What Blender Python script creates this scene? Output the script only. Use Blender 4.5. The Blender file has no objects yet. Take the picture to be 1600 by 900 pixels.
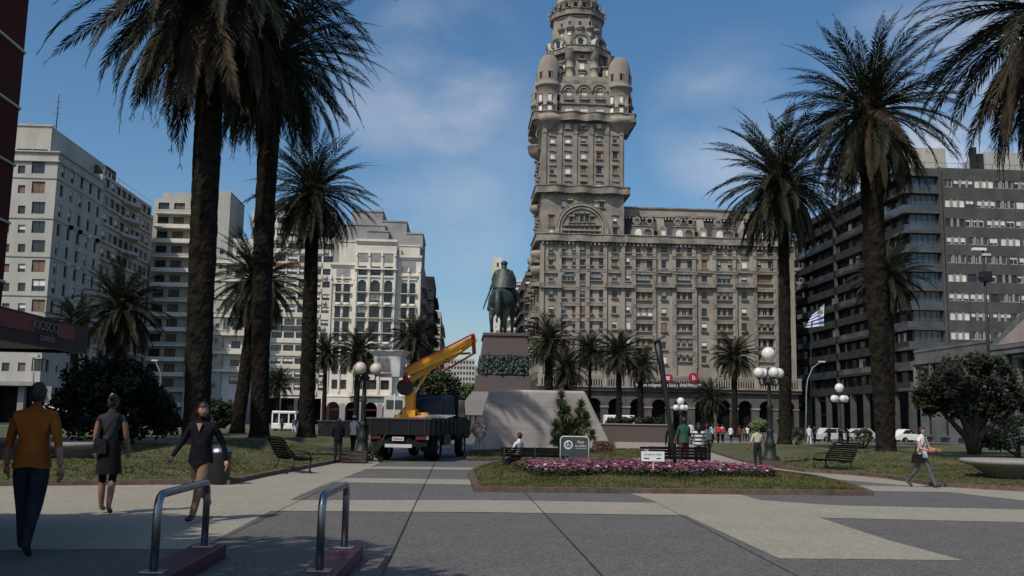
import bpy, bmesh, math, random
from mathutils import Vector, Matrix, noise
R = math.radians
rnd = random.Random(11)
scn = bpy.context.scene
COL = scn.collection
V = Vector

# ------------------------------------------------------------------ camera
F = 1500.0
CAM = V((0, 0, 1.55))
_roll, _pitch, _yaw = R(1.0), R(7.84), R(3.115)
_fw = V((math.sin(_yaw) * math.cos(_pitch), math.cos(_yaw) * math.cos(_pitch), math.sin(_pitch)))
_x0 = _fw.cross(V((0, 0, 1))).normalized()
_y0 = _x0.cross(_fw).normalized()
_xc = _x0 * math.cos(_roll) + _y0 * math.sin(_roll)
_yc = _y0 * math.cos(_roll) - _x0 * math.sin(_roll)
cam_data = bpy.data.cameras.new('camera')
cam = bpy.data.objects.new('camera', cam_data)
COL.objects.link(cam)
m = Matrix.Identity(4)
for i in range(3):
    m[i][0], m[i][1], m[i][2], m[i][3] = _xc[i], _yc[i], -_fw[i], CAM[i]
cam.matrix_world = m
cam_data.sensor_width = 36.0
cam_data.lens = 36.0 * F / 1600.0
cam_data.clip_start = 0.1
cam_data.clip_end = 6000.0
scn.camera = cam

def ray(px, py):
    return (_xc * (px - 800) / F + _yc * (450 - py) / F + _fw)
def P(px, py, Y):
    d = ray(px, py); return CAM + d * ((Y - CAM.y) / d.y)
def G(px, py, z=0.0):
    d = ray(px, py); return CAM + d * ((z - CAM.z) / d.z)
def PX(px, py, X):
    d = ray(px, py); return CAM + d * ((X - CAM.x) / d.x)

# ------------------------------------------------------------------ light
SUN_DIR = V((-0.42, -0.50, 0.76)).normalized()      # towards the sun
sun_d = bpy.data.lights.new('sun', 'SUN'); sun_d.energy = 3.1; sun_d.angle = R(0.5); sun_d.color = (1.0, 0.93, 0.82)
sun = bpy.data.objects.new('sun', sun_d); COL.objects.link(sun)
sun.rotation_euler = SUN_DIR.to_track_quat('Z', 'Y').to_euler()
sun.location = (0, 0, 60)

world = bpy.data.worlds.new('World'); scn.world = world; world.use_nodes = True
wn, wl = world.node_tree.nodes, world.node_tree.links
wn.clear()
def N(nodes, t, **kw):
    n = nodes.new(t)
    for k, v in kw.items():
        if hasattr(n, k): setattr(n, k, v)
    return n
wo = wn.new('ShaderNodeOutputWorld'); bg = wn.new('ShaderNodeBackground'); bg.inputs['Strength'].default_value = 0.105
sky = wn.new('ShaderNodeTexSky'); sky.sky_type = 'NISHITA'; sky.sun_disc = False
sky.sun_elevation = math.asin(SUN_DIR.z); sky.sun_rotation = math.atan2(SUN_DIR.x, SUN_DIR.y)
sky.air_density = 1.0; sky.dust_density = 1.5; sky.ozone_density = 2.6
tc = wn.new('ShaderNodeTexCoord')
nz = wn.new('ShaderNodeTexNoise'); nz.inputs['Scale'].default_value = 4.2; nz.inputs['Detail'].default_value = 7; nz.inputs['Roughness'].default_value = 0.55
mp = wn.new('ShaderNodeMapping'); mp.inputs['Scale'].default_value = (1.0, 1.0, 2.2)
wl.new(tc.outputs['Generated'], mp.inputs[0]); wl.new(mp.outputs[0], nz.inputs['Vector'])
acc = None
for (px, py, rad, amt) in [(700, 120, 6.0, 0.62), (610, 150, 5, .35), (780, 190, 5, .25), (1150, 190, 6, .5), (1560, 220, 10, 1.25), (1440, 190, 8, .8), (720, 330, 5, 0.3), (620, 350, 4, .4), (780, 300, 3, .2), (1500, 100, 7, .25)]:
    d = ray(px, py).normalized()
    dp = wn.new('ShaderNodeVectorMath'); dp.operation = 'DOT_PRODUCT'; dp.inputs[1].default_value = d
    nrm = wn.new('ShaderNodeVectorMath'); nrm.operation = 'NORMALIZE'
    wl.new(tc.outputs['Generated'], nrm.inputs[0]); wl.new(nrm.outputs[0], dp.inputs[0])
    mr = wn.new('ShaderNodeMapRange'); mr.interpolation_type = 'SMOOTHSTEP'
    mr.inputs[1].default_value = math.cos(R(rad)); mr.inputs[2].default_value = math.cos(R(rad * 0.15)); mr.inputs[3].default_value = 0; mr.inputs[4].default_value = amt
    wl.new(dp.outputs['Value'], mr.inputs[0])
    if acc is None: acc = mr.outputs[0]
    else:
        mx = wn.new('ShaderNodeMath'); mx.operation = 'MAXIMUM'; wl.new(acc, mx.inputs[0]); wl.new(mr.outputs[0], mx.inputs[1]); acc = mx.outputs[0]
thr = wn.new('ShaderNodeMapRange'); thr.interpolation_type = 'SMOOTHSTEP'
thr.inputs[1].default_value = 0.30; thr.inputs[2].default_value = 0.72; wl.new(nz.outputs['Fac'], thr.inputs[0])
mm = wn.new('ShaderNodeMath'); mm.operation = 'MULTIPLY'; wl.new(acc, mm.inputs[0]); wl.new(thr.outputs[0], mm.inputs[1])
bias = wn.new('ShaderNodeMath'); bias.operation = 'MULTIPLY'; bias.inputs[1].default_value = 1.0; bias.use_clamp = True; wl.new(mm.outputs[0], bias.inputs[0])
mix = wn.new('ShaderNodeMix'); mix.data_type = 'RGBA'
hsv = wn.new('ShaderNodeHueSaturation'); hsv.inputs['Saturation'].default_value = 1.22; hsv.inputs['Value'].default_value = 1.08; hsv.inputs['Hue'].default_value = 0.496
wl.new(sky.outputs[0], hsv.inputs['Color'])
wl.new(bias.outputs[0], mix.inputs[0]); wl.new(hsv.outputs[0], mix.inputs[6]); mix.inputs[7].default_value = (6.6, 6.7, 7.2, 1)
wl.new(mix.outputs[2], bg.inputs['Color']); wl.new(bg.outputs[0], wo.inputs[0])

scn.view_settings.view_transform = 'Standard'; scn.view_settings.look = 'None'
scn.view_settings.exposure = -0.03; scn.view_settings.gamma = 1; scn.view_settings.use_curve_mapping = False

# ------------------------------------------------------------------ materials
MATS = {}
def mat(name, col, rough=0.8, metal=0.0, var=0.15, scale=3.0, bump=0.0, bscale=None, kind='noise', spec=0.5, col2=None, detail=6, emit=None, coat=0, stretch=None):
    if name in MATS: return MATS[name]
    M = bpy.data.materials.new(name); M.use_nodes = True
    n, l = M.node_tree.nodes, M.node_tree.links
    b = n['Principled BSDF']
    b.inputs['Roughness'].default_value = rough; b.inputs['Metallic'].default_value = metal
    b.inputs['Specular IOR Level'].default_value = spec if (spec != .5 or rough < .75) else .12
    if coat: b.inputs['Coat Weight'].default_value = coat
    c = n.new('ShaderNodeTexCoord')
    src = c.outputs['Object']
    if stretch:
        mpn = n.new('ShaderNodeMapping'); mpn.inputs['Scale'].default_value = stretch; l.new(src, mpn.inputs[0]); src = mpn.outputs[0]
    t = n.new('ShaderNodeTexNoise'); t.inputs['Scale'].default_value = scale; t.inputs['Detail'].default_value = detail; t.inputs['Roughness'].default_value = .62
    l.new(src, t.inputs['Vector'])
    r = n.new('ShaderNodeValToRGB')
    c2 = col2 if col2 else tuple(min(1, x * (1 + var)) for x in col)
    c1 = col if col2 else tuple(x * (1 - var) for x in col)
    r.color_ramp.elements[0].position = .36; r.color_ramp.elements[1].position = .64
    r.color_ramp.elements[0].color = (*c1, 1); r.color_ramp.elements[1].color = (*c2, 1)
    l.new(t.outputs['Fac'], r.inputs[0]); l.new(r.outputs[0], b.inputs['Base Color'])
    if bump:
        bt = n.new('ShaderNodeTexNoise') if kind == 'noise' else n.new('ShaderNodeTexVoronoi')
        bt.inputs['Scale'].default_value = bscale or scale * 4
        l.new(src, bt.inputs['Vector'])
        bp = n.new('ShaderNodeBump'); bp.inputs['Strength'].default_value = bump; bp.inputs['Distance'].default_value = 0.05
        l.new(bt.outputs[0], bp.inputs['Height']); l.new(bp.outputs[0], b.inputs['Normal'])
    if emit:
        b.inputs['Emission Color'].default_value = (*emit[:3], 1); b.inputs['Emission Strength'].default_value = emit[3]
    MATS[name] = M
    return M

def brickmat(name, c1, c2, cm, sc, w=.5, h=.25, mortar=.02, rough=.85, axes='XZ', off=.5, grime=.25):
    M = bpy.data.materials.new(name); M.use_nodes = True
    n, l = M.node_tree.nodes, M.node_tree.links; b = n['Principled BSDF']; b.inputs['Roughness'].default_value = rough
    c = n.new('ShaderNodeTexCoord'); s = n.new('ShaderNodeSeparateXYZ'); cb = n.new('ShaderNodeCombineXYZ')
    l.new(c.outputs['Object'], s.inputs[0])
    ad = n.new('ShaderNodeMath'); ad.operation = 'ADD'; l.new(s.outputs['X'], ad.inputs[0]); l.new(s.outputs['Y'], ad.inputs[1])
    if axes == 'XZ': l.new(ad.outputs[0], cb.inputs[0]); l.new(s.outputs['Z'], cb.inputs[1])
    else: l.new(s.outputs['X'], cb.inputs[0]); l.new(s.outputs['Y'], cb.inputs[1])
    k = n.new('ShaderNodeTexBrick'); k.offset = off
    for q, v in (('Scale', sc), ('Mortar Size', mortar), ('Brick Width', w), ('Row Height', h)): k.inputs[q].default_value = v
    k.inputs['Color1'].default_value = (*c1, 1); k.inputs['Color2'].default_value = (*c2, 1); k.inputs['Mortar'].default_value = (*cm, 1)
    l.new(cb.outputs[0], k.inputs['Vector'])
    t = n.new('ShaderNodeTexNoise'); t.inputs['Scale'].default_value = .7; t.inputs['Detail'].default_value = 8; l.new(c.outputs['Object'], t.inputs['Vector'])
    mr = n.new('ShaderNodeMapRange'); mr.inputs[1].default_value = .3; mr.inputs[2].default_value = .7; mr.inputs[3].default_value = 1 - grime; mr.inputs[4].default_value = 1 + grime * .4
    l.new(t.outputs['Fac'], mr.inputs[0])
    vm = n.new('ShaderNodeVectorMath'); vm.operation = 'SCALE'; l.new(k.outputs['Color'], vm.inputs[0]); l.new(mr.outputs[0], vm.inputs['Scale'])
    l.new(vm.outputs[0], b.inputs['Base Color'])
    MATS[name] = M
    return M

stone = mat('salvo_stone', (.31, .275, .228), .9, var=.24, scale=.22, bump=.3, bscale=6, detail=9, stretch=(1, 1, .45))
stone2 = mat('salvo_trim', (.25, .222, .188), .9, var=.38, scale=.45, bump=.3, bscale=5, detail=9)
stone3 = mat('salvo_shaft', (.265, .237, .2), .9, var=.25, scale=.3, bump=.3, bscale=5, detail=9)
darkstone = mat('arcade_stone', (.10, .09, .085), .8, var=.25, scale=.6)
slate = mat('slate', (.035, .035, .038), .7, var=.3, scale=2)
glass = mat('window_glass', (.025, .03, .035), .12, var=.3, scale=.5, spec=.6)
glass2 = mat('tinted_glass', (.05, .06, .07), .1, var=.4, scale=.25, spec=.8)
void = mat('dark_interior', (.012, .011, .011), .9, var=.3, scale=1)
frame_w = mat('pale_frame', (.5, .48, .44), .6, var=.15, scale=3)
frame_d = mat('dark_frame', (.05, .045, .04), .5, var=.2, scale=3)
blind = mat('roller_blind', (.74, .72, .67), .8, var=.2, scale=.8)
blind_d = mat('shutter_brown', (.20, .13, .09), .8, var=.3, scale=1)
redcloth = mat('red_cloth', (.45, .04, .03), .8, var=.2, scale=2)
whiteb = mat('white_render', (.43, .415, .365), .9, var=.12, scale=.25, detail=9, stretch=(1, 1, .4))
white2 = mat('cream_render', (.68, .64, .55), .9, var=.13, scale=.3, detail=9, stretch=(1, 1, .4))
greyb = mat('grey_render', (.30, .29, .28), .9, var=.2, scale=.3, detail=9)
pinkb = mat('pink_render', (.33, .27, .25), .9, var=.2, scale=.3, detail=9, stretch=(1, 1, .4))
yellowp = mat('yellow_spandrel', (.62, .58, .45), .8, var=.1, scale=.4)
conc = mat('concrete', (.088, .086, .083), .9, var=.2, scale=.4, detail=9)
concd = mat('dark_concrete', (.035, .035, .036), .85, var=.25, scale=.4)
redbrick = mat('red_brick', (.10, .028, .022), .9, var=.3, scale=8)
bronze = mat('bronze_patina', (.018, .024, .021),   .5, metal=.25, scale=.7, col2=(.055, .078, .066), bump=.4, bscale=4)
granite_p = mat('pink_granite', (.095, .07, .064), .7, var=.25, scale=30, bump=.05, detail=3)
granite_g = brickmat('granite_panels', (.40, .35, .32), (.44, .385, .355), (.25, .21, .19), 1, w=2.6, h=1.12, mortar=.014, grime=.34, rough=.8)
granite_s = mat('pale_granite', (.27, .25, .23), .8, var=.15, scale=20, detail=4)
steel = mat('stainless', (.30, .31, .33), .34, metal=1, var=.1, scale=4, bump=.05, bscale=90)
maroon = mat('maroon_paint', (.085, .01, .016), .45, var=.25, scale=5, bump=.1, bscale=40)
black = mat('black_paint', (.012, .012, .012), .5, var=.3, scale=5)
blackwood = mat('dark_bench_wood', (.005, .0045, .004), .9, var=.4, scale=8, spec=.15)
iron = mat('cast_iron', (.012, .016, .014), .6, var=.3, scale=5)
globe = mat('opal_globe', (.72, .70, .66), .3, var=.05, scale=2)
globe_y = mat('aged_globe', (.60, .52, .42), .35, var=.1, scale=3)
white = mat('white_paint', (.78, .78, .76), .45, var=.05, scale=2)
offw = mat('offwhite_metal', (.55, .55, .53), .5, var=.12, scale=2)
yellow = mat('crane_yellow', (.78, .36, .015), .45, var=.12, scale=2)
redp = mat('red_paint', (.45, .05, .03), .5, var=.2, scale=3)
navy = mat('navy_tarp', (.008, .011, .032), .7, var=.3, scale=2)
navyp = mat('navy_paint', (.006, .007, .011), .7, var=.3, scale=2, spec=.25)
rubber = mat('rubber', (.012, .012, .012), .85, var=.2, scale=6)
trunkm = mat('palm_bark', (.016, .013, .010), .95, var=.5, scale=3, bump=1.0, bscale=5, kind='voronoi')
frondm = mat('palm_leaf', (.013, .017, .008), .6, scale=.9, col2=(.034, .038, .016), spec=.25)
frondd = mat('palm_leaf_dry', (.022, .016, .009), .8, scale=1.5, col2=(.065, .045, .026), spec=.3)
leafm = mat('tree_leaf', (.008, .012, .005), .7, scale=1.2, col2=(.022, .028, .010), spec=.2)
leafr = mat('reddish_leaf', (.012, .012, .007), .7, scale=1.2, col2=(.026, .021, .013), spec=.2)
leafb = mat('sunlit_leaf', (.02, .028, .010), .6, scale=1.5, col2=(.05, .062, .02), spec=.3)  # lighter copy of the leaf colours, sunlight put into the tone
leafg = mat('bright_leaf', (.05, .085, .025), .6, scale=1.2, col2=(.11, .15, .045))
agave = mat('yucca_leaf', (.06, .085, .03), .5, scale=2, col2=(.15, .17, .06))
bark = mat('bark', (.06, .045, .035), .95, var=.3, scale=4, bump=.6, bscale=12)
soil = mat('soil', (.06, .042, .03), .95, var=.3, scale=6, bump=.5, bscale=20)
kerbm = mat('kerb_stone', (.12, .085, .07), .85, var=.3, scale=5, bump=.2, bscale=30)
skin = mat('skin', (.42, .22, .15), .55, var=.1, scale=6)
skin_d = mat('tanned_skin', (.28, .14, .09), .55, var=.1, scale=6)
hairb = mat('dark_hair', (.018, .012, .009), .6, var=.4, scale=30)
blue = mat('blue_enamel', (.03, .08, .35), .5, var=.1, scale=2)
signg = mat('sign_grey', (.05, .062, .06), .5, var=.15, scale=3)
signred = mat('sign_red', (.32, .012, .03), .5, var=.1, scale=2)
lettering = mat('white_lettering', (.8, .8, .78), .5, var=.03, scale=2)
inkm = mat('black_lettering', (.02, .02, .02), .6, var=.03, scale=2)
plateglass = mat('vehicle_glass', (.02, .025, .03), .08, var=.2, scale=1, spec=.8)
chrome = mat('headlamp', (.6, .6, .6), .15, metal=.6, var=.05)
taill = mat('tail_lamp', (.12, .015, .012), .3, var=.1)

# ------------------------------------------------------------------ mesh builder
class MB:
    def __init__(s): s.v = []; s.f = []; s.mi = []; s.mats = []; s.sm = []
    def m(s, M):
        if M not in s.mats: s.mats.append(M)
        return s.mats.index(M)
    def face(s, pts, M, smooth=False):
        b = len(s.v); s.v.extend(V(p) for p in pts); s.f.append(tuple(range(b, b + len(pts)))); s.mi.append(s.m(M)); s.sm.append(smooth)
    def grid(s, rows, M, smooth=True, closeu=False, closev=False):
        b = len(s.v); nr, nc = len(rows), len(rows[0])
        for r in rows: s.v.extend(V(p) for p in r)
        k = s.m(M)
        for i in range(nr - (0 if closev else 1)):
            for j in range(nc - (0 if closeu else 1)):
                i2, j2 = (i + 1) % nr, (j + 1) % nc
                s.f.append((b + i * nc + j, b + i * nc + j2, b + i2 * nc + j2, b + i2 * nc + j)); s.mi.append(k); s.sm.append(smooth)
    def box(s, x0, x1, y0, y1, z0, z1, M, T=None):
        p = [V((x, y, z)) for z in (z0, z1) for y in (y0, y1) for x in (x0, x1)]
        if T is not None: p = [T @ q for q in p]
        b = len(s.v); s.v.extend(p); k = s.m(M)
        for f in ((0, 2, 3, 1), (4, 5, 7, 6), (0, 1, 5, 4), (2, 6, 7, 3), (0, 4, 6, 2), (1, 3, 7, 5)):
            s.f.append(tuple(b + i for i in f)); s.mi.append(k); s.sm.append(False)
    def hexa(s, bot, top, M):
        """bot, top: 4 points each, counter-clockwise from above"""
        b = len(s.v); s.v.extend(V(p) for p in list(bot) + list(top)); k = s.m(M)
        n = len(bot)
        s.f.append(tuple(b + i for i in reversed(range(n)))); s.mi.append(k); s.sm.append(False)
        s.f.append(tuple(b + n + i for i in range(n))); s.mi.append(k); s.sm.append(False)
        for i in range(n):
            j = (i + 1) % n
            s.f.append((b + i, b + j, b + n + j, b + n + i)); s.mi.append(k); s.sm.append(False)
    def prism(s, pts2, axis, a0, a1, M):
        """pts2 polygon in the plane normal to axis, extruded a0..a1"""
        def mk(p, a):
            if axis == 'x': return V((a, p[0], p[1]))
            if axis == 'y': return V((p[0], a, p[1]))
            return V((p[0], p[1], a))
        s.hexa([mk(p, a0) for p in pts2], [mk(p, a1) for p in pts2], M)
    def tube(s, path, rad, M, n=8, cap=True, smooth=True, flat=None):
        path = [V(p) for p in path]
        if not hasattr(rad, '__len__'): rad = [rad] * len(path)
        rows = []; up = V((0, 0, 1)); prev = None
        for i, p in enumerate(path):
            t = (path[min(i + 1, len(path) - 1)] - path[max(i - 1, 0)])
            if t.length < 1e-9: t = V((0, 0, 1))
            t.normalize()
            a = prev if prev is not None else (V((1, 0, 0)) if abs(t.x) < .9 else V((0, 1, 0)))
            a = (a - t * a.dot(t)); 
            if a.length < 1e-6: a = t.orthogonal()
            a.normalize(); c = t.cross(a); prev = a
            rows.append([p + (a * math.cos(2 * math.pi * k / n) + c * math.sin(2 * math.pi * k / n)) * rad[i] for k in range(n)])
        s.grid(rows, M, smooth, closeu=True)
        if cap:
            b = len(s.v)
            s.face(list(reversed(rows[0])), M); s.face(rows[-1], M)
    def cyl(s, c, r, z0, z1, M, n=16, r2=None):
        s.tube([(c[0], c[1], z0), (c[0], c[1], z1)], [r, r if r2 is None else r2], M, n)
    def lathe(s, c, prof, M, n=16, a0=0, a1=2 * math.pi, sx=1, sy=1, smooth=True):
        full = abs(a1 - a0 - 2 * math.pi) < 1e-6
        rows = []
        for r, z in prof:
            rows.append([V((c[0] + sx * r * math.cos(a0 + (a1 - a0) * k / n), c[1] + sy * r * math.sin(a0 + (a1 - a0) * k / n), c[2] + z)) for k in range(n if full else n + 1)])
        s.grid(rows, M, smooth, closeu=full)
    def ball(s, c, r, M, n=14, sz=1, sx=1, sy=1):
        pr = [(r * math.sin(math.pi * i / (n // 2)), -r * sz * math.cos(math.pi * i / (n // 2))) for i in range(n // 2 + 1)]
        pr[0] = (1e-4, pr[0][1]); pr[-1] = (1e-4, pr[-1][1])
        s.lathe(c, pr, M, n, sx=sx, sy=sy)
    def add(s, o, T=None):
        b = len(s.v); s.v.extend((T @ p) if T is not None else p.copy() for p in o.v)
        for f, k, q in zip(o.f, o.mi, o.sm): s.f.append(tuple(b + i for i in f)); s.mi.append(s.m(o.mats[k])); s.sm.append(q)
    def mesh(s, name):
        me = bpy.data.meshes.new(name); me.from_pydata([tuple(p) for p in s.v], [], s.f)
        for M in s.mats: me.materials.append(M)
        me.polygons.foreach_set('material_index', s.mi); me.polygons.foreach_set('use_smooth', s.sm)
        me.update(); return me
    def build(s, name, parent=None, loc=None, bevel=0, fix=True):
        if not s.f: return None
        me = s.mesh(name)
        if fix:
            bm = bmesh.new(); bm.from_mesh(me); bmesh.ops.remove_doubles(bm, verts=bm.verts, dist=1e-5)
            bmesh.ops.recalc_face_normals(bm, faces=bm.faces); bm.to_mesh(me); bm.free()
        o = bpy.data.objects.new(name, me); COL.objects.link(o)
        if parent: o.parent = parent
        if loc is not None: o.location = loc
        if bevel:
            md = o.modifiers.new('bevel', 'BEVEL'); md.width = bevel; md.segments = 2; md.limit_method = 'ANGLE'
        return o

def tag(o, label=None, cat=None, group=None, kind=None):
    if label: o['label'] = label
    if cat: o['category'] = cat
    if group: o['group'] = group
    if kind: o['kind'] = kind
    return o
def thing(name, label, cat, loc=(0, 0, 0), rz=0, group=None, kind=None):
    o = bpy.data.objects.new(name, None); COL.objects.link(o); o.location = loc; o.rotation_euler = (0, 0, rz)
    return tag(o, label, cat, group, kind)
def link_mesh(name, me, parent, loc=(0, 0, 0), rz=0, scale=None):
    o = bpy.data.objects.new(name, me); COL.objects.link(o); o.parent = parent; o.location = loc; o.rotation_euler = (0, 0, rz)
    if scale: o.scale = scale
    return o
def copy_tree(o, parent=None):
    c = o.copy(); COL.objects.link(c)
    c.parent = parent
    for ch in list(o.children): copy_tree(ch, c)
    return c
def text_mb(body, size, M, depth=.01, align='CENTER'):
    cu = bpy.data.curves.new('lettering', 'FONT'); cu.body = body; cu.size = size; cu.extrude = depth; cu.align_x = align; cu.align_y = 'CENTER'
    o = bpy.data.objects.new('lettering', cu); COL.objects.link(o)
    bpy.context.view_layer.update()
    me = bpy.data.meshes.new_from_object(o.evaluated_get(bpy.context.evaluated_depsgraph_get()))
    mb = MB()
    mb.v = [V((v.co.x, v.co.z * -1.0, v.co.y)) for v in me.vertices]   # upright, readable from -Y
    k = mb.m(M)
    for p in me.polygons: mb.f.append(tuple(p.vertices)); mb.mi.append(k); mb.sm.append(False)
    bpy.data.objects.remove(o); bpy.data.curves.remove(cu); bpy.data.meshes.remove(me)
    return mb
# ------------------------------------------------------------------ ground
def aggregate(name, c, c2, sp=.5):
    M = bpy.data.materials.new(name); M.use_nodes = True
    n, l = M.node_tree.nodes, M.node_tree.links; b = n['Principled BSDF']; b.inputs['Roughness'].default_value = .8
    tcn = n.new('ShaderNodeTexCoord')
    v = n.new('ShaderNodeTexVoronoi'); v.inputs['Scale'].default_value = 55; l.new(tcn.outputs['Object'], v.inputs['Vector'])
    w = n.new('ShaderNodeTexNoise'); w.inputs['Scale'].default_value = .8; w.inputs['Detail'].default_value = 9; w.inputs['Roughness'].default_value = .7; l.new(tcn.outputs['Object'], w.inputs['Vector'])
    w2 = n.new('ShaderNodeTexNoise'); w2.inputs['Scale'].default_value = 7; w2.inputs['Detail'].default_value = 6; w2.inputs['Roughness'].default_value = .8; l.new(tcn.outputs['Object'], w2.inputs['Vector'])
    sp_ = n.new('ShaderNodeSeparateColor'); l.new(v.outputs['Color'], sp_.inputs[0])
    r = n.new('ShaderNodeMapRange'); r.inputs[1].default_value = 0; r.inputs[2].default_value = 1; r.inputs[3].default_value = 1 - sp; r.inputs[4].default_value = 1 + sp; l.new(sp_.outputs[0], r.inputs[0])
    rw = n.new('ShaderNodeMapRange'); rw.inputs[1].default_value = .25; rw.inputs[2].default_value = .75; l.new(w.outputs['Fac'], rw.inputs[0])
    mx = n.new('ShaderNodeMix'); mx.data_type = 'RGBA'; mx.inputs[6].default_value = (*c, 1); mx.inputs[7].default_value = (*c2, 1); l.new(rw.outputs[0], mx.inputs[0])
    r2 = n.new('ShaderNodeMapRange'); r2.inputs[1].default_value = .3; r2.inputs[2].default_value = .7; r2.inputs[3].default_value = .8; r2.inputs[4].default_value = 1.16; l.new(w2.outputs['Fac'], r2.inputs[0])
    m1 = n.new('ShaderNodeMath'); m1.operation = 'MULTIPLY'; l.new(r.outputs[0], m1.inputs[0]); l.new(r2.outputs[0], m1.inputs[1])
    s = n.new('ShaderNodeVectorMath'); s.operation = 'SCALE'; l.new(mx.outputs[2], s.inputs[0]); l.new(m1.outputs[0], s.inputs['Scale'])
    l.new(s.outputs[0], b.inputs['Base Color'])
    bp = n.new('ShaderNodeBump'); bp.inputs['Strength'].default_value = .35; bp.inputs['Distance'].default_value = .01; l.new(v.outputs['Distance'], bp.inputs['Height']); l.new(bp.outputs[0], b.inputs['Normal'])
    MATS[name] = M
    return M
pave_d = aggregate('dark_aggregate', (.098, .091, .083), (.135, .126, .116), .55)
pave_l = aggregate('light_aggregate', (.27, .245, .19), (.34, .31, .245), .28)
asph = mat('asphalt', (.05, .05, .05), .9, var=.25, scale=2, bump=.2, bscale=40)

g = MB(); g.box(-3000, 3000, -1500, 5000, -1.0, -.14, asph); o = g.build('ground'); tag(o, kind='structure')
g = MB(); g.box(-52, 62, -40, 166, -.14, 0.0, pave_d); o = g.build('plaza_pavement'); tag(o, kind='structure')
g = MB(); g.box(-66, 75, 181, 420, -.14, 0.0, conc)
o = g.build('sidewalk'); tag(o, kind='structure')

def sheet(name, pts, z, M):
    g = MB(); b = [G(x, y, 0) for x, y in pts]
    g.face([(p.x, p.y, z) for p in b], M)
    o = g.build(name)
    if o.data.polygons[0].normal.z < 0: o.data.flip_normals()
    return tag(o, kind='structure')
sheet('light_path', [(-400, 862), (310, 858), (422, 799), (462, 777), (500, 760), (537, 747), (580, 730), (610, 714), (560, 707), (520, 722), (447, 736), (350, 755), (250, 755), (-400, 763)], .004, pave_l)
sheet('light_band', [(422, 799), (440, 782), (760, 782), (985, 785.5), (1030, 786), (1072, 806), (760, 801)], .008, pave_l)
sheet('light_band', [(520, 754), (537, 747), (748, 750), (748, 758)], .008, pave_l)
sheet('light_band', [(565, 733), (590, 729), (745, 731), (745, 734.5)], .008, pave_l)
sheet('light_band', [(975, 768), (1028, 785), (1072, 806), (1170, 851), (1218, 873), (1350, 874), (1506, 876), (1390, 845), (1280, 809), (1720, 819), (1720, 799), (1310, 790), (1190, 782), (1140, 768)], .004, pave_l)
sheet('light_path', [(1000, 698), (1112, 701), (1215, 726), (1340, 740), (1466, 757), (1720, 776), (1720, 795), (1560, 778), (1480, 769), (1335, 767), (1312, 758), (1440, 761), (1290, 748), (1180, 734), (1110, 725), (1000, 714)], .004, pave_l)
sheet('light_path', [(955, 688), (1112, 690), (1400, 694), (1400, 699), (1112, 703), (965, 701)], .004, pave_l)
def joint(a, b, w=.02):
    g = MB(); p, q = G(*a), G(*b); d = (q - p).normalized(); n = V((-d.y, d.x, 0)) * w / 2
    g.face([(*(p + n).xy, .012), (*(p - n).xy, .012), (*(q - n).xy, .012), (*(q + n).xy, .012)], inkm)
    o = g.build('pavement_joint')
    if o.data.polygons[0].normal.z < 0: o.data.flip_normals()
    tag(o, kind='structure')
joint((580, 935), (680, 722)); joint((975, 938), (820, 770)); joint((1310, 935), (1030, 788), .012)
joint((300, 866), (545, 745), .012)

# lawns with mounds and kerbs
def lawn_mat():
    M = bpy.data.materials.new('lawn_grass'); M.use_nodes = True
    n, l = M.node_tree.nodes, M.node_tree.links; b = n['Principled BSDF']; b.inputs['Roughness'].default_value = .9
    c = n.new('ShaderNodeTexCoord')
    t = n.new('ShaderNodeTexNoise'); t.inputs['Scale'].default_value = .55; t.inputs['Detail'].default_value = 9; t.inputs['Roughness'].default_value = .7; l.new(c.outputs['Object'], t.inputs['Vector'])
    t2 = n.new('ShaderNodeTexNoise'); t2.inputs['Scale'].default_value = 25; t2.inputs['Detail'].default_value = 4; l.new(c.outputs['Object'], t2.inputs['Vector'])
    ad = n.new('ShaderNodeMath'); ad.operation = 'MULTIPLY_ADD'; ad.inputs[1].default_value = .35; l.new(t2.outputs['Fac'], ad.inputs[0]); l.new(t.outputs['Fac'], ad.inputs[2])
    r = n.new('ShaderNodeValToRGB'); e = r.color_ramp.elements
    e[0].position = .5; e[0].color = (.030, .040, .011, 1); e[1].position = .82; e[1].color = (.14, .11, .05, 1)
    x = e.new(.66); x.color = (.07, .078, .02, 1)
    l.new(ad.outputs[0], r.inputs[0]); l.new(r.outputs[0], b.inputs['Base Color'])
    bp = n.new('ShaderNodeBump'); bp.inputs['Strength'].default_value = .8; bp.inputs['Distance'].default_value = .05; l.new(t2.outputs['Fac'], bp.inputs['Height']); l.new(bp.outputs[0], b.inputs['Normal'])
    MATS['lawn'] = M; return M
lawnm = lawn_mat()
bladem = mat('grass_blade', (.035, .047, .013), .8, scale=.6, col2=(.13, .115, .04), spec=.1)
MOUNDS = []   # filled from palms: (x, y, h, r)
def inside(p, poly):
    c = False; n = len(poly)
    for i in range(n):
        a, b = poly[i], poly[(i + 1) % n]
        if (a[1] > p[1]) != (b[1] > p[1]) and p[0] < (b[0] - a[0]) * (p[1] - a[1]) / (b[1] - a[1]) + a[0]: c = not c
    return c
def edge_d(p, poly):
    best = 1e9
    for i in range(len(poly)):
        a, b = V(poly[i]), V(poly[(i + 1) % len(poly)]); d = b - a; t = max(0, min(1, (V(p) - a).dot(d) / max(d.length_squared, 1e-9)))
        best = min(best, (V(p) - a - d * t).length)
    return best
def lawn_h(x, y, poly, base=.09, dome=.1):
    d = edge_d((x, y), poly)
    h = base + dome * min(1, d / 3.0)
    for mx, my, mh, mr in MOUNDS:
        h += mh * math.exp(-((x - mx) ** 2 + (y - my) ** 2) / mr ** 2) * min(1, d / .6)
    return h + .03 * noise.noise(V((x * .5, y * .5, 0))) * min(1, d / .6)
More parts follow.
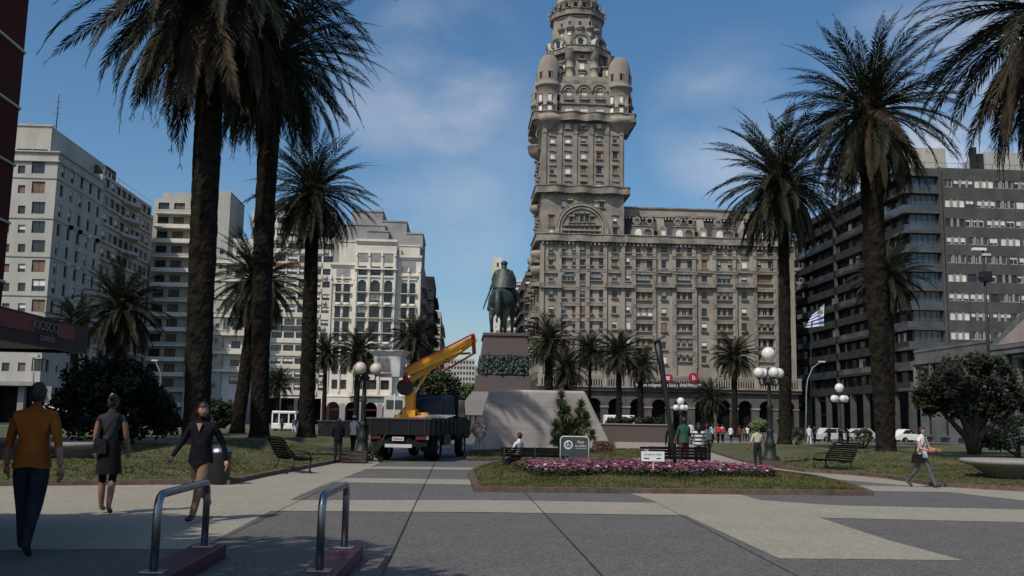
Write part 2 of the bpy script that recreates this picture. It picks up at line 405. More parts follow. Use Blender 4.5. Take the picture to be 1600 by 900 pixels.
def make_lawn(pts, step, dens, rng, kerb=True, maxd=40, dome=.1):
    poly = [tuple(G(x, y).xy) for x, y in pts]
    bm = bmesh.new()
    vs = [bm.verts.new((x, y, 0)) for x, y in poly]; bm.faces.new(vs)
    xs = [p[0] for p in poly]; ys = [p[1] for p in poly]
    for ax, lo, hi in ((0, min(xs), max(xs)), (1, min(ys), max(ys))):
        st = step if ax == 0 else step * 1.3
        k = lo + st
        while k < hi:
            co = V((k, 0, 0)) if ax == 0 else V((0, k, 0)); no = V((1, 0, 0)) if ax == 0 else V((0, 1, 0))
            bmesh.ops.bisect_plane(bm, geom=bm.verts[:] + bm.edges[:] + bm.faces[:], plane_co=co, plane_no=no); k += st
            if k > lo + 90 * st: st *= 1.1
    for v in bm.verts: v.co.z = lawn_h(v.co.x, v.co.y, poly, dome=dome)
    bmesh.ops.recalc_face_normals(bm, faces=bm.faces)
    if bm.faces[0].normal.z < 0: bmesh.ops.reverse_faces(bm, faces=bm.faces)
    me = bpy.data.meshes.new('lawn'); bm.to_mesh(me); bm.free(); me.materials.append(lawnm)
    for p in me.polygons: p.use_smooth = True
    o = bpy.data.objects.new('lawn', me); COL.objects.link(o); tag(o, kind='structure')
    if kerb:
        g = MB(); n = len(poly)
        cx = sum(xs) / n; cy = sum(ys) / n
        area = sum(poly[i][0] * poly[(i + 1) % n][1] - poly[(i + 1) % n][0] * poly[i][1] for i in range(n))
        sg = 1 if area > 0 else -1
        off = []
        for i in range(n):
            a, b, c = V(poly[i - 1]), V(poly[i]), V(poly[(i + 1) % n])
            n1 = V(((b - a).y, -(b - a).x)).normalized() * sg; n2 = V(((c - b).y, -(c - b).x)).normalized() * sg
            m_ = (n1 + n2).normalized(); off.append(V(poly[i]) + m_ * .16 / max(.45, m_.dot(n1)))
        for i in range(n):
            j = (i + 1) % n; a, b, c, d = V(poly[i]), V(poly[j]), off[j], off[i]
            g.hexa([(*a, -.01), (*b, -.01), (*c, -.01), (*d, -.01)], [(*a, .115), (*b, .115), (*c, .11), (*d, .11)], kerbm)
        ko = g.build('kerb'); tag(ko, kind='structure')
    if dens:
        g = MB()
        N_ = dens
        k = g.m(bladem)
        for _ in range(N_):
            # nearer ground denser: sample in y^-1
            for tr in range(30):
                u = rng.random(); y0, y1 = min(ys), min(max(ys), maxd)
                y = 1 / ((1 - u) / y0 + u / y1) if y0 > 0 else rng.uniform(y0, y1)
                x = rng.uniform(min(xs), max(xs))
                if abs(x - (y * .02)) < y * .62 and inside((x, y), poly): break
            else: continue
            z = lawn_h(x, y, poly, dome=dome); h = rng.uniform(.015, .045) * (1 + y / 60); w = .006 * (1 + y / 18)
            for q in range(3):
                a = rng.uniform(0, 6.28); dx, dy = math.cos(a) * w, math.sin(a) * w; lx, ly = rng.uniform(-.04, .04), rng.uniform(-.04, .04)
                b = len(g.v); ox, oy = rng.uniform(-.05, .05), rng.uniform(-.05, .05)
                g.v += [V((x + ox - dx, y + oy - dy, z - .01)), V((x + ox + dx, y + oy + dy, z - .01)), V((x + ox + lx, y + oy + ly, z + h))]
                g.f.append((b, b + 1, b + 2)); g.mi.append(k); g.sm.append(False)
        go = g.build('grass', fix=False); tag(go, 'short worn grass growing on the plaza lawns', 'grass', kind='stuff')
    return poly
# ------------------------------------------------------------------ palms
def frond(mb, T, L, e0, e1, nst, ll, wl_, M, rng, lift=.35, side=0.0):
    """arched feather leaf starting at T origin, heading +X of T; e0/e1 start/end elevation"""
    pts = [V((0, 0, 0))]; nseg = 10; dirs = []
    for i in range(nseg):
        t = (i + .5) / nseg
        e = e0 + (e1 - e0) * t ** 1.25
        d = V((math.cos(e), side * t, math.sin(e))); d.normalize(); dirs.append(d); pts.append(pts[-1] + d * (L / nseg))
    TP = [T @ p for p in pts]
    mb.tube(TP, [max(.008, .045 * (1 - i / nseg)) * L / 4 for i in range(nseg + 1)], M, 4, cap=False)
    k = mb.m(M)
    T3 = T.to_3x3(); down = T3.inverted() @ V((0, 0, -1)); down.normalize()
    for i in range(nst):
        t = .1 + .9 * (i + rng.random() * .5) / nst
        s = t * nseg; j = min(nseg - 1, int(s)); p = pts[j].lerp(pts[j + 1], s - j); d = dirs[j]
        sv = V((0, 1, 0)); sv = (sv - d * sv.dot(d)).normalized(); upv = d.cross(sv) * -1
        if upv.z < 0 and e0 > -1.2: upv = -upv
        prof = math.sin(math.pi * min(1, (.12 + t * .93))) ** .55 if t < .98 else .3
        for sg in (-1, 1):
            a = R(48 - 22 * t + rng.uniform(-7, 7))
            q = d * math.cos(a) + sv * sg * math.sin(a) + upv * (lift * rng.uniform(.2, 1.1))
            q = (q + down * (.12 + .12 * rng.random())).normalized()
            l_ = ll * prof * rng.uniform(.85, 1.1); w = wl_
            nn = q.cross(upv).normalized() * w
            mid = p + q * l_ * .5; tip = p + q * l_ + down * l_ * .12
            b = len(mb.v)
            w9 = min(1, l_ / ll * 1.2); mb.v += [T @ (p + nn * .35 * w9), T @ (mid + nn * w9), T @ tip, T @ (mid - nn * w9)]
            mb.f.append((b, b + 1, b + 2, b + 3)); mb.mi.append(k); mb.sm.append(False)

def crown_mb(L, n, nst, ll, wl_, seed, emin=-74, dry=.22, emax=82, hang=20):
    rng = random.Random(seed); mb = MB()
    # pineapple-shaped boss of leaf bases
    mb.lathe((0, 0, 0), [(.42, -1.3), (.62, -.9), (.72, -.4), (.6, .1), (.3, .45), (.02, .6)], trunkm, 12)
    for i in range(n):
        t = (i + .5) / n
        az = i * 2.39996 + rng.uniform(-.2, .2)
        e0 = R(emax + (emin - emax) * t ** .88 + rng.uniform(-6, 6))
        droop = R(rng.uniform(42, 66) * (0.62 + .5 * math.cos(e0)))
        e1 = max(e0 - droop, R(-93))
        isd = t > 1 - dry
        T = Matrix.Translation((math.cos(az) * .35 * math.cos(e0), math.sin(az) * .35 * math.cos(e0), .1 - .7 * t)) @ Matrix.Rotation(az, 4, 'Z') @ Matrix.Rotation(rng.uniform(-.35, .35), 4, 'X')
        M = frondd if (isd and rng.random() < .5) or rng.random() < .03 else frondm
        frond(mb, T, L * rng.uniform(.82, 1.08) * (1 - .12 * t), e0, e1, nst, ll, wl_, M, rng, side=rng.uniform(-.18, .18))
    for i in range(hang):
        az = rng.uniform(0, 6.28)
        T = Matrix.Translation((math.cos(az) * .45, math.sin(az) * .45, -.8)) @ Matrix.Rotation(az, 4, 'Z')
        frond(mb, T, L * rng.uniform(.45, .85), R(rng.uniform(-66, -35)), R(-92), nst, ll * .7, wl_, frondd, rng, lift=.1)
    return mb

def trunk_mb(path, r0, r1, seed, rings=40, seg=16, flare=1.35):
    rng = random.Random(seed); mb = MB(); rows = []
    def at(t):
        s = t * (len(path) - 1); j = min(len(path) - 2, int(s)); return path[j].lerp(path[j + 1], s - j)
    H = path[-1].z - path[0].z
    for i in range(rings + 1):
        t = i / rings; p = at(t)
        r = r0 + (r1 - r0) * min(1, t * 1.5)
        r *= 1 + (flare - 1) * math.exp(-t * H / .3)
        r *= 1 + .06 * noise.noise(V((seed, t * 6, 0))) + (.12 * math.exp(-((t - .93) / .05) ** 2))
        row = []
        for k in range(seg):
            a = 2 * math.pi * (k + .5 * (i % 2)) / seg
            rr = r * (1 + rng.uniform(-.05, .05))
            row.append((p.x + rr * math.cos(a), p.y + rr * math.sin(a), p.z))
        rows.append(row)
    mb.grid(rows, trunkm, False, closeu=True)
    mb.face(rows[-1], trunkm)
    return mb

CROWNS = {}
def palm(label, base_px, base_Y, crown_px, Rpx, cls, seed, r0=.5, mid=None, zb=0.0, grp='palm trees around the plaza', mound=0, rot=0, r1=None):
    b = P(base_px[0], base_px[1], base_Y); b.z = zb
    c = P(crown_px[0], crown_px[1], base_Y)
    scale = Rpx / F * base_Y
    th = thing('palm_tree', label, 'palm tree', (b.x, b.y, 0), 0, grp)
    top = V((c.x - b.x, 0, c.z))
    path = [V((0, 0, zb - .05))]
    if mid:
        mm_ = P(mid[0], mid[1], base_Y); path.append(V((mm_.x - b.x, 0, mm_.z)))
    path.append(top)
    # smooth path
    if len(path) == 3:
        a, k, d = path; path = [a.lerp(k, t).lerp(k.lerp(d, t), t) for t in [i / 8 for i in range(9)]]
    trunk_mb(path, r0, r1 or r0 * .86, seed, rings=int(14 + (c.z) * (3.2 if cls == 0 else 1.6)), seg=18 if cls < 2 else 10).build('trunk', th)
    key = cls
    if key not in CROWNS:
        CROWNS[key] = []
        ns = 2 if cls else 3
        for q in range(ns):
            if cls == 0: mb = crown_mb(4.6, 112, 84, .54, .02, 40 + q)
            elif cls == 1: mb = crown_mb(4.2, 112, 58, .52, .025, 50 + q, emin=-62, dry=.17, hang=18)
            else: mb = crown_mb(3.6, 95, 32, .56, .036, 60 + q, emin=-48, dry=.12, hang=8)
            CROWNS[key].append(mb.build('crown', fix=False).data)
            bpy.data.objects.remove([o for o in bpy.data.objects if o.data == CROWNS[key][-1]][0])
    me = CROWNS[key][seed % len(CROWNS[key])]
    base_R = {0: 4.35, 1: 4.0, 2: 3.4}[cls]
    s = scale / base_R
    link_mesh('crown', me, th, top + V((0, 0, .2)), rot + seed * 1.1, (s, s, s))
    return th

PALMS = [
 # label, base px, Y, crown px, crown radius px, class, seed, r0, mid, mound
 ('tallest palm with a thick dark trunk standing behind the man in the dark shirt', (306, 700), 33, (338, -40), 290, 0, 1, .43, (318, 300), .42, .46),
 ('tall palm whose fronds reach into the blue sky, second from the kiosk', (405, 690), 41, (430, 88), 178, 0, 2, .36, (408, 330), .5, .44),
 ('medium palm with a full round crown in front of the stepped cream apartment block', (478, 690), 50, (489, 300), 110, 1, 3, .42, (484, 500), .35, None),
 ('leaning palm with a bushy crown behind the two tall dark trunks', (370, 672), 66, (402, 438), 95, 1, 4, .46, (386, 560), .2, None),
 ('dark short palm behind the rounded bush near the kiosk', (185, 668), 60, (190, 482), 88, 1, 5, .5, None, .1, None),
 ('small shaded palm in front of the white hotel block', (112, 668), 82, (118, 505), 50, 2, 6, 0.38, None, 0, None),
 ('large palm with drooping tan fronds between the dark glass block and the walking woman', (1385, 712), 38, (1358, 172), 174, 0, 7, .35, (1366, 450), .42, .44),
 ('palm with a broad crown in front of the end of the grey palace wing', (1226, 700), 54, (1220, 282), 134, 1, 8, .36, (1230, 480), .3, None),
 ('half hidden palm crown behind the big trunk near the dark glass block', (1388, 680), 80, (1388, 432), 76, 1, 9, .55, None, 0, None),
 ('palm whose trunk is cut by the picture edge beside the classical palace', (1650, 712), 28, (1650, 10), 290, 0, 10, .45, (1640, 300), .1, .42),
 ('slim small palm in front of the first arcade of the cream block', (506, 660), 120, (509, 551), 38, 2, 11, 0.30, None, 0, None),
 ('small palm behind the globe lamp by the yellow crane', (556, 660), 115, (560, 549), 46, 2, 12, 0.38, None, 0, None),
 ('dark round palm above the white lift bucket', (650, 660), 120, (646, 528), 48, 2, 13, 0.60, None, 0, None),
 ('very small palm seen between the two tall trunks', (434, 655), 130, (434, 598), 30, 2, 14, 0.30, None, 0, None),
 ('palm close to the corner of the grey palace', (857, 650), 125, (858, 530), 48, 2, 15, 0.64, None, 0, None),
 ('palm with hanging tan fronds, tucked under the crown by the palace corner', (886, 650), 118, (886, 577), 40, 2, 16, 0.52, None, 0, None),
 ('slim tall palm, third from the palace corner', (921, 652), 128, (922, 548), 38, 2, 17, 0.26, None, 0, None),
 ('palm with spreading fronds in the middle of the row before the palace', (967, 655), 120, (967, 551), 46, 2, 18, 0.41, None, 0, None),
 ('small palm beside the black banner of the palace', (1001, 655), 130, (1001, 570), 36, 2, 19, 0.45, None, 0, None),
 ('lone palm with a round crown in front of the palace wing', (1148, 668), 110, (1147, 556), 44, 2, 20, 0.38, None, 0, None),
 ('low bushy palm over the walking crowd', (1108, 672), 95, (1110, 622), 34, 2, 21, 0.45, None, 0, None),
]
for pl in PALMS:
    if pl[9]:
        b = P(pl[1][0], pl[1][1], pl[2]); MOUNDS.append((b.x, b.y, pl[9], 2.3))
rl = random.Random(5)
LAWN_L = make_lawn([(-420, 763), (250, 757), (350, 757), (400, 746), (447, 737), (520, 723), (560, 713), (582, 702), (552, 677), (380, 672), (0, 668), (-420, 662)], .8, 9000, rl)
LAWN_R = make_lawn([(1112, 706), (1171, 724), (1215, 731), (1264, 738), (1331, 742), (1393, 748), (1466, 760), (1600, 768), (1800, 778), (1800, 708), (1400, 697), (1200, 694), (1112, 694)], .8, 5000, rl)
LAWN_C = make_lawn([(751, 768), (740, 742), (753, 733), (783, 724), (1000, 725), (1110, 728), (1200, 738), (1264, 747), (1312, 758), (1339, 768), (1352, 774)], .5, 11000, rl, dome=.08)
LAWN_D = make_lawn([(735, 720), (732, 708), (800, 704), (1000, 704), (1013, 714), (1012, 720)], .8, 2500, rl, maxd=60)
for i, pl in enumerate(PALMS):
    palm(pl[0], pl[1], pl[2], pl[3], pl[4], pl[5], pl[6], pl[7], pl[8], zb=(pl[9] + .12 if pl[9] else 0), r1=pl[10])
palm('palm out past the kiosk whose crown shades the near paving', (-900, 700), 3.0, (-900, 700), 0, 0, 22, .5) if False else None
# the near paving is shaded by an unseen tree added after the broadleaf trees

# ------------------------------------------------------------------ buildings
WIN = {}
def win_mb(w, h, style):
    """window local: x centred, y=0 at glass plane (outside is -y), z from 0"""
    mb = MB(); fr = frame_w if style % 2 == 0 else frame_d
    t = min(.09, w * .08)
    gl = glass2 if style >= 20 else glass
    mb.face([(-w / 2, 0, 0), (w / 2, 0, 0), (w / 2, 0, h), (-w / 2, 0, h)], gl)
    for x0, x1 in ((-w / 2, -w / 2 + t), (w / 2 - t, w / 2)): mb.box(x0, x1, -.06, -.005, 0, h, fr)
    mb.box(-w / 2 + t, w / 2 - t, -.06, -.005, 0, t, fr); mb.box(-w / 2 + t, w / 2 - t, -.06, -.005, h - t, h, fr)
    n = max(1, round(w / .9))
    for i in range(1, n): x = -w / 2 + w * i / n; mb.box(x - t * .4, x + t * .4, -.055, -.005, t, h - t, fr)
    if w > 3:
        for x in (-w / 6, w / 6): mb.box(x - .2, x + .2, -.2, -.06, 0, h, stone)
    s = style % 20
    frac = {0: 0, 1: 0, 2: 1, 3: .55, 4: .35, 5: 1, 6: .7, 7: 1, 8: .5}.get(s, 0)
    bm_ = {5: blind_d, 7: blind_d, 8: redcloth}.get(s, blind)
    if frac: mb.box(-w / 2 + t, w / 2 - t, -.04, -.012, h * (1 - frac) + t * .2, h - t, bm_)
    return mb
class Bld:
    def __init__(s, name, label, cat, group=None):
        s.root = thing(name, label, cat, (0, 0, 0), 0, group); s.w = []; s.parts = {}
    def mb(s, part):
        return s.parts.setdefault(part, MB())
    def win(s, p, U, w, h, style):
        s.w.append((V(p), V(U), round(w, 1), round(h, 1), style))
    def done(s, origin=None, maxw=96):
        o0 = V(origin) if origin else V((0, 0, 0)); s.root.location = o0
        for c in s.root.children: c.location = c.location - o0
        for k, mb in s.parts.items():
            if not mb.f: continue
            for i, p in enumerate(mb.v): mb.v[i] = p - o0
            mb.build(k, s.root, fix=False)
        s.w.sort(key=lambda q: -(q[2] * q[3]) / max(20, (q[0] - CAM).length) ** 2)
        rest = MB()
        for i, (p, U, w, h, st) in enumerate(s.w):
            key = (w, h, st)
            if i < maxw:
                if key not in WIN: WIN[key] = win_mb(w, h, st).mesh('window')
                link_mesh('window', WIN[key], s.root, p - o0, math.atan2(U.y, U.x))
            else:
                rest.add(win_mb(w, h, st), Matrix.Translation(p - o0) @ Matrix.Rotation(math.atan2(U.y, U.x), 4, 'Z'))
        if rest.f:
            r = rest.build('small_windows', s.root, fix=False); r['kind'] = 'stuff'
    def facade(s, O, U, W, H, rects, M, part='wall', depth=.35, styles=None, rng=rnd, sill=None, hood=None, rev=None):
        """O bottom-left seen from outside, U to the right; rects (u,z,w,h[,style]) centred u, bottom z"""
        O = V(O); U = V(U).normalized(); Nn = U.cross(V((0, 0, 1))); mb = s.mb(part); rev = rev or M
        us = {0.0, W}; zs = {0.0, H}; cells = []
        for r in rects:
            u0, u1, z0, z1 = r[0] - r[2] / 2, r[0] + r[2] / 2, r[1], r[1] + r[3]
            us |= {round(u0, 3), round(u1, 3)}; zs |= {round(z0, 3), round(z1, 3)}; cells.append((u0, u1, z0, z1))
        us = sorted(u for u in us if -.001 <= u <= W + .001); zs = sorted(z for z in zs if -.001 <= z <= H + .001)
        pt = lambda u, z, d=0: O + U * u + V((0, 0, z)) - Nn * d
        for i in range(len(zs) - 1):
            zc = (zs[i] + zs[i + 1]) / 2; run = None
            if zs[i + 1] - zs[i] < 1e-4: continue
            row = [c for c in cells if c[2] < zc < c[3]]
            for j in range(len(us) - 1):
                uc = (us[j] + us[j + 1]) / 2
                solid = not any(c[0] < uc < c[1] for c in row)
                if solid and run is None: run = us[j]
                if run is not None and (not solid or j == len(us) - 2):
                    e = us[j + 1] if solid else us[j]
                    if e - run > 1e-4: mb.face([pt(run, zs[i]), pt(e, zs[i]), pt(e, zs[i + 1]), pt(run, zs[i + 1])], M)
                    run = None
        for r, (u0, u1, z0, z1) in zip(rects, cells):
            for a, b in (((u0, z0), (u1, z0)), ((u1, z0), (u1, z1)), ((u1, z1), (u0, z1)), ((u0, z1), (u0, z0))):
                mb.face([pt(*a), pt(*b), pt(*b, depth), pt(*a, depth)], rev)
            st = r[4] if len(r) > 4 and r[4] is not None else rng.choice(styles or [0, 1, 2, 3, 5])
            if st >= 0: s.win(pt((u0 + u1) / 2, z0, depth - .04), U, u1 - u0, z1 - z0, st)
            else: mb.face([pt(u0, z0, depth), pt(u1, z0, depth), pt(u1, z1, depth), pt(u0, z1, depth)], void)
            T = Matrix.Translation(pt((u0 + u1) / 2, 0)) @ Matrix.Rotation(math.atan2(U.y, U.x), 4, 'Z'); w = u1 - u0
            if sill: s.mb('trim').box(-w / 2 - .2, w / 2 + .2, -sill[0], .01, z0 - sill[1], z0 - .005, sill[2], T)
            if hood: s.mb('trim').box(-w / 2 - .22, w / 2 + .22, -hood[0], .01, z1 + .12, z1 + .12 + hood[1], hood[2], T)
def Tm(p, U): return Matrix.Translation(V(p)) @ Matrix.Rotation(math.atan2(U[1], U[0]), 4, 'Z')

# ====================== the grey palace with the tower
SY = 195.0
def sx(px, py): return P(px, py, SY).x
def sz(py, px=912): return P(px, py, SY).z
S = Bld('palace_with_tower', 'tall grey ornate palace with a domed tower and a mansard wing', 'building')
XL, XR = sx(844, 450), sx(975, 450); XW = sx(1241, 450); XC = (XL + XR) / 2
ZC = sz(374); ZT = sz(299); ZB = sz(186); ZM = sz(331, 1100)
# ---- main body front
zb0 = sz(592, 950)
def body_rects():
    rs = []
    Z = lambda y: sz(y, 950) - zb0
    rows = {'n': [(390, 9), (408, 13), (434, 10), (459, 12), (484, 12), (508, 12), (536, 14), (560, 12)],}
    for px, w in ((861, 1.05), (910, 1.1), (960, 1.1), (981, .9)):
        for y, h in rows['n']: rs.append((px, y + h / 2, w, h * .13, None))
    for px in (889, 931):
        for y, h in ((390, 9), (408, 13), (459, 12), (484, 12), (508, 12), (540, 13), (562, 12)):
            for d in (-1.25, 1.25): rs.append((px, y + h / 2, 1.15, h * .13, None, d))
        rs.append((px, 438, 2.5, 1.35, None)); rs.append((px, 596 - 2, 2.2, 2.2, -1))
    for px in (1005.5, 1069, 1132, 1195):
        for y, h in ((391, 9), (413, 12)):
            for d in (-1.45, 1.45): rs.append((px, y + h / 2, 1.5, h * .13, None, d))
        rs.append((px, 443, 2.9, 1.6, None))
        for y, h in ((462, 13), (487, 13), (511, 13), (536, 12), (558, 13)):
            rs.append((px, y + h / 2, 3.7, h * .13, None))
    for px in (1037.5, 1100.5, 1163, 1226):
        for y, h in ((391, 9), (413, 13), (436, 10), (462, 12), (488, 13), (511, 13), (540, 12), (562, 12)):
            rs.append((px, y + h / 2, 1.15, h * .13, None))
    out = []
    for r in rs:
        d = r[5] if len(r) > 5 else 0
        st = r[4] if r[4] is not None else rnd.choice([0, 1, 1, 3, 5, 2, 7, 3, 4])
        x = P(r[0], r[1], SY).x - XL + d; z = P(r[0], r[1], SY).z - zb0
        if z > .1: out.append((x, z, r[2], r[3], st))
    return out
BR = body_rects()
S.facade((XL, SY, zb0), (1, 0, 0), XW - XL, ZC - zb0, BR, stone, depth=.24, sill=(.45, .22, stone2))
# round arch hoods, balconies and pilaster strips of the body
tr = S.mb('trim')
def arch_trim(mb, x, y, z, r, t, d, M, n=14, a0=0, a1=math.pi, U=None):
    rows = []
    for i in range(n + 1):
        a = a0 + (a1 - a0) * i / n; c, s_ = math.cos(a), math.sin(a)
        rows.append([(x + c * r, y, z + s_ * r), (x + c * r, y - d, z + s_ * r), (x + c * (r + t), y - d, z + s_ * (r + t)), (x + c * (r + t), y, z + s_ * (r + t))])
    mb.grid(rows, M, False, closeu=True)
def balcony(bl, px, py, w, depth=.9, h=.9, Y=SY, M=stone2, brackets=True, name='balcony'):
    x, z = P(px, py, Y).x, P(px, py, Y).z
    mb = MB(); 
    mb.box(-w / 2, w / 2, -depth, -.01, -.16, 0, M)
    mb.box(-w / 2, w / 2, -depth, -depth + .12, .0, h * .16, M); mb.box(-w / 2, w / 2, -depth - .03, -depth + .16, h - .12, h, M)
    k = int(w / .28)
    for i in range(k + 1):
        xx = -w / 2 + .07 + (w - .14) * i / k; mb.box(xx - .06, xx + .06, -depth + .01, -depth + .11, h * .16, h - .12, M)
    for sx_ in (-w / 2, w / 2 - .12): mb.box(sx_, sx_ + .12, -depth + .13, -.01, h * .3, h, M)
    if brackets:
        for sx_ in (-w / 2 + .3, w / 2 - .55):
            mb.prism([(-.01, -.17), (-depth * .8, -.17), (-.01, -.17 - depth * .9)], 'x', sx_, sx_ + .25, M)
    o = mb.build(name, bl.root, (x, Y, z), fix=False); return o
SALVO_BAL = []
for px in (1005.5, 1069, 1132, 1195):
    x = P(px, 443, SY).x; z = P(px, 441, SY).z
    arch_trim(tr, x, SY, z + .3, 2.0, .55, .45, stone2)
    tr.box(x - 2.55, x - 2.0, SY - .45, SY, P(px, 575, SY).z, z + .3, stone2); tr.box(x + 2.0, x + 2.55, SY - .45, SY, P(px, 575, SY).z, z + .3, stone2)
    for y in (404, 428, 455.5, 480, 505, 528, 553): SALVO_BAL.append((px, y, 4.6 if y > 440 else 5.6, .75))
    tr.box(x - 2.2, x + 2.2, SY - 1.1, SY, P(px, 596, SY).z, P(px, 588, SY).z, stone2)
for px in (889, 931):
    x = P(px, 436, SY).x; z = P(px, 438, SY).z
    arch_trim(tr, x, SY, z, 1.75, .5, .4, stone2)
    tr.box(x - 2.25, x - 1.75, SY - .4, SY, P(px, 575, SY).z, z, stone2); tr.box(x + 1.75, x + 2.25, SY - .4, SY, P(px, 575, SY).z, z, stone2)
    for y in (402, 424, 452, 477, 501, 528, 553): SALVO_BAL.append((px, y, 4.2, .7))
    arch_trim(tr, x, SY, P(px, 585, SY).z, 1.3, .4, .3, stone2)
for px in (1037.5, 1100.5, 1163): SALVO_BAL.append((px, 449, 4.2, 1.2))
for px, w in ((860, 4.6), (967, 5.9)): SALVO_BAL.append((px, 449, w, 1.1))
for px in (861, 960, 1037.5, 1100.5, 1163):
    SALVO_BAL.append((px, 426, 3.0, .7))
for px in (910, 1037.5, 1100.5, 1163, 861, 960):
    for y in (404,): SALVO_BAL.append((px, y, 1.7, .4))
for px in (910,):
    for y in (426, 445, 453, 530): SALVO_BAL.append((px, y, 1.9, .45))
for q in SALVO_BAL: balcony(S, q[0], q[1], q[2] * (.94 if q[3] < 1 else 1), q[3] * (.72 if q[3] < 1 else .9), h=.5 if q[3] < 1 else .8, brackets=q[3] > 1)
# vertical strips
for px in (846.5, 874, 902, 918, 945, 973, 990, 1022, 1053, 1084, 1116, 1147, 1179, 1211, 1238):
    x = P(px, 450, SY).x; tr.box(x - .38, x + .38, SY - .42, SY, zb0, ZC - .8, stone)
# small brackets under the big cornice (dentils)
for i in range(int((XW - XL) / .9)):
    x = XL + .4 + i * .9; tr.box(x - .16, x + .16, SY - .8, SY - .02, ZC - 1.25, ZC - .75, stone2)
def ledge(mb, pts, zs_, h, M, rail=.9, railM=None, th=.25):
    """pts: outer edge points (x,y) and inner (x,y) tuples"""
    railM = railM or M
    n = len(pts)
    rows = [[(a[0], a[1], zs_), (b[0], b[1], zs_ - h * .2), (b[0], b[1], zs_ + h), (a[0], a[1], zs_ + h)] for a, b in pts]
    mb.grid(rows, M, False, closeu=True)
    if rail:
        # solid rail with top moulding
        rows = []
        for a, b in pts:
            d = (V(b) - V(a)); d = d.normalized() if d.length > 0 else V((0, -1))
            o1 = V(b) - d * .1; o2 = V(b) - d * (.1 + th)
            rows.append([(*o1, zs_ + h), (*o1, zs_ + h + rail), (*o2, zs_ + h + rail), (*o2, zs_ + h)])
        mb.grid(rows, railM, False, closeu=True)
        rows = []
        for a, b in pts:
            d = (V(b) - V(a)); d = d.normalized() if d.length > 0 else V((0, -1))
            o1 = V(b) + d * .08; o2 = V(b) - d * (.18 + th)
            rows.append([(*o1, zs_ + h + rail), (*o1, zs_ + h + rail + .16), (*o2, zs_ + h + rail + .16), (*o2, zs_ + h + rail)])
        mb.grid(rows, railM, False, closeu=True)
def wavy(x0, x1, y, base, amp, per, ph=0, n=60):
    return [((x0 + (x1 - x0) * i / n, y), (x0 + (x1 - x0) * i / n, y - base - amp * (.5 + .5 * math.cos(2 * math.pi * ((x0 + (x1 - x0) * i / n - x0) / per + ph))))) for i in range(n + 1)]
led = S.mb('cornice')
ledge(led, [((XL + 1, SY + 14), (XL - 1.1, SY + 14)), ((XL + 1, SY + 1), (XL - 1.1, SY + .5)), ((XL + .3, SY + .2), (XL - .8, SY - .8))] + wavy(XL, XR, SY, .9, .55, (XR - XL) / 3, .5, 40)[1:] + wavy(XR, XW, SY, .9, .5, 8.25, 0, 90)[1:] + [((XW, SY + 8), (XW + 1, SY + 8))], ZC - .5, .5, stone2, rail=.85)
# side (avenue) face of the body and wing end
S.facade((XL, SY + 30, zb0), (0, -1, 0), 30, ZC - zb0, [(u, z, 1.3, 1.8, -1 if (u * 7 + z) % 3 < 1 else 1) for u in (3, 8, 12, 17, 22, 26) for z in [(1.5 + 3.4 * k) for k in range(8)]], stone, depth=.4, sill=(.9, .3, stone2), rng=random.Random(3))
for z in (6, 12.5, 19, 24):
    for yy in (SY + 4, SY + 13, SY + 22): tr.box(XL - 1.6, XL + .02, yy - 2.2, yy + 2.2, zb0 + z, zb0 + z + .9, stone2)
for yy, zz in ((SY + 3, ZC - 3.2), (SY + 3, ZC - 6.5), (SY + 12, ZC - 3.2)): tr.lathe((XL, yy, zz), [(.1, -1.8), (1.4, -.8), (1.9, 0), (1.9, .9), (.1, .9)], stone2, 10)
bd = S.mb('wall')
bd.box(XR, XW, SY + 22, SY + 22.3, zb0, ZC, stone); bd.box(XW - .3, XW, SY + .31, SY + 22, zb0, ZC, stone)
bd.box(XL + .5, XW - .5, SY + .6, SY + 30, ZC - .9, ZC - .6, stone2)
bd.box(XL + .6, XW - .6, SY + .9, SY + 1.0, 0, ZC - 1, void)
# ---- ground floor arcade (dark stone, round arches, recessed)
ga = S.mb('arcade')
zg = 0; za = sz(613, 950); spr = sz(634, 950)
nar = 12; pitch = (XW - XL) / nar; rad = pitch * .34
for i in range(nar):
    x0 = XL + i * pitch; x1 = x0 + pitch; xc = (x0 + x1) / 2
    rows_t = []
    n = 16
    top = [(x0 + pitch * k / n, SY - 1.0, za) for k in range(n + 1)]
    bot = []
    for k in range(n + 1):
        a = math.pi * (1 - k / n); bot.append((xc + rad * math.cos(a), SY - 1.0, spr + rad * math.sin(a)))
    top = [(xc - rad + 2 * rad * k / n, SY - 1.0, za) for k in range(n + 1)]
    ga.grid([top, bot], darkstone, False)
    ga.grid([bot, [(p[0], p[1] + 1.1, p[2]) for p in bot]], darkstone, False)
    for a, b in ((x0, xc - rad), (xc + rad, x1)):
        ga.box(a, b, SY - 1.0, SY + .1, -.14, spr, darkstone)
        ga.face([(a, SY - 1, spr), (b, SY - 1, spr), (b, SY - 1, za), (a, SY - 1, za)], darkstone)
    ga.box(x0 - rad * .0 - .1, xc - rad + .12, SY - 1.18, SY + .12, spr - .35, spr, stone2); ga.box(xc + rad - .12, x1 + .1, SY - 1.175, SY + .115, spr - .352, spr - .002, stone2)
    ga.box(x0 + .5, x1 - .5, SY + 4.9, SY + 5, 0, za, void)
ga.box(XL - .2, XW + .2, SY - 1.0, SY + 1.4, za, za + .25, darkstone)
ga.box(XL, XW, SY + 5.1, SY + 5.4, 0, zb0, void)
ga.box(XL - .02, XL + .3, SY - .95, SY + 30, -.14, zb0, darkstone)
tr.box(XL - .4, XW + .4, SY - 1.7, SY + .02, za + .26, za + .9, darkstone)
tr.box(XL - .5, XW + .5, SY - 2.0, SY + .02, za + .91, za + 1.25, stone2)
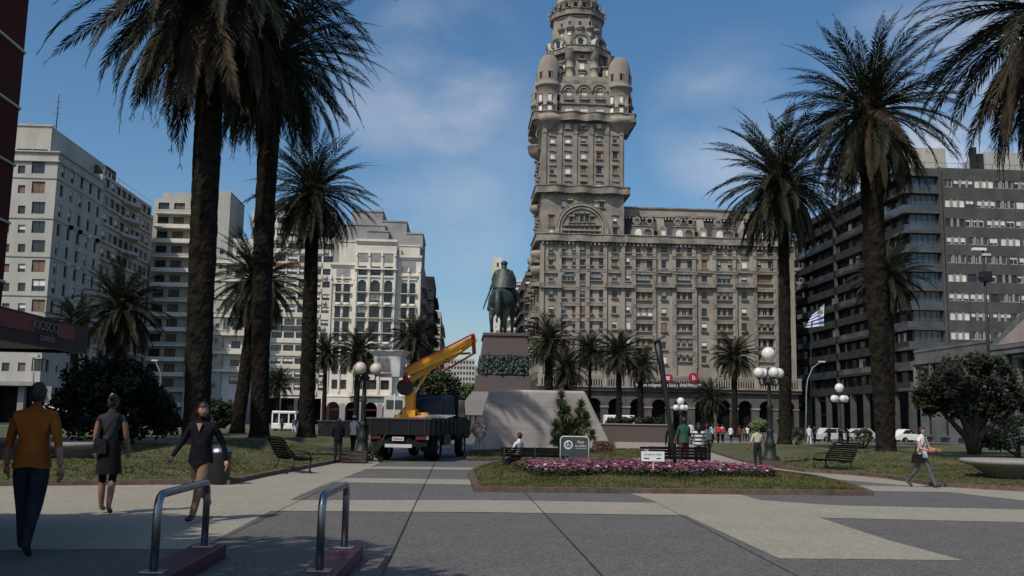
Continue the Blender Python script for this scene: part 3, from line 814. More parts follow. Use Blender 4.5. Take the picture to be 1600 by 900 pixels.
nb = int((XW - XL) / .5)
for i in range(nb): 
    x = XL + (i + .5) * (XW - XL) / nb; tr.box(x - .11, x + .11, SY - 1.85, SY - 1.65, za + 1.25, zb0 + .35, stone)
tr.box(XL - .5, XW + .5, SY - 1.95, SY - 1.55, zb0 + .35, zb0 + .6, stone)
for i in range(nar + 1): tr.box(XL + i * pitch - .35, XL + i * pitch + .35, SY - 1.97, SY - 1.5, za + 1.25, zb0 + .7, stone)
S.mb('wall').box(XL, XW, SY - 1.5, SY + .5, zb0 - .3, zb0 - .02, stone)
# ---- mansard wing
mw = S.mb('mansard_roof')
yb = SY + 1.0; yt = SY + 3.6; zm0 = ZC + .2; zm1 = sz(337, 1100)
mw.hexa([(XR, yb, zm0), (XW, yb, zm0), (XW, SY + 21, zm0), (XR, SY + 21, zm0)], [(XR, yt, zm1), (XW - 2.4, yt, zm1), (XW - 2.4, SY + 18.5, zm1), (XR, SY + 18.5, zm1)], slate)
led.box(XR, XW - 1.8, yt - .9, yt + 15.5, zm1 + .005, zm1 + .45, stone2)
led.box(XR, XW - 1.9, yt - .7, yt + 15.3, zm1 + .45, sz(324, 1100), stone)
led.box(XR, XW - 1.7, yt - 1.0, yt + 15.6, sz(324, 1100), sz(324, 1100) + .3, stone2)
for i in range(int((XW - XR) / .7)): 
    x = XR + .3 + .7 * i
    if x < XW - 2.6: led.prism([(x - .22, zm1 + .002), (x + .22, zm1 + .002), (x + .14, zm1 - .5), (x - .14, zm1 - .5)], 'y', yt - .72, yt - .5, frame_w)
for px in (1036, 1098.5, 1162):
    x = P(px, 350, SY).x; mw.hexa([(x - .85, yb - .5, zm0), (x + .85, yb - .5, zm0), (x + .85, yb + .6, zm0), (x - .85, yb + .6, zm0)], [(x - .75, yt - .6, zm1), (x + .75, yt - .6, zm1), (x + .75, yt + .3, zm1), (x - .75, yt + .3, zm1)], stone)
    mw.box(x - .75, x + .75, SY - .3, yb + .6, zm0, zm0 + 2.3, stone); S.win((x, SY - .31, zm0 + .3), (1, 0, 0), .9, 1.7, 2)
    arch_trim(mw, x, SY - .2, zm0 + 2.3, .01, .75, .1, stone2)
for px in (1005, 1069, 1132, 1195):
    x = P(px, 355, SY).x; d = MB()
    z0 = zm0; hh = 3.1
    d.prism([(x - 2.25, z0), (x + 2.25, z0), (x + 2.25, z0 + hh - .7), (x + 1.7, z0 + hh - .1), (x - 1.7, z0 + hh - .1), (x - 2.25, z0 + hh - .7)], 'y', SY + .2, yt, stone)
    for s_ in (-1, 1):
        arch_trim(d, x + s_ * 1.0, SY + .2, z0 + 1.75, .72, .14, .1, stone2); d.box(x + s_ * 1.0 - .72, x + s_ * 1.0 + .72, SY + .12, SY + .19, z0 + .4, z0 + 1.75, blind_d if s_ > 0 else blind)
        rows = [[(x + s_ + .72 * math.cos(a), SY + .15, z0 + 1.75 + .72 * math.sin(a)) for a in [math.pi * k / 8 for k in range(9)]], [(x + s_, SY + .15, z0 + 1.75)] * 9]
        d.grid(rows, blind if s_ < 0 else glass, False)
    d.box(x - 2.4, x + 2.4, SY + 0.0, SY + .3, z0 + hh - .12, z0 + hh + .1, stone2)
    for s_ in (-1.35, 1.35):   # round lucarnes
        arch_trim(d, x + s_, SY + .6, z0 + hh + 1.0, .5, .35, .6, stone2, 18, 0, 2 * math.pi)
        d.ball((x + s_, SY + .75, z0 + hh + 1.0), .52, blind if s_ < 0 else glass, 10, sy=.25)
    for i, p in enumerate(d.v): d.v[i] = p - V((x, SY, z0))
    d.build('dormer', S.root, (x, SY, z0), fix=False)
rb = MB(); a = P(1100, 324, SY)
rb.box(sx(1090, 320), sx(1140, 320), SY + 9, SY + 14, ZM, ZM + 2.2, frame_w)
rb.build('rooftop_room', S.root, fix=False)
# ---- tower shaft
zt0 = ZC + .2
def tower_rects():
    rs = []
    for i, px in enumerate((863, 887, 911.5, 936, 961)):
        for y, h in ((197, 8), (219, 10), (243, 11), (266, 12), (290, 10)):
            st = rnd.choice([2, 2, 3, 2, 4, 5])
            if (i, y) == (3, 243): st = 8
            if (i, y) in ((3, 266), (4, 243)): st = 1
            p = P(px, y + h / 2, SY); rs.append((p.x - XL, p.z - zt0, 1.0 if i in (0, 4) else 1.15, h * .13 * 1.05, st))
    for px, y, h, st in ((861, 343, 14, 5), (861, 361, 12, 2), (961, 344, 14, 3), (961, 362, 13, 1), (881, 318, 9, 2), (890.5, 318, 9, 5), (931, 320, 9, 2), (940.5, 320, 9, 1)):
        p = P(px, y + h / 2, SY); rs.append((p.x - XL, p.z - zt0, .95, h * .13, st))
    # great arch window
    for y, h, n in ((353, 14, 7), (334, 13, 5)):
        for k in range(n):
            px = 909 + (k - (n - 1) / 2) * 8.1; p = P(px, y + h, SY)
            rs.append((p.x - XL, p.z - zt0, .85, h * .128 * (1 if n == 7 or k in (1, 2, 3) else .62), 1 if (k + n) % 3 else 5))
    return rs
S.facade((XL, SY, zt0), (1, 0, 0), XR - XL, ZB - zt0, tower_rects(), stone3, part='tower_wall', depth=.24, sill=(.35, .2, stone2), hood=(.3, .25, stone2))
tw = S.mb('tower_wall')
TD = 17.5
S.facade((XL, SY + TD, zt0), (0, -1, 0), TD, ZB - zt0, [(u, z, 1.1, 1.6, 1) for u in (3, 6.4, 9.8, 13.2) for z in [1.5 + 3.1 * k for k in range(7)]], stone3, part='tower_wall', sill=(.5, .25, stone2), depth=.3)
tw.box(XR - .3, XR, SY + .36, SY + TD, zt0, ZB, stone3); tw.box(XL + .3, XR - .3, SY + TD - .3, SY + TD, zt0, ZB, stone3)
x = P(909, 366, SY).x; z = P(909, 357, SY).z
arch_trim(tr, x, SY, z, 4.15, .35, .35, stone2, 28); arch_trim(tr, x, SY, z, 4.75, .35, .55, stone, 28); arch_trim(tr, x, SY, z, 5.25, .3, .35, stone2, 28)
for s_ in (-1, 1): tr.box(*sorted((x + s_ * 4.15, x + s_ * 4.5)), SY - .35, SY, ZC + .3, z, stone2); tr.box(*sorted((x + s_ * 4.75, x + s_ * 5.55)), SY - .5, SY, ZC + .3, z, stone)
tr.box(x - 4.1, x + 4.1, SY - .25, SY, z - .55, z - .15, stone2)
# pilasters of the shaft
for px in (851, 875, 899, 924, 948.5, 971):
    xx = P(px, 240, SY).x; tr.box(xx - .35, xx + .35, SY - .28, SY, ZT + .6, ZB - 1.2, stone3); tr.box(xx - .42, xx + .42, SY - .4, SY, ZB - 3.4, ZB - 1.3, stone2)
# wavy balcony at ZT
def around(x0, x1, y0, base, amp, per, ph, back=12, side=1.0, nw=46):
    w = wavy(x0, x1, y0, base, amp, per, ph, nw)
    return [((x0, y0 + back), (x0 - side, y0 + back)), ((x0, y0 + .4), (x0 - side, y0 + .2)), ((x0 + .1, y0 + .1), (x0 - side * .7, y0 - side * .7))] + w[1:-1] + [((x1 - .1, y0 + .1), (x1 + side * .7, y0 - side * .7)), ((x1, y0 + .4), (x1 + side, y0 + .2)), ((x1, y0 + back), (x1 + side, y0 + back))]
ledge(led, around(XL, XR, SY, .8, 1.0, (XR - XL) / 3, .5, side=1.3), ZT - .5, .45, stone2, rail=.9)
for i in range(9): 
    xx = XL + 1 + i * (XR - XL - 2) / 8; tr.prism([(SY - .02, ZT - 1.3), (SY - .9, ZT - .55), (SY - .02, ZT - .55)], 'x', xx - .2, xx + .2, stone2)
# corbelled corner balconies (left side lower one, too)
tr.lathe((XL - .3, SY + 7, sz(225, 830)), [(.1, -1.6), (1.5, -.8), (2.1, 0), (2.2, 1.2), (2.4, 1.4), (.1, 1.4)], stone2, 14)
tr.lathe((XL - .3, SY + 7, sz(318, 830)), [(.1, -1.2), (1.0, -.6), (1.6, 0), (1.7, 1.0), (.1, 1.0)], stone2, 14)
# ---- belvedere level with four corner turrets
z1 = ZB; z2 = sz(132)
XA, XB = XL - .6, XR + 1.0
rs = []
for px in (888, 912, 936.5):
    p = P(px, 175, SY); rs.append((p.x - XA, P(px, 176, SY).z - z1 if False else sz(175.5, px) - z1, 1.9, 1.55, 2)); rs.append((p.x - XA, sz(152.5, px) - z1, 1.35, 1.35, 2))
S.facade((XA, SY - .2, z1), (1, 0, 0), XB - XA, z2 - z1, rs, stone, part='tower_wall', sill=(.4, .2, stone2))
tw.box(XA + .3, XB - .3, SY + .3, SY + TD - 1, z1 - .2, z2, stone)
for px in (888, 912, 936.5):
    xx = sx(px, 150); arch_trim(tr, xx, SY - .2, sz(144, px), .85, .25, .25, stone2); arch_trim(tr, xx, SY - .2, sz(144, px), 1.45, .3, .4, stone)
    balcony(S, px, 155.5, 2.0, .6, h=.7, Y=SY - .2, brackets=False)
tr.box(XA, XB, SY - .55, SY - .2, sz(163) - .15, sz(163) + .1, stone2)
tr.box(XA, XB, SY - .65, SY - .2, sz(176.5) - .25, sz(176.5), stone2)
ledge(led, around(XA, XB, SY - .2, .9, .8, (XB - XA) / 4, .5, side=1.6), z1 - .6, .5, stone2, rail=1.1)
TUR = [(858, SY + 1.3), (969, SY + 1.3), (858, SY + 14.5), (969, SY + 14.5)]
for px, ty in TUR:
    xx = sx(px, 150); r = 2.55; tu = MB()
    c = (0, 0, 0); H1 = sz(133) - z1; H2 = sz(84) - z1
    tu.lathe(c, [(.1, -3.3), (1.0, -3.2), (1.3, -2.6), (2.0, -2.3), (2.1, -1.5), (2.8, -1.2), (3.3, -.7), (3.4, .35), (3.15, .36), (3.15, 0), (r, 0), (r, .9), (r, 2.4), (r + .18, 2.5), (r + .18, 2.7), (r, 2.8), (r, H1 - .6), (r + .3, H1 - .5), (r + .35, H1 - .1), (r + .1, H1), (r, H1 + .1)] +
             [(r * max(.02, (1 - (k / 10) ** 3.4) ** .5), H1 + .1 + (H2 - H1) * k / 10) for k in range(1, 11)], stone, 20)
    for k in range(14):
        a = 2 * math.pi * k / 14; tu.prism([(-.14, -.3), (.14, -.3), (.14, .3), (-.14, .3)], 'z', .1, .11, stone2)
    for lvl, (wz, wh, hw) in enumerate(((1.0, 1.35, .8), (3.3, 1.5, .72), (H1 + 1.0, 1.2, .5))):
        for a in (-135, -112 + 22, -45, 180, 0):
            aa = R(a); T = Matrix.Translation((math.cos(aa) * (r + (.02 if lvl < 2 else -.06)), math.sin(aa) * (r + (.02 if lvl < 2 else -.06)), wz)) @ Matrix.Rotation(aa + math.pi / 2, 4, 'Z')
            tu.box(-hw / 2, hw / 2, -.06, .06, 0, wh, blind if (lvl < 2 and a != -45) else void, T)
            tu.box(-hw / 2 - .15, -hw / 2, -.14, .06, -.1, wh + .15, stone2, T); tu.box(hw / 2, hw / 2 + .15, -.14, .06, -.1, wh + .15, stone2, T); tu.box(-hw / 2 - .2, hw / 2 + .2, -.22, .06, wh + .151, wh + .3, stone2, T)
            if lvl == 1: tu.box(-hw / 2 - .3, hw / 2 + .3, -.5, .06, -.45, -.05, stone2, T)
    tu.build('turret', S.root, (xx, ty, z1), fix=False)
# ---- next drum with bartizans
z3 = sz(72); r4 = (sx(952, 100) - sx(871, 100)) / 2; cx = (sx(952, 100) + sx(871, 100)) / 2; cy = SY + 8
def octagon(r, a0=22.5): return [(cx + r / math.cos(R(22.5)) * math.cos(R(a0 + 45 * k)), cy + r / math.cos(R(22.5)) * math.sin(R(a0 + 45 * k))) for k in range(8)]
tw.prism(octagon(r4), 'z', z2 - .4, z3, stone)
for aa in (-90, -135, -45, 0, 180):
    a = R(aa); U = (-math.sin(a), math.cos(a), 0)
    for zz, hh, st in ((z2 + 1.7, 1.5, 2), (z2 + 4.3, 1.5, 2), (z2 + 6.6, 1.0, 0)):
        p = V((cx + math.cos(a) * (r4 + .03), cy + math.sin(a) * (r4 + .03), zz)); S.win(p, U, 1.1, hh, st)
        T = Tm(p, U); tr.box(-.9, .9, -.5, .05, -.4, -.1, stone2, T); tr.box(-.75, .75, -.3, .05, hh + .1, hh + .3, stone2, T)
for px in (892, 931, 866, 957):
    xx = sx(px, 95); yy = (cy - r4 - .1) if px in (892, 931) else cy - r4 * .45
    zz = sz(118)
    tr.lathe((xx, yy, zz), [(.1, -1.3), (.6, -.9), (.9, -.1), (1.1, .1), (1.1, .5), (.85, .6), (.85, 2.2), (1.0, 2.3), (1.0, 2.6), (.85, 2.7), (.85, 4.2), (1.0, 4.3), (1.0, z3 - zz - .8), (1.3, z3 - zz - .1)], stone, 12)
def ring(r, z, h, rail, out=.9, lob=0, side=stone2, n=48):
    pts = []
    for k in range(n + 1):
        a = -math.pi * 1.5 + 2 * math.pi * k / n; w = out + lob * (.5 + .5 * math.cos(8 * a + math.pi))
        pts.append(((cx + r * math.cos(a), cy + r * math.sin(a)), (cx + (r + w) * math.cos(a), cy + (r + w) * math.sin(a))))
    ledge(led, pts, z, h, side, rail=rail, th=.2)
ring(r4 - .2, z3 - .5, .5, .8, 1.3, .5)
for s_, px0, px1 in ((-1, 862, 880), (1, 945, 962)):
    x0_, x1_ = sx(px0, 110), sx(px1, 110)
    tw.box(x0_, x1_, SY + 3.2, SY + 13, z2, z2 + 5.0, stone); tr.box(x0_ - .3, x1_ + .3, SY + 2.8, SY + 13.2, z2 + 5.0, z2 + 5.3, stone2)
    for zz in (1.2, 3.2): S.win(((x0_ + x1_) / 2, SY + 3.17, z2 + zz), (1, 0, 0), 1.0, 1.3, 2); tr.box((x0_ + x1_) / 2 - .9, (x0_ + x1_) / 2 + .9, SY + 2.6, SY + 3.15, z2 + zz - .4, z2 + zz - .1, stone2)
# parapet of the belvedere roof + big step behind
tr.box(XA + 1, XB - 1, SY + .3, SY + .6, z2, z2 + 1.0, stone2)
tr.box(XA + 3.0, XB - 3.0, SY + 1.2, SY + 12, z2, z2 + 2.2, stone)
# ---- arched lucarne level and upper drum
r5 = (sx(947, 40) - sx(870, 40)) / 2
z4 = sz(11); cx5 = sx(908.5, 40)
tw.prism([(cx5 + r5 / math.cos(R(22.5)) * math.cos(R(22.5 + 45 * k)), cy + r5 / math.cos(R(22.5)) * math.sin(R(22.5 + 45 * k))) for k in range(8)], 'z', z3, z4, stone)
for aa, rr in ((-90, 2.3), (-135, 2.0), (-45, 2.0), (180, 2.0), (0, 2.0)):
    a = R(aa); U = V((-math.sin(a), math.cos(a), 0)); base = V((cx5 + math.cos(a) * (r5 + 1.2), cy + math.sin(a) * (r5 + 1.2), z3 + 1.35))
    T = Tm(base, U); d = MB()
    arch_trim(d, 0, 0, 0, rr - .55, .55, .3, stone2, 18)
    prof = [(rr * math.cos(math.pi * k / 16), rr * math.sin(math.pi * k / 16)) for k in range(17)] + [(-rr, -.8), (rr, -.8)]
    d.prism(prof, 'y', .02, 1.6, frame_w)
    d.box(-.5, .5, -.06, .01, -.6, .6, glass); arch_trim(d, 0, .01, .6, .01, .5, .06, glass); arch_trim(d, 0, 0, .6, .5, .15, .15, stone2)
    S.mb('lucarnes').add(d, T)
for aa in (-90, -135, -45, 0, 180, -112.5, -67.5):
    a = R(aa); U = (-math.sin(a), math.cos(a), 0)
    for zz, hh in ((z3 + 3.5, .9), (z3 + 5.4, 1.4)):
        p = V((cx5 + math.cos(a) * (r5 + (.03 if aa in (-90, -135, -45, 0, 180) else .45)), cy + math.sin(a) * (r5 + (.03 if aa in (-90, -135, -45, 0, 180) else .45)), zz)); S.win(p, U, .8, hh, 2 if zz < z3 + 4 else 0)
        if zz > z3 + 5 and aa in (-135, -45, -90, -112.5, -67.5): tr.lathe((p.x, p.y, zz - .4), [(.1, -.5), (.9, -.1), (1.0, .4), (.1, .4)], stone2, 10)
cxs, cx = cx, cx5
ring(r5 - .2, z4 - .4, .5, .7, .8, .25); ring(r5 - .2, z3 + 2.9, .2, 0, .5, 0); ring(r5 - .1, z4 - 1.0, .2, 0, .4)
for k in range(16):
    a = 2 * math.pi * k / 16; tr.lathe((cx + (r5 + 1.0) * math.cos(a), cy + (r5 + 1.0) * math.sin(a), z4 + 1.0), [(.25, 0), (.3, .4), (.12, .6), (.22, .9), (.02, 1.5)], stone2, 6)
    a += .2; tr.lathe((cx + (r4 + 1.2) * math.cos(a), cy + (r4 + 1.2) * math.sin(a), z3 + .9), [(.28, 0), (.3, .4), (.12, .6), (.22, .9), (.02, 1.3)], stone2, 6)
tw.lathe((cx, cy, z4), [(r5 - .4, 0), (r5 - .4, 3), (r5 - .1, 3.2), (r5 - .8, 3.8), (r5 - 1.0, 7), (r5 - 2, 10), (2, 13), (1.6, 17), (.2, 22)], stone, 16)
for k in range(16):
    a = 2 * math.pi * (k + .5) / 16
    T = Matrix.Translation((cx + math.cos(a) * (r5 - .38), cy + math.sin(a) * (r5 - .38), z4 + 1.0)) @ Matrix.Rotation(a + math.pi / 2, 4, 'Z'); tr.box(-.35, .35, -.08, .05, 0, 1.5, void, T)
cx = cxs
# banner and round signs on the palace front
S.done((XC, SY, 0))
bn = MB(); q0, q1 = P(991, 597, SY - 2.3), P(1098, 607, SY - 2.3)
bn.box(q0.x, q1.x, SY - 2.25, SY - 2.1, q1.z - .2, q0.z + .1, black)
tx = text_mb('Software Inteligente  para Salud y  SMARTPHONES', 1.0, lettering, .01)
w = max(v.x for v in tx.v) - min(v.x for v in tx.v); k_ = (q1.x - q0.x - .6) / w
o = bn.build('black_banner'); tag(o, 'long black banner with white lettering over the palace arcade', 'banner')
t_ = MB(); t_.add(tx, Matrix.Translation(((q0.x + q1.x) / 2, SY - 2.27, (q0.z + q1.z) / 2)) @ Matrix.Diagonal((k_, 1, k_ * 1.5, 1)))
oo = t_.build('lettering', o)
q = P(1042, 591, SY - 2.3); bs = MB(); bs.box(q.x - 1.1, q.x + 1.1, SY - 2.2, SY - 2.05, q.z - .7, q.z + .75, signred)
for zz in (.1, -.3): bs.box(q.x - .5, q.x + .6, SY - 2.23, SY - 2.2, q.z + zz, q.z + zz + .25, lettering)
tag(bs.build('red_signboard'), 'rectangular red signboard above the black banner', 'sign')
q = P(1084, 590, SY - 2.3); bs = MB(); bs.tube([(q.x, SY - 2.2, q.z), (q.x, SY - 2.05, q.z)], 1.0, signred, 24)
bs.add(text_mb('b', 1.4, lettering, .01), Matrix.Translation((q.x, SY - 2.22, q.z)))
tag(bs.build('round_sign'), 'round red sign beside the dark arch of the palace', 'sign')
# ====================== buildings on the kiosk side
# --- white hotel block, corner at px 92
YC = 150.0
c0 = P(92, 239, YC); xW = c0.x; zTop = c0.z
B = Bld('hotel_block', 'white block of eight window rows and a set-back top floor beside the brick tower', 'building')
xl = P(-60, 300, YC).x
rs = []
for y in (264, 295, 327, 357, 387, 418, 448, 480, 511, 542, 573):
    for px, w in ((33, 1.1), (59, 2.0), (8, 1.1), (-22, 2.0)):
        p = P(px, y + 7, YC); rs.append((p.x - xl, p.z, w, 1.9 if w > 1.5 else 1.3, rnd.choice([1, 1, 3, 1, 5])))
rs = [(r[0], r[1] - 5.4, r[2], r[3], r[4]) for r in rs if r[1] > 5.5]
B.facade((xl, YC, 5.4), (1, 0, 0), xW - xl, zTop - 5.4, rs, whiteb, depth=.3)
yE = 169.5
rs = []
for y in (264, 295, 327, 357, 387, 418, 448, 480, 511, 542, 573):
    z = P(60, y + 7, YC).z
    for k in range(5): rs.append((2.2 + k * 3.85, z, 1.25, 1.9, rnd.choice([1, 1, 3, 1, 4])))
rs = [(r[0], r[1] - 5.4, r[2], r[3], r[4]) for r in rs if r[1] > 5.5]
B.facade((xW, YC, 5.4), (0, 1, 0), yE - YC, zTop - 5.4, rs, whiteb, depth=.3)
t = B.mb('trim')
for dz in (.2, -1.3): t.box(xl, xW + .35, YC - .35, yE, zTop + dz - .2, zTop + dz, whiteb)
for y in (279, 342, 402, 463, 525): z = P(60, y, YC).z; t.box(xl, xW + .12, YC - .12, yE - .1, z, z + .15, greyb)
t.box(xl, xW - .02, YC + .4, yE, zTop - .4, zTop - .05, greyb)
ph = B.mb('penthouse'); a = P(82, 198, YC + 4)
B.facade((xl, YC + 4, zTop), (1, 0, 0), a.x - xl, a.z - zTop, [(P(px, 221, YC + 4).x - xl, .5, 2.4, 1.1, 1) for px in (39, 64)], whiteb, part='penthouse')
ph.box(xl, a.x, YC + 4.4, yE + 14, zTop, a.z - .01, whiteb); ph.box(xl, a.x + .2, YC + 3.8, YC + 4.3, a.z, a.z + .3, whiteb)
for k in range(12): # air conditioners
    z = P(60, rnd.choice((295, 327, 357, 387, 448)) + 10, YC).z - .8; yy = YC + 2.2 + rnd.randrange(5) * 3.85; t.box(xW, xW + .45, yy - .1, yy + .7, z, z + .6, offw)
t.box(xl, xW + .6, YC - 2.6, YC + .1, 5.4, 6.0, greyb)   # canopy storey
gf = B.mb('ground_floor'); gf.box(xl, xW - .4, YC + .6, YC + 19, 0, 5.4, void)
pil = MB(); pil.box(-.45, .45, -.45, .45, -.14, 5.4, greyb); pm_ = pil.mesh('pillar')
for k in range(8): link_mesh('pillar', pm_, B.root, (xl + k * 4, YC - .5, 0))
for k in range(1, 6): link_mesh('pillar', pm_, B.root, (xW + .3, YC - .5 + k * 4, 0))
B.done((xW, YC, 0))
an = MB(); a = P(88, 198, YC + 8); an.tube([(a.x, YC + 8, a.z - .5), (a.x, YC + 8, P(88, 148, YC + 8).z)], .09, frame_d, 5)
for k in range(3): an.box(a.x - .5, a.x + .5, YC + 7.95, YC + 8.05, a.z + 2.2 + k, a.z + 2.28 + k, frame_d)
tag(an.build('rooftop_antenna'), 'thin antenna mast on top of the white block', 'antenna')

# --- next: tall strip-window block with angled bays
B = Bld('apartment_block', 'pale block with ribbons of large windows, in line behind the white hotel block', 'building')
x = xW; y0, y1 = yE + .05, 196.0; H = P(166, 272, y0).z
rs = []; nfl = int(H / 3.1)
for f in range(2, nfl):
    for k in range(9): rs.append((1.6 + k * 2.9, f * 3.1 + .9, 2.3, 1.75, rnd.choice([20, 21, 1, 23])))
B.facade((x, y0, 0), (0, 1, 0), y1 - y0, H, rs, whiteb, depth=.3)
t = B.mb('trim')
for f in range(2, nfl): 
    t.box(x, x + .5, y0 + .2, y1 - .1, f * 3.1 + .35, f * 3.1 + .8, whiteb)
    if f > nfl - 5: t.prism([(x + .5, y0 + 9), (x + 2.2, y0 + 13.5), (x + .5, y0 + 18)], 'z', f * 3.1 + .1, f * 3.1 + .7, whiteb)
t.box(x - 14, x - .02, y0 + .1, y1, H - .6, H - .3, greyb); t.box(x - 14, x - .3, y0, y0 + .3, 0, H, whiteb); t.box(x - 14, x - .3, y1 - .3, y1, 0, H, whiteb)
t.box(x - 10, x - 1, y0 + 3, y0 + 8, H, H + 2.4, conc)
for k in range(14): t.box(x - .25, x - .2, y0 + k * 1.9, y0 + k * 1.9 + .06, H, H + 1, frame_w)
t.box(x - .25, x - .2, y0, y1, H + 1, H + 1.06, frame_w)
for k in range(7): t.box(x + .3, x + 1.1, y0 + k * 4, y0 + k * 4 + .8, -.14, 6, greyb)
B.done((x, y0, 0))

# --- balcony tower
YB = 200.0
B = Bld('balcony_tower', 'narrow tower of stacked white balconies behind the thickest palm trunk', 'building')
xa, xb, xc = P(232, 450, YB).x, P(298, 450, YB).x, P(357, 400, YB).x
H = P(270, 311, YB).z; H2 = P(330, 299, YB).z
rs = []
for k in range(14):
    z = H - 3.2 - k * 3.05
    if z > 3: rs += [(2.0, z + .1, 2.2, 2.3, 1), (5.2, z + .1, 2.2, 2.3, 5)]
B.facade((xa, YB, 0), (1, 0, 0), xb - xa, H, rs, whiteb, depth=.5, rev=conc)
B.facade((xb, YB - 1, 0), (1, 0, 0), xc - xb, H2, [(xc - xb - 1.2, 4 + 3.05 * k, .7, .9, 1) for k in range(11)], whiteb, depth=.2)
t = B.mb('trim'); t.box(xb, xb + .3, YB - .99, YB + 12, 0, H2, whiteb); t.box(xb, xc, YB - .6, YB + 12, H2 - .5, H2 - .2, conc); t.box(xc - .3, xc, YB - .6, YB + 12, 0, H2 - .5, whiteb); t.box(xa, xb, YB + .6, YB + 12, H - .6, H - .3, conc); t.box(xa - .02, xa + .3, YB + .05, YB + 12, 0, H, whiteb)
t.box(xa + 1, xb - .5, YB + 2, YB + 6, H, H + 1.8, whiteb)
t.box(xa - 6, xa - .05, YB + 3, YB + 12, 0, H - 3, conc)
for k in range(14):
    z = H - 3.3 - k * 3.05
    if z > 3:
        mb = MB(); w = xb - xa - .8; mb.box(-w / 2, w / 2, -1.7, -.01, -.1, .1, white2); mb.box(-w / 2, w / 2, -1.7, -1.6, .1, .75, white2 if k % 3 else whiteb)
        mb.box(-w / 2, -w / 2 + .1, -1.6, -.01, .1, .75, white2); mb.box(w / 2 - .1, w / 2, -1.6, -.01, .1, .75, white2); mb.box(-w / 2, w / 2, -1.68, -1.63, .95, 1.0, frame_d)
        mb.build('balcony', B.root, ((xa + xb) / 2 + .3, YB, z), fix=False)
B.done(((xa + xb) / 2, YB, 0))

# --- white balcony house + yellow-grey office slab
YD = 200.0
B = Bld('balcony_house', 'white house front with long railed balconies over low arches, seen between two palm trunks', 'building')
xa, xb = P(326, 550, YD).x, P(386, 550, YD).x; H = P(350, 372, YD).z
rs = []
for y in (600, 574, 545, 516, 488, 460, 432, 404):
    z = P(350, y, YD).z
    for u in (2.0, 5.4): rs.append((u, z, 1.9, 1.6, rnd.choice([1, 1, 3])))
B.facade((xa, YD, P(350, 625, YD).z), (1, 0, 0), xb - xa, H - P(350, 625, YD).z, [(r[0], r[1] - P(350, 625, YD).z, r[2], r[3], r[4]) for r in rs], white2)
for y in (580, 552, 523, 495, 467, 439, 411):
    z = P(350, y, YD).z; mb = MB(); w = (xb - xa) - .6
    mb.box(-w / 2, w / 2, -1.2, -.01, -.18, 0, white2); mb.box(-w / 2, w / 2, -1.2, -1.1, .85, .95, white2); mb.box(-w / 2, w / 2, -1.2, -1.1, .0, .4, white2)
    for i in range(20): mb.box(-w / 2 + i * w / 20, -w / 2 + i * w / 20 + .12, -1.18, -1.12, .4, .85, white2)
    mb.build('balcony', B.root, ((xa + xb) / 2, YD, z), fix=False)
t = B.mb('arcade'); zt = P(350, 625, YD).z
t.box(xa, xb, YD - .5, YD - .2, zt - .9, zt, white2); t.box(xa, xb, YD + 1, YD + 1.1, 0, zt, void)
for k in range(4): t.box(xa + k * 2.6, xa + k * 2.6 + .6, YD - .5, YD + .3, -.14, zt - .9, greyb)
t.box(xa, xb, YD + .5, YD + 12, H - .5, H - .2, conc); t.box(xa, xa + .3, YD + .5, YD + 12, 0, H, white2); t.box(xb - .3, xb, YD + .5, YD + 12, 0, H, white2)
B.done(((xa + xb) / 2, YD, 0))

YE = 206.0
B = Bld('office_slab', 'tall slab of yellowish bands and dark window rows beside the cream block', 'building')
xa, xb = P(388, 450, YE).x, P(521, 450, YE).x; H = P(460, 330, YE).z; z0 = P(460, 622, YE).z
rs = []; f = z0 + .6; st_ = 2.75; i = 0
while f < H - 2.5:
    for k in range(7):
        rs.append((1.4 + k * (xb - xa - 2.2) / 6.2, f + 1.05 - z0, 2.2, 1.35, rnd.choice([1, 1, 21, 3, 23]) ))
    f += st_
B.facade((xa, YE, z0), (1, 0, 0), xb - xa, H - z0, rs, white2, depth=.3)
t = B.mb('spandrels'); f = z0 + .6; i = 0
while f < H - 2.2:
    t.box(xa + .2, xb - 2.6 + (i % 2) * .2, YE - .25, YE - .005, f + .05, f + .95, yellowp if i > 5 else conc if i % 4 == 1 else white2)
    if i % 2: t.box(xb - 2.2, xb - 1.5, YE - .4, YE - .01, f + .3, f + .9, offw)
    f += st_; i += 1
t.box(xa, xb, YE + .5, YE + 14, H - .5, H - .2, conc); t.box(xb - .3, xb, YE + .4, YE + 14, 0, H, greyb); t.box(xa, xa + .3, YE + .4, YE + 14, 0, H, greyb)
t.box(xa + 2, xb - 4, YE + 2, YE + 7, H, H + 2.0, conc)
for k in range(6): t.box(xa + .4 + k * 3.5, xa + 1.2 + k * 3.5, YE - .6, YE + .3, -.14, z0, conc)
t.box(xa, xb, YE + 1, YE + 1.1, 0, z0, void)
q = P(430, 413, YE); t.box(P(415, 413, YE).x, P(470, 413, YE).x, YE - .35, YE - .26, q.z - .15, q.z + .25, redp)
B.done(((xa + xb) / 2, YE, 0))

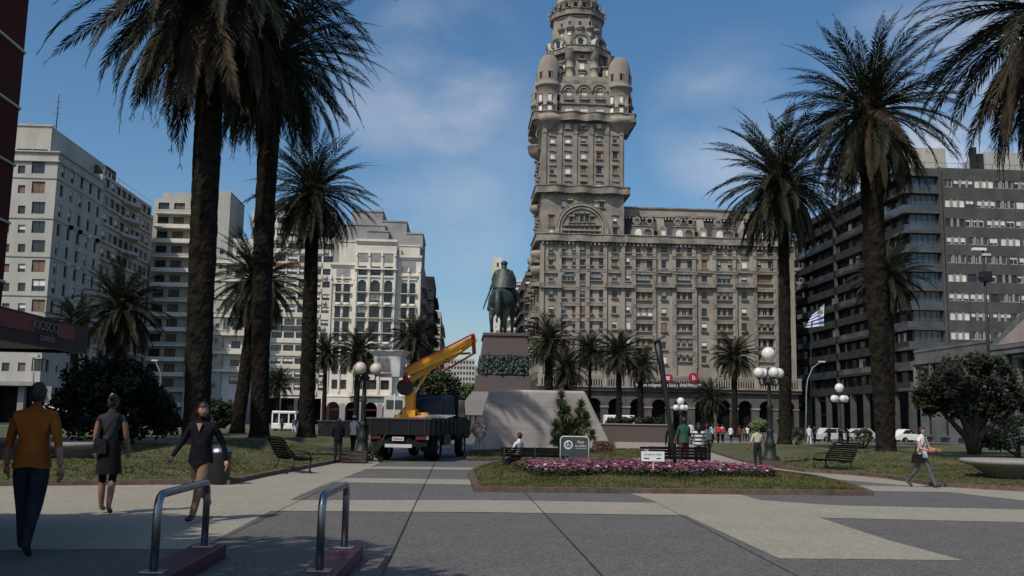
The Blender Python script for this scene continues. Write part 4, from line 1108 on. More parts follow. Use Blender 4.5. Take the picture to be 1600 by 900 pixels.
# --- cream art-deco block
YA = 196.0
def ax(px, py=500): return P(px, py, YA).x
def az(py): return P(590, py, YA).z
B = Bld('cream_apartment_block', 'cream stepped apartment block with arched window bays at the avenue corner', 'building')
xa, xm0, xm1, xb = ax(513), ax(553), ax(617), ax(656)
zA = az(622); HL = az(412); HM = az(376); HR = az(398)
def bay(x0, x1, y, H, cols, top, frame=True):
    rs = []; n = len(cols); W = x1 - x0
    for u, w in cols:
        for (yy, h, s_) in top: rs.append((u * W, az(yy) - zA, w, h, s_ if s_ is not None else rnd.choice([1, 1, 0, 3])))
    B.facade((x0, y, zA), (1, 0, 0), W, H - zA, rs, white2, depth=.55)
low = [(609, 1.9, 1), (586, 2.2, 1), (562, 2.4, 1), (540, 2.4, 1), (521, 2.3, 1), (498, 2.4, None), (479, 2.5, None)]
bay(xa, xm0, YA, HL, [(.35, 1.25), (.68, 1.25)], low + [(458, 2.3, 1)])
bay(xm0, xm1, YA - 1.3, HM, [(.18, 1.7), (.5, 2.0), (.82, 1.7)], low + [(458, 2.5, 1), (432, 1.9, None)])
bay(xm1, xb, YA, HR, [(.33, 1.25), (.66, 1.25)], low + [(458, 2.3, 1)])
t = B.mb('trim')
t.box(xm0 - .01, xm0 + .2, YA - 1.29, YA + .5, zA, HM, white2); t.box(xm1 - .2, xm1 + .01, YA - 1.29, YA + .5, zA, HM, white2)
for x0, x1, y, H, n in ((xa, xm0, YA, HL, 2), (xm0, xm1, YA - 1.3, HM, 3), (xm1, xb, YA, HR, 2)):
    t.box(x0 - .1, x1 + .1, y - .5, y - .01, H - .5, H, white2); t.box(x0 + .05, x1 - .05, y - .25, y - .01, H - .9, H - .52, white2)
    for k in range(n + 1): 
        u = x0 + .25 + (x1 - x0 - .5) * k / n; t.box(u - .2, u + .2, y - .3, y - .01, zA + 1, H - 3.5, white2); t.lathe((u, y - .2, H - 3.5), [(.3, 0), (.25, .5), (.02, 1.1)], white2, 6)
    hd = [(u, w) for u, w in (((.35, 1.25), (.68, 1.25)) if n == 2 else ((.18, 1.7), (.5, 2.0), (.82, 1.7)))]
    for u, w in hd:
        xx = x0 + u * (x1 - x0)
        z = az(458) + (2.3 if n == 2 else 2.5)
        t.box(xx - w / 2 - .1, xx + w / 2 + .1, y - .28, y - .012, z + .55, z + .8, white2)
        # round heads: corner fillers
        for s_ in (-1, 1):
            pts = [(xx + s_ * w / 2, z - w / 2)] + [(xx + s_ * w / 2 * math.cos(a), z - w / 2 + w / 2 * math.sin(a)) for a in [math.pi / 2 * k / 5 for k in range(1, 6)]] + [(xx + s_ * w / 2, z)]
            t.prism(pts, 'y', y + .03, y + .15, white2)
        for zy in (458, 479, 498, 521, 540, 562):
            bz = az(zy); mb = MB(); ww = w / 2 + .25
            mb.box(-ww, ww, -.7, -.01, -.12, 0, white2); mb.box(-ww, ww, -.7, -.66, .75, .8, frame_d)
            for q in range(7): mb.box(-ww + q * ww / 3 - .02, -ww + q * ww / 3 + .02, -.69, -.66, 0, .75, frame_d)
            if zy in (479, 540): mb.lathe((0, -.45, 0), [(.1, -.1), (ww * .8, .05), (ww * .8, .6), (.1, .6)], white2, 10, sy=.5)
            mb.build('balcony', B.root, (xx, y, bz), fix=False)
# stepped pediment motifs & attic boxes
for x0, x1, y, H in ((xa + .5, xm0 - .4, YA, HL), (xm1 + .4, xb - .5, YA, HR)):
    t.box(x0, x1, y - .4, y - .02, H - 4.4, H - 4.1, white2)
    xx = (x0 + x1) / 2; t.box(xx - 1.4, xx + 1.4, y - .06, y - .02, H - 3.6, H - 1.2, greyb)
for u in (.2, .5, .8): 
    xx = xm0 + u * (xm1 - xm0); t.box(xx - 1.2, xx + 1.2, YA - 1.5, YA - 1.28, HM - 2.9, HM - 2.6, white2); t.box(xx - .9, xx + .9, YA - 1.4, YA - 1.28, HM - 4.6, HM - 3.1, greyb)
t.box(xm0 - .2, xm1 + .2, YA - 2.0, YA - 1.31, az(421) - .3, az(421), white2); t.box(xm0 - .4, xm1 + .4, YA - 2.3, YA - 1.31, zA + .3, zA + .6, white2); t.box(xa - .1, xb + .1, YA - .7, YA - .01, zA + .1, zA + .4, white2)
pe = B.mb('penthouse')
for a, b, y, top, y2, M in ((530, 556, YA + 2, 378, YA + 12, white2), (521, 600, YA + 4, 352, YA + 16, greyb), (548, 596, YA + 6, 331, YA + 18, greyb), (596, 634, YA + 5, 347, YA + 18, greyb), (634, 660, YA + 4, 366, YA + 18, greyb), (573, 606, YA + 1.5, 362, YA + 5, greyb), (624, 656, YA + 1.5, 385, YA + 6, white2)):
    p0, p1 = P(a, 400, y), P(b, 400, y); zt = P((a + b) / 2, top, y).z; pe.box(p0.x, p1.x, y, y2, HL - 2, zt, M)
    pe.box(p0.x - .15, p1.x + .15, y - .15, y2, zt, zt + .3, M)
# avenue side
B.facade((xb, YA, zA), (0, 1, 0), 26, HR - zA, [(2.5 + 4.2 * k, 1 + 3.3 * f, 1.4, 2.1, 1) for k in range(6) for f in range(int((HR - zA) / 3.3))], greyb, depth=.4)
for f in range(2, int((HR - zA) / 3.3)): t.box(xb, xb + 1.0, YA + 3, YA + 22, zA + 3.3 * f, zA + 3.3 * f + .8, greyb)
t.box(xa + .3, xb - .3, YA + .7, YA + 26, HL - .5, HL - .3, conc)
# arcade
ar = B.mb('arcade')
n = 5; pw = (xb - xa) / n
for i in range(n + 1): ar.box(xa + i * pw - .55, xa + i * pw + .55, YA - 1.4, YA + .2, -.14, zA - 1.2, greyb)
for i in range(n):
    x0, x1 = xa + i * pw + .55, xa + (i + 1) * pw - .55; xm = (x0 + x1) / 2; hw = (x1 - x0) / 2
    lo = [(xm + hw * math.cos(math.pi * (1 - k / 10)), YA - 1.4, zA - 2.1 + 1.2 * math.sin(math.pi * k / 10)) for k in range(11)]
    hi = [(p[0], p[1], zA + .1) for p in lo]; ar.grid([hi, lo], white2, False); ar.grid([lo, [(p[0], p[1] + 1.4, p[2]) for p in lo]], white2, False)
    ar.box(x0, x1, YA + 3, YA + 3.1, 1.2 if i % 2 else .1, zA - .6, void); ar.box(x0 + .3, x1 - .3, YA + .6, YA + .7, zA - 2.6, zA - 2.2, redp)
for i in range(n + 1): ar.box(xa + i * pw - .55, xa + i * pw + .55, YA - 1.4, YA + .2, zA - 1.2, zA + .1, white2)
ar.box(xa, xb, YA - 1.4, YA + .3, zA - .05, zA + .099, white2); ar.box(xa, xb, YA + 3.2, YA + 3.4, 0, zA, redbrick)
B.done(((xa + xb) / 2, YA, 0), maxw=70)

# --- avenue, further blocks on both sides
def block(name, label, x0, x1, Y0, Y1, H, M, side, nwx, fl=3.2, ledges=True, wst=(1, 1, 3), ww=1.3, zb=-.14, cat='building', wh=1.7):
    B = Bld(name, label, cat)
    n = max(1, int((H - 4) / fl))
    W = x1 - x0
    rs = [((i + .5) * W / nwx, 4 + f * fl + .9, ww, wh, rnd.choice(wst)) for i in range(nwx) for f in range(n)]
    B.facade((x0, Y0, zb), (1, 0, 0), W, H - zb, rs, M, depth=.3)
    D = Y1 - Y0; k = max(1, int(D / 4.5))
    rs = [((i + .5) * D / k, 4 + f * fl + .9, ww, wh, rnd.choice(wst)) for i in range(k) for f in range(n)]
    if side > 0: B.facade((x1, Y0, zb), (0, 1, 0), D, H - zb, rs, M, depth=.3)
    else: B.facade((x0, Y1, zb), (0, -1, 0), D, H - zb, rs, M, depth=.3)
    t = B.mb('trim'); t.box(x0 + .35, x1 - .35, Y0 + .35, Y1 - .1, H - .4, H - .1, conc)
    t.box(x0, x1, Y1 - .3, Y1, zb, H, M)
    if side > 0: t.box(x0, x0 + .3, Y0 + .31, Y1 - .31, zb, H, M)
    else: t.box(x1 - .3, x1, Y0 + .31, Y1 - .31, zb, H, M)
    if ledges:
        for f in range(n):
            z = 4 + f * fl
            if side > 0: t.box(x1, x1 + .9, Y0 + 1, Y1 - 1, z, z + .7, M)
            else: t.box(x0 - .9, x0, Y0 + 1, Y1 - 1, z, z + .7, M)
            t.box(x0, x1, Y0 - .25, Y0 - .005, z, z + .2, M)
    B.done((x0, Y0, 0), maxw=40)
    return B
def xr(px, Y): return P(px, 560, Y).x
block('avenue_building', 'dark slim building just behind the cream block on the avenue', xr(640, 228), xr(675, 228), 228, 250, P(672, 432, 228).z, concd, 1, 3)
block('avenue_building', 'white building with black balcony edges farther along the avenue', xr(650, 262), xr(687, 262), 262, 300, P(680, 487, 262).z, whiteb, 1, 4)
block('avenue_building', 'pale lower building at the bend of the avenue above the truck cab', xr(675, 310), xr(700, 310), 310, 340, P(690, 565, 310).z, whiteb, 1, 4)
block('office_tower', 'far white office tower with a grid of windows above the avenue trees', xr(700, 560), xr(742, 560), 560, 580, P(720, 561, 560).z, whiteb, 1, 9, fl=3.2, ledges=False, ww=1.1, wst=(1,))
block('far_block', 'bluish far block beside the pedestal in the avenue', xr(738, 640), xr(760, 640), 640, 660, P(750, 572, 640).z, greyb, 1, 4, ledges=False)
block('white_tower', 'slim blank white tower rising right behind the bronze rider', xr(768, 380), xr(782, 380), 380, 400, P(778, 402, 380).z, white2, 1, 1, ledges=False, ww=.8)
block('white_house', 'white house front behind the legs of the bronze horse', xr(779, 335), xr(806, 335), 335, 370, P(790, 500, 335).z, white2, -1, 3, wst=(2, 3, 0))
block('pale_building', 'pale building with dark balconies between the bronze rider and the palace', xr(797, 300), xr(822, 300), 300, 330, P(812, 437, 300).z, white2, -1, 3, ww=1.6)
block('brown_building', 'dark building with a reddish gable next to the palace on the avenue', xr(818, 252), xr(846, 252), 252, 290, P(825, 430, 252).z, darkstone, -1, 3)
B = None

# ====================== buildings on the flag side
YR = 155.0
xg = P(1414, 400, YR).x; Hr = P(1470, 262, YR).z
B = Bld('glass_apartment_block', 'dark modern block with wrap-round balconies and bands of windows', 'building')
xend = P(1680, 400, YR).x; xs_ = P(1474, 400, YR).x
# banded part facing the camera
rs = []; FL = []
for y in (286, 317, 347, 375, 404, 433, 463, 493, 523, 553): FL.append(P(1540, y, YR).z)
W = xend - xs_
for z in FL:
    u = .5
    while u < W - 2:
        w = rnd.choice([3.6, 3.4, 1.6, 3.5]); w = min(w, W - u - .3); rs.append((u + w / 2 + .1, z - .9, w - .15, 1.35, rnd.choice([20, 2, 4, 23, 6, 2, 1]))); u += w + .05 * (1 + (rnd.random() < .3) * 6)
B.facade((xs_, YR, 0), (1, 0, 0), W, Hr, rs, conc, depth=.25)
# bay part: glass set back behind slabs
zs_ = [P(1440, y, YR).z for y in (263, 298, 329, 360, 390, 420, 450, 480, 511, 542, 574, 606)]
t = B.mb('slabs'); gl = B.mb('glazing')
yfar = 207.0
for i, z in enumerate(zs_):
    th = .5 if i else 1.4
    t.box(xg, xs_ + .0, YR - .3, YR + 4, z - th, z, conc)
    t.box(xg, xg + 1.6, YR + 4.01, yfar, z - th, z, concd)
    if i < len(zs_) - 1:
        z2 = zs_[i + 1]
        for k in range(5):
            u0 = xg + 1.4 + k * (xs_ - xg - 1.6) / 5; u1 = u0 + (xs_ - xg - 1.6) / 5 - .12
            cur = rnd.random() < (.75 if i in (0, 2, 3, 4, 7, 8) else .15)
            gl.box(u0, u1, YR + .5, YR + .55, z2, z - th, glass2)
            if cur: gl.box(u0, u1, YR + .60, YR + .64, z2 + .1, z - th, blind)
            gl.box(u1, u1 + .12, YR + .42, YR + .58, z2, z - th, frame_d)
        t.box(xg, xs_, YR - .25, YR - .2, z2, z2 + .9, glass2)
        t.box(xg, xg + .06, YR - .2, yfar, z2, z2 + .95, glass2 if i % 2 else concd)
        gl.box(xg + 1.3, xg + 1.35, YR + .5, yfar, z2, z - th, glass)
        for k in range(12): yy = YR + 2 + k * 4.2; gl.box(xg + .9, xg + 1.3, yy, yy + .5, z2, z - th, concd)
        for k in range(16):
            if rnd.random() < .3: yy = YR + 2.6 + k * 3.1; gl.box(xg + 1.26, xg + 1.29, yy, yy + 1.6, z2 + .3, z - th - .2, blind_d if rnd.random() < .5 else blind)
t.box(xs_ - .4, xs_, YR - .45, YR + .6, 0, Hr, conc); t.box(xg + 1.6, xend, YR + 4.1, YR + 4.4, 0, Hr - .2, concd); t.box(xg + 1.4, xend, YR + .7, yfar, Hr - .9, Hr - .5, concd)
t.box(xg + 1.36, xend, yfar - .3, yfar, 0, Hr - 1, concd)
t.box(xg, xg + .5, YR + 30, YR + 30.5, 0, Hr - 2, conc)
gfl = B.mb('ground_floor'); gfl.box(xg + 2, xend, YR + .8, YR + .9, 0, zs_[-1], void)
pil = MB(); pil.box(-.45, .45, -.4, .4, -.14, zs_[-1] - .5, conc); pm_ = pil.mesh('pillar')
for k in range(9): link_mesh('pillar', pm_, B.root, (xg + .55, YR + .45 + k * 6, 0))
for k in range(1, 4): link_mesh('pillar', pm_, B.root, (xg + 1.5 + k * 5, YR + .35, 0))
rt = B.mb('rooftop_stacks')
p = P(1524, 262, YR + 6); rt.box(p.x - .5, p.x + .35, YR + 6, YR + 7, Hr - 1, P(1524, 230, YR + 6).z, concd); rt.box(p.x + .6, p.x + 1.6, YR + 6, YR + 7.5, Hr - 1, P(1530, 240, YR + 6).z, concd)
rt.box(P(1423, 250, YR + 9).x, P(1478, 250, YR + 9).x, YR + 9, YR + 14, Hr - 1, P(1450, 231, YR + 9).z, whiteb)
rt.box(P(1540, 250, YR + 12).x, P(1640, 250, YR + 12).x, YR + 12, YR + 20, Hr - 1, P(1570, 238, YR + 12).z, whiteb)
rt.prism([(P(1555, 260, YR + 5).x, Hr - .6), (P(1572, 260, YR + 5).x, Hr - .6), (P(1572, 260, YR + 5).x, Hr + 1.2)], 'y', YR + 5, YR + 8, conc)
for k in range(14): rt.box(xg + 2 + k * 2, xg + 2.05 + k * 2, YR + .1, YR + .15, Hr, Hr + .9, frame_d)
rt.box(xg + 1, xend, YR + .1, YR + .15, Hr + .85, Hr + .9, frame_d)
B.done((xg, YR, 0), maxw=90)

block('pink_house', 'narrow pinkish building squeezed between the palace and the dark block', xr(1243, 210), xr(1262, 210), 210, 225, P(1250, 380, 210).z, pinkb, -1, 2)
B = Bld('balcony_building', 'building with deep dark balconies beside the flag', 'building')
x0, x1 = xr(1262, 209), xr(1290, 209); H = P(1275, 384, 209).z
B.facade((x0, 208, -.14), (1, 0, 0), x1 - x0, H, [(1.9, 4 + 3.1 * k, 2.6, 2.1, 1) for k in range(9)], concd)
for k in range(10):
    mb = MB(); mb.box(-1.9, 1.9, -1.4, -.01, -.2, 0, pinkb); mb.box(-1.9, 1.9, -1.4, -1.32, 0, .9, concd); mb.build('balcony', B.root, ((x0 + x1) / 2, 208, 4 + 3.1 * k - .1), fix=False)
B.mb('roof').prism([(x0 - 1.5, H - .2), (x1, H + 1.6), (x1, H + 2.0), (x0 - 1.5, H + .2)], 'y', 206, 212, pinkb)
B.mb('wall').box(x1, x1 + 1.2, 207, 215, 0, H + 3.5, pinkb)
B.done(((x0 + x1) / 2, 208, 0))

# classical palace at the picture edge
B = Bld('classical_palace', 'low grey classical palace with pediment and balustrade behind the broad dark tree', 'building')
pgrey = mat('old_palace_render', (.13, .135, .13), .9, var=.25, scale=.5)
xp = 51.0; ya, yb_ = 72.0, 104.0; H = PX(1510, 537, xp).z
D = yb_ - ya
rs = [((i + .5) * D / 9, z, 1.3, h, 1) for i in range(9) for z, h in ((.9, 3.0), (5.6, 2.4))]
B.facade((xp, yb_, -.14), (0, -1, 0), D, H - 1.0, rs, pgrey, depth=.5, sill=(.3, .2, pgrey), hood=(.35, .25, pgrey))
t = B.mb('trim')
t.box(xp - .7, xp + .1, ya, yb_ + .3, H - 1.6, H - 1.15, pgrey); t.box(xp - .35, xp + .1, ya, yb_ + .2, 4.6, 5.0, pgrey)
cm_ = MB(); cm_.tube([(0, 0, 5.0), (0, 0, H - 1.6)], [.32, .27], pgrey, 10); cm_ = cm_.mesh('column')
for i in range(10): link_mesh('column', cm_, B.root, (xp - .35, ya + i * D / 9, 0))
for i in range(80): yy = ya + i * D / 80; t.box(xp - .5, xp - .3, yy, yy + .2, H - 1.15, H - .25, pgrey)
t.box(xp - .55, xp - .25, ya, yb_, H - .25, H, pgrey)
pdm = B.mb('pediment'); pdm.prism([(ya + 3, H - 1.1), (ya + 17, H - 1.1), (ya + 10, H + 2.2)], 'x', xp - .8, xp + .4, pgrey); pdm.prism([(ya + 5, H - .7), (ya + 15, H - .7), (ya + 10, H + 1.4)], 'x', xp - .83, xp - .81, pinkb)
B.mb('wall').box(xp + .6, xp + 18, ya, yb_, 0, H - 1.2, pgrey)
B.mb('wall').box(xp + .02, xp + 18, yb_ - .01, yb_ + .02, 0, H - 1.2, pgrey)
B.done((xp, ya, 0))

# red brick tower at the other edge
B = Bld('brick_tower', 'dark red brick high-rise with pale floor bands at the picture edge', 'building')
xq = -20.6; q = P(37, 200, 45); yq = 45 * xq / q.x if False else None
Yq = 45.0
xq = P(36, 100, Yq).x; y0 = 18.0; Hq = 25.0; rs = []
for f in range(8):
    for k in range(5): rs.append((2.0 + k * 5.2, 2.6 + f * 2.75, 2.2, 1.5, rnd.choice([1, 5, 3])))
B.facade((xq, y0, -.14), (0, 1, 0), Yq - y0, Hq, rs, redbrick, depth=.25)
t = B.mb('floor_bands')
for f in range(9): t.box(xq, xq + .12, y0, Yq, 1.9 + f * 2.75, 2.0 + f * 2.75, white2); t.box(xq - 9, xq - .01, Yq, Yq + .12, 1.9 + f * 2.75, 2.0 + f * 2.75, white2)
B.mb('wall').box(xq - 9, xq - .35, y0 + .1, Yq, -.14, Hq, redbrick); B.mb('wall').box(xq - .34, xq - .001, Yq - .3, Yq, -.14, Hq - .2, redbrick)
B.done((xq, Yq, 0))
# ------------------------------------------------------------------ skinned bodies
def skin_mb(nodes, edges, root, sub=1, T=None, scale=1.0):
    """nodes {name:(pos, r)}; edges [(a,b,material)] -> MB, one continuous surface coloured by nearest limb"""
    names = list(nodes); idx = {n: i for i, n in enumerate(names)}
    me = bpy.data.meshes.new('tmp'); me.from_pydata([tuple(V(nodes[n][0]) * scale) for n in names], [(idx[a], idx[b]) for a, b, _ in edges], [])
    o = bpy.data.objects.new('tmp', me); COL.objects.link(o)
    md = o.modifiers.new('skin', 'SKIN')
    if not me.skin_vertices: 
        bm = bmesh.new(); bm.from_mesh(me); bm.verts.layers.skin.verify(); bm.to_mesh(me); bm.free()
    for i, n in enumerate(names):
        r = nodes[n][1]; r = r if hasattr(r, '__len__') else (r, r)
        me.skin_vertices[0].data[i].radius = (r[0] * scale, r[1] * scale); me.skin_vertices[0].data[i].use_root = (n == root)
    md.use_smooth_shade = True
    sd = o.modifiers.new('sub', 'SUBSURF'); sd.levels = sub; sd.render_levels = sub
    bpy.context.view_layer.update()
    ev = bpy.data.meshes.new_from_object(o.evaluated_get(bpy.context.evaluated_depsgraph_get()))
    mb = MB(); mb.v = [v.co.copy() for v in ev.vertices]
    segs = [(V(nodes[a][0]) * scale, V(nodes[b][0]) * scale, M, (nodes[a][1] if not hasattr(nodes[a][1], '__len__') else nodes[a][1][0]) * scale) for a, b, M in edges]
    for p in ev.polygons:
        c = p.center; best = None; bd = 1e9
        for a, b, M, r in segs:
            d = b - a; t = max(0, min(1, (c - a).dot(d) / max(1e-9, d.length_squared))); q = (c - a - d * t).length - r * .5
            if q < bd: bd, best = q, M
        mb.f.append(tuple(p.vertices)); mb.mi.append(mb.m(best)); mb.sm.append(True)
    bpy.data.objects.remove(o); bpy.data.meshes.remove(me); bpy.data.meshes.remove(ev)
    if T is not None: mb.v = [T @ v for v in mb.v]
    return mb

# ------------------------------------------------------------------ monument
YW = 50.0
a, b, c, d = P(738, 704, YW), P(962, 706, YW), P(914, 611, YW), P(766, 610, YW)
w = MB(); w.hexa([(a.x, YW, -.1), (b.x, YW, -.1), (b.x, YW + 1.6, -.1), (a.x, YW + 1.6, -.1)], [(d.x, YW, c.z), (c.x, YW, c.z), (c.x, YW + 1.6, c.z), (d.x, YW + 1.6, c.z)], granite_g)
tag(w.build('granite_wall', bevel=.12), 'pale sloping-sided granite wall of large panels standing before the monument', 'wall')
w = MB(); a, b = P(935, 690, 76), P(1044, 692, 76); zt = P(990, 664, 76).z
w.box(a.x, b.x, 76, 77.2, -.1, zt, granite_p); w.box(a.x - .1, b.x + .1, 75.9, 77.3, zt, zt + .08, granite_s)
tag(w.build('low_granite_wall', bevel=.02), 'low speckled pink granite wall beyond the second black bench', 'wall')
w = MB(); a, b = P(496, 690, 74), P(585, 690, 74); zt = P(540, 659, 74).z
w.box(a.x, b.x, 74, 75.2, -.1, zt, granite_p); w.box(a.x - .1, b.x + .1, 73.9, 75.3, zt, zt + .08, granite_s)
tag(w.build('low_granite_wall', bevel=.02), 'low speckled granite wall behind the man standing by the truck', 'wall')
YM = 108.0
M_ = thing('equestrian_monument', 'bronze horseman seen from behind on a stepped reddish granite pedestal', 'monument', (P(788, 600, YM).x, YM, 0))
ox = M_.location.x
def mx(px, py, Y=YM): q = P(px, py, Y); return q.x - ox, q.z
pd = MB()
x0, z0 = mx(739, 625); x1, _ = mx(832, 625); zt0 = mx(740, 586)[1]; zt1 = mx(750, 555)[1]; zt2 = mx(757, 519)[1]
def frust(mb, xa, xb, za, xc, xd, zb_, M, dep=9.0, y0=0):
    tp = abs(xc - xa); mb.hexa([(xa, y0, za), (xb, y0, za), (xb, y0 + dep, za), (xa, y0 + dep, za)], [(xc, y0 + tp * .4, zb_), (xd, y0 + tp * .4, zb_), (xd, y0 + dep - tp * .4, zb_), (xc, y0 + dep - tp * .4, zb_)], M)
frust(pd, x0, x1, .0, mx(744, 586)[0], mx(829, 586)[0], zt0, granite_p)
frust(pd, mx(753, 555)[0], mx(827, 555)[0], zt1, mx(757, 519)[0], mx(824, 519)[0], zt2 - .35, granite_p, y0=.3)
pd.box(mx(755, 519)[0], mx(826, 519)[0], .2, 9, zt2 - .35, zt2, granite_p)
pd.build('pedestal', M_, bevel=.05)
fz = MB(); xa, xb = mx(750, 585)[0], mx(827, 585)[0]
frust(fz, xa, xb, zt0, mx(753, 555)[0], xb, zt1, bronze, y0=.35)
rf = random.Random(8)
for i in range(3):   # relief of riders and walkers
    pass
rows = []
for i in range(26):
    v_ = i / 25; row = []
    for k in range(64):
        u_ = k / 63; q = V((u_ * 13, v_ * 4.5, 0)); d_ = abs(noise.noise(q)) * .7 + abs(noise.noise(q * 2.3 + V((7, 3, 1)))) * .45 + abs(noise.noise(q * 5)) * .2
        row.append((xa + (xb - xa) * u_ + .3 * v_ * (1 - u_), .42 - d_ * (1 if 0 < v_ < 1 else 0) * .95, zt0 + (zt1 - zt0) * v_))
    rows.append(row)
fz.grid(rows, bronze)
for i in range(30):
    u = xa + .3 + (xb - xa - .6) * i / 29; z = zt0 + (zt1 - zt0) * rf.uniform(.1, .75); fz.ball((u, .2, z + .3), rf.uniform(.1, .2), bronze, 8, sz=2.2, sy=.9); fz.ball((u + .05, .1, z + .8), .1, bronze, 8)
for i in range(26):
    y = .6 + 8 * rf.random(); z = zt0 + .3 + rf.random() * (zt1 - zt0 - .9); fz.ball((xa + .1, y, z + .3), rf.uniform(.16, .34), bronze, 8, sz=1.7, sx=.9)
fz.build('relief_frieze', M_)
st = MB()
for i, (pa, pz) in enumerate(((731, 640), (727, 650), (722, 655))):
    x_, z_ = mx(pa, pz - 30 + i * 4); x2 = mx(846 + 5 * i, 650)[0]
for i in range(4):
    za = mx(740, 612 + 5 * i)[1]; st.box(mx(737 - 4 * i, 620)[0], mx(834 + 4 * i, 620)[0], -1.0 - .9 * i, 9 + i, max(0, za - .5), za, granite_s)
st.box(mx(706, 640)[0], mx(834, 640)[0], -6.5, -5.6, mx(706, 640)[1] - .6, mx(706, 632)[1], granite_s)
for i in range(5): st.box(mx(709 + i * 8, 640)[0], mx(709 + i * 8, 640)[0] + .7, -6.4, -5.7, -.05, mx(706, 640)[1] - .6, granite_p)
st.build('steps', M_)
SC = 3.5
nodes = {
 'pel': ((0, -.5, 1.28), .34), 'hump': ((0, -.72, 1.3), .25), 'mid': ((0, 0, 1.2), .37), 'ch': ((0, .45, 1.25), .33), 'nb': ((0, .72, 1.5), .22), 'nm': ((.03, .95, 1.85), .16), 'po': ((.05, 1.12, 2.08), .12), 'mz': ((.05, 1.4, 1.78), .075),
 'tl0': ((0, -.92, 1.38), .08), 'tl1': ((0.02, -1.08, 1.1), .10), 'tl2': ((.03, -1.1, .75), .09), 'tl3': ((.03, -1.05, .45), .03)}
edges = [('pel', 'mid', bronze), ('mid', 'ch', bronze), ('ch', 'nb', bronze), ('nb', 'nm', bronze), ('nm', 'po', bronze), ('po', 'mz', bronze), ('pel', 'hump', bronze), ('hump', 'tl0', bronze), ('tl0', 'tl1', bronze), ('tl1', 'tl2', bronze), ('tl2', 'tl3', bronze)]
for s_, n_ in ((-1, 'L'), (1, 'R')):
    o_ = .12 * s_
    nodes.update({'h' + n_: ((.19 * s_, -.58, 1.0), .22), 's' + n_: ((.22 * s_, -.48, .8), .15), 'k' + n_: ((.19 * s_, -.82 + o_, .52), .075), 'f' + n_: ((.18 * s_, -.78 + o_, .15), .052), 'u' + n_: ((.18 * s_, -.72 + o_, .02), .075),
      'a' + n_: ((.19 * s_, .5, 1.0), .14), 'b' + n_: ((.18 * s_, .62 + (.25 if s_ < 0 else 0), .6), .075), 'c' + n_: ((.18 * s_, .6 + (.05 if s_ < 0 else 0), .2 + (.12 if s_ < 0 else 0)), .05), 'd' + n_: ((.18 * s_, .66, .03 + (.1 if s_ < 0 else 0)), .07)})
    edges += [('pel', 'h' + n_, bronze), ('h' + n_, 's' + n_, bronze), ('s' + n_, 'k' + n_, bronze), ('k' + n_, 'f' + n_, bronze), ('f' + n_, 'u' + n_, bronze), ('ch', 'a' + n_, bronze), ('a' + n_, 'b' + n_, bronze), ('b' + n_, 'c' + n_, bronze), ('c' + n_, 'd' + n_, bronze)]
TS = Matrix.Translation((mx(788, 519)[0], 3.6, zt2)) @ Matrix.Rotation(R(-14), 4, 'Z') @ Matrix.Scale(SC, 4) @ Matrix.Diagonal((1.08, 1, 1, 1))
hm = skin_mb(nodes, edges, 'pel', 2, TS)
for s_ in (-1, 1): hm.tube([TS @ V((.05 + .05 * s_, 1.05, 2.12)), TS @ V((.05 + .06 * s_, 1.06, 2.28))], [.12, .02], bronze, 6)
hm.tube([TS @ V((0, y, z)) for y, z in ((.62, 1.78), (.8, 2.02), (.95, 2.18), (1.05, 2.2))], [.12, .3, .3, .15], bronze, 8)
hm.build('horse', M_)
rn = {'p': ((0, -.12, 1.62), .2), 'w': ((0, -.1, 1.82), .18), 'c': ((0, -.06, 2.02), .21), 'n': ((0, -.02, 2.2), .085), 'hd': ((0, .02, 2.36), .1), 'ht': ((0, .02, 2.46), .07)}
re_ = [('p', 'w', bronze), ('w', 'c', bronze), ('c', 'n', bronze), ('n', 'hd', bronze), ('hd', 'ht', bronze)]
for s_, n_ in ((-1, 'L'), (1, 'R')):
    rn.update({'s' + n_: ((.24 * s_, -.05, 2.1), .1), 'e' + n_: ((.33 * s_, .0, 1.82), .085), 'w' + n_: ((.22 * s_, .28, 1.75), .055), 't' + n_: ((.2 * s_, .0, 1.58), .15), 'k' + n_: ((.4 * s_, .28, 1.32), .1), 'f' + n_: ((.46 * s_, .0, .92), .065), 'q' + n_: ((.5 * s_, .22, .86), .055)})
    re_ += [('c', 's' + n_, bronze), ('s' + n_, 'e' + n_, bronze), ('e' + n_, 'w' + n_, bronze), ('p', 't' + n_, bronze), ('t' + n_, 'k' + n_, bronze), ('k' + n_, 'f' + n_, bronze), ('f' + n_, 'q' + n_, bronze)]
rm = skin_mb(rn, re_, 'p', 2, TS)
rows = []   # cloak over shoulders and the horse's croup
for i in range(9):
    t = i / 8; z = 2.22 - .66 * t; row = []
    for k in range(13):
        an = math.pi * (k / 12) * 1.25 - math.pi * .125; wv = 1 + .06 * math.sin(k * 2.4 + i * .3) * t
        row.append(TS @ V((-math.cos(an) * (.17 + .25 * t ** .6) * wv, -.05 - math.sin(an) * (.14 + .22 * t) * wv, z)))
    rows.append(row)
rm.grid(rows, bronze)
rm.tube([TS @ V((-.36, -.1, 1.62)), TS @ V((-.5, -.3, 1.1)), TS @ V((-.56, -.4, .82))], [.12, .1, .05], bronze, 6)
rm.ball(TS @ V((0, .02, 2.43)), .42, bronze, 12, sz=.8)
rm.build('rider', M_)

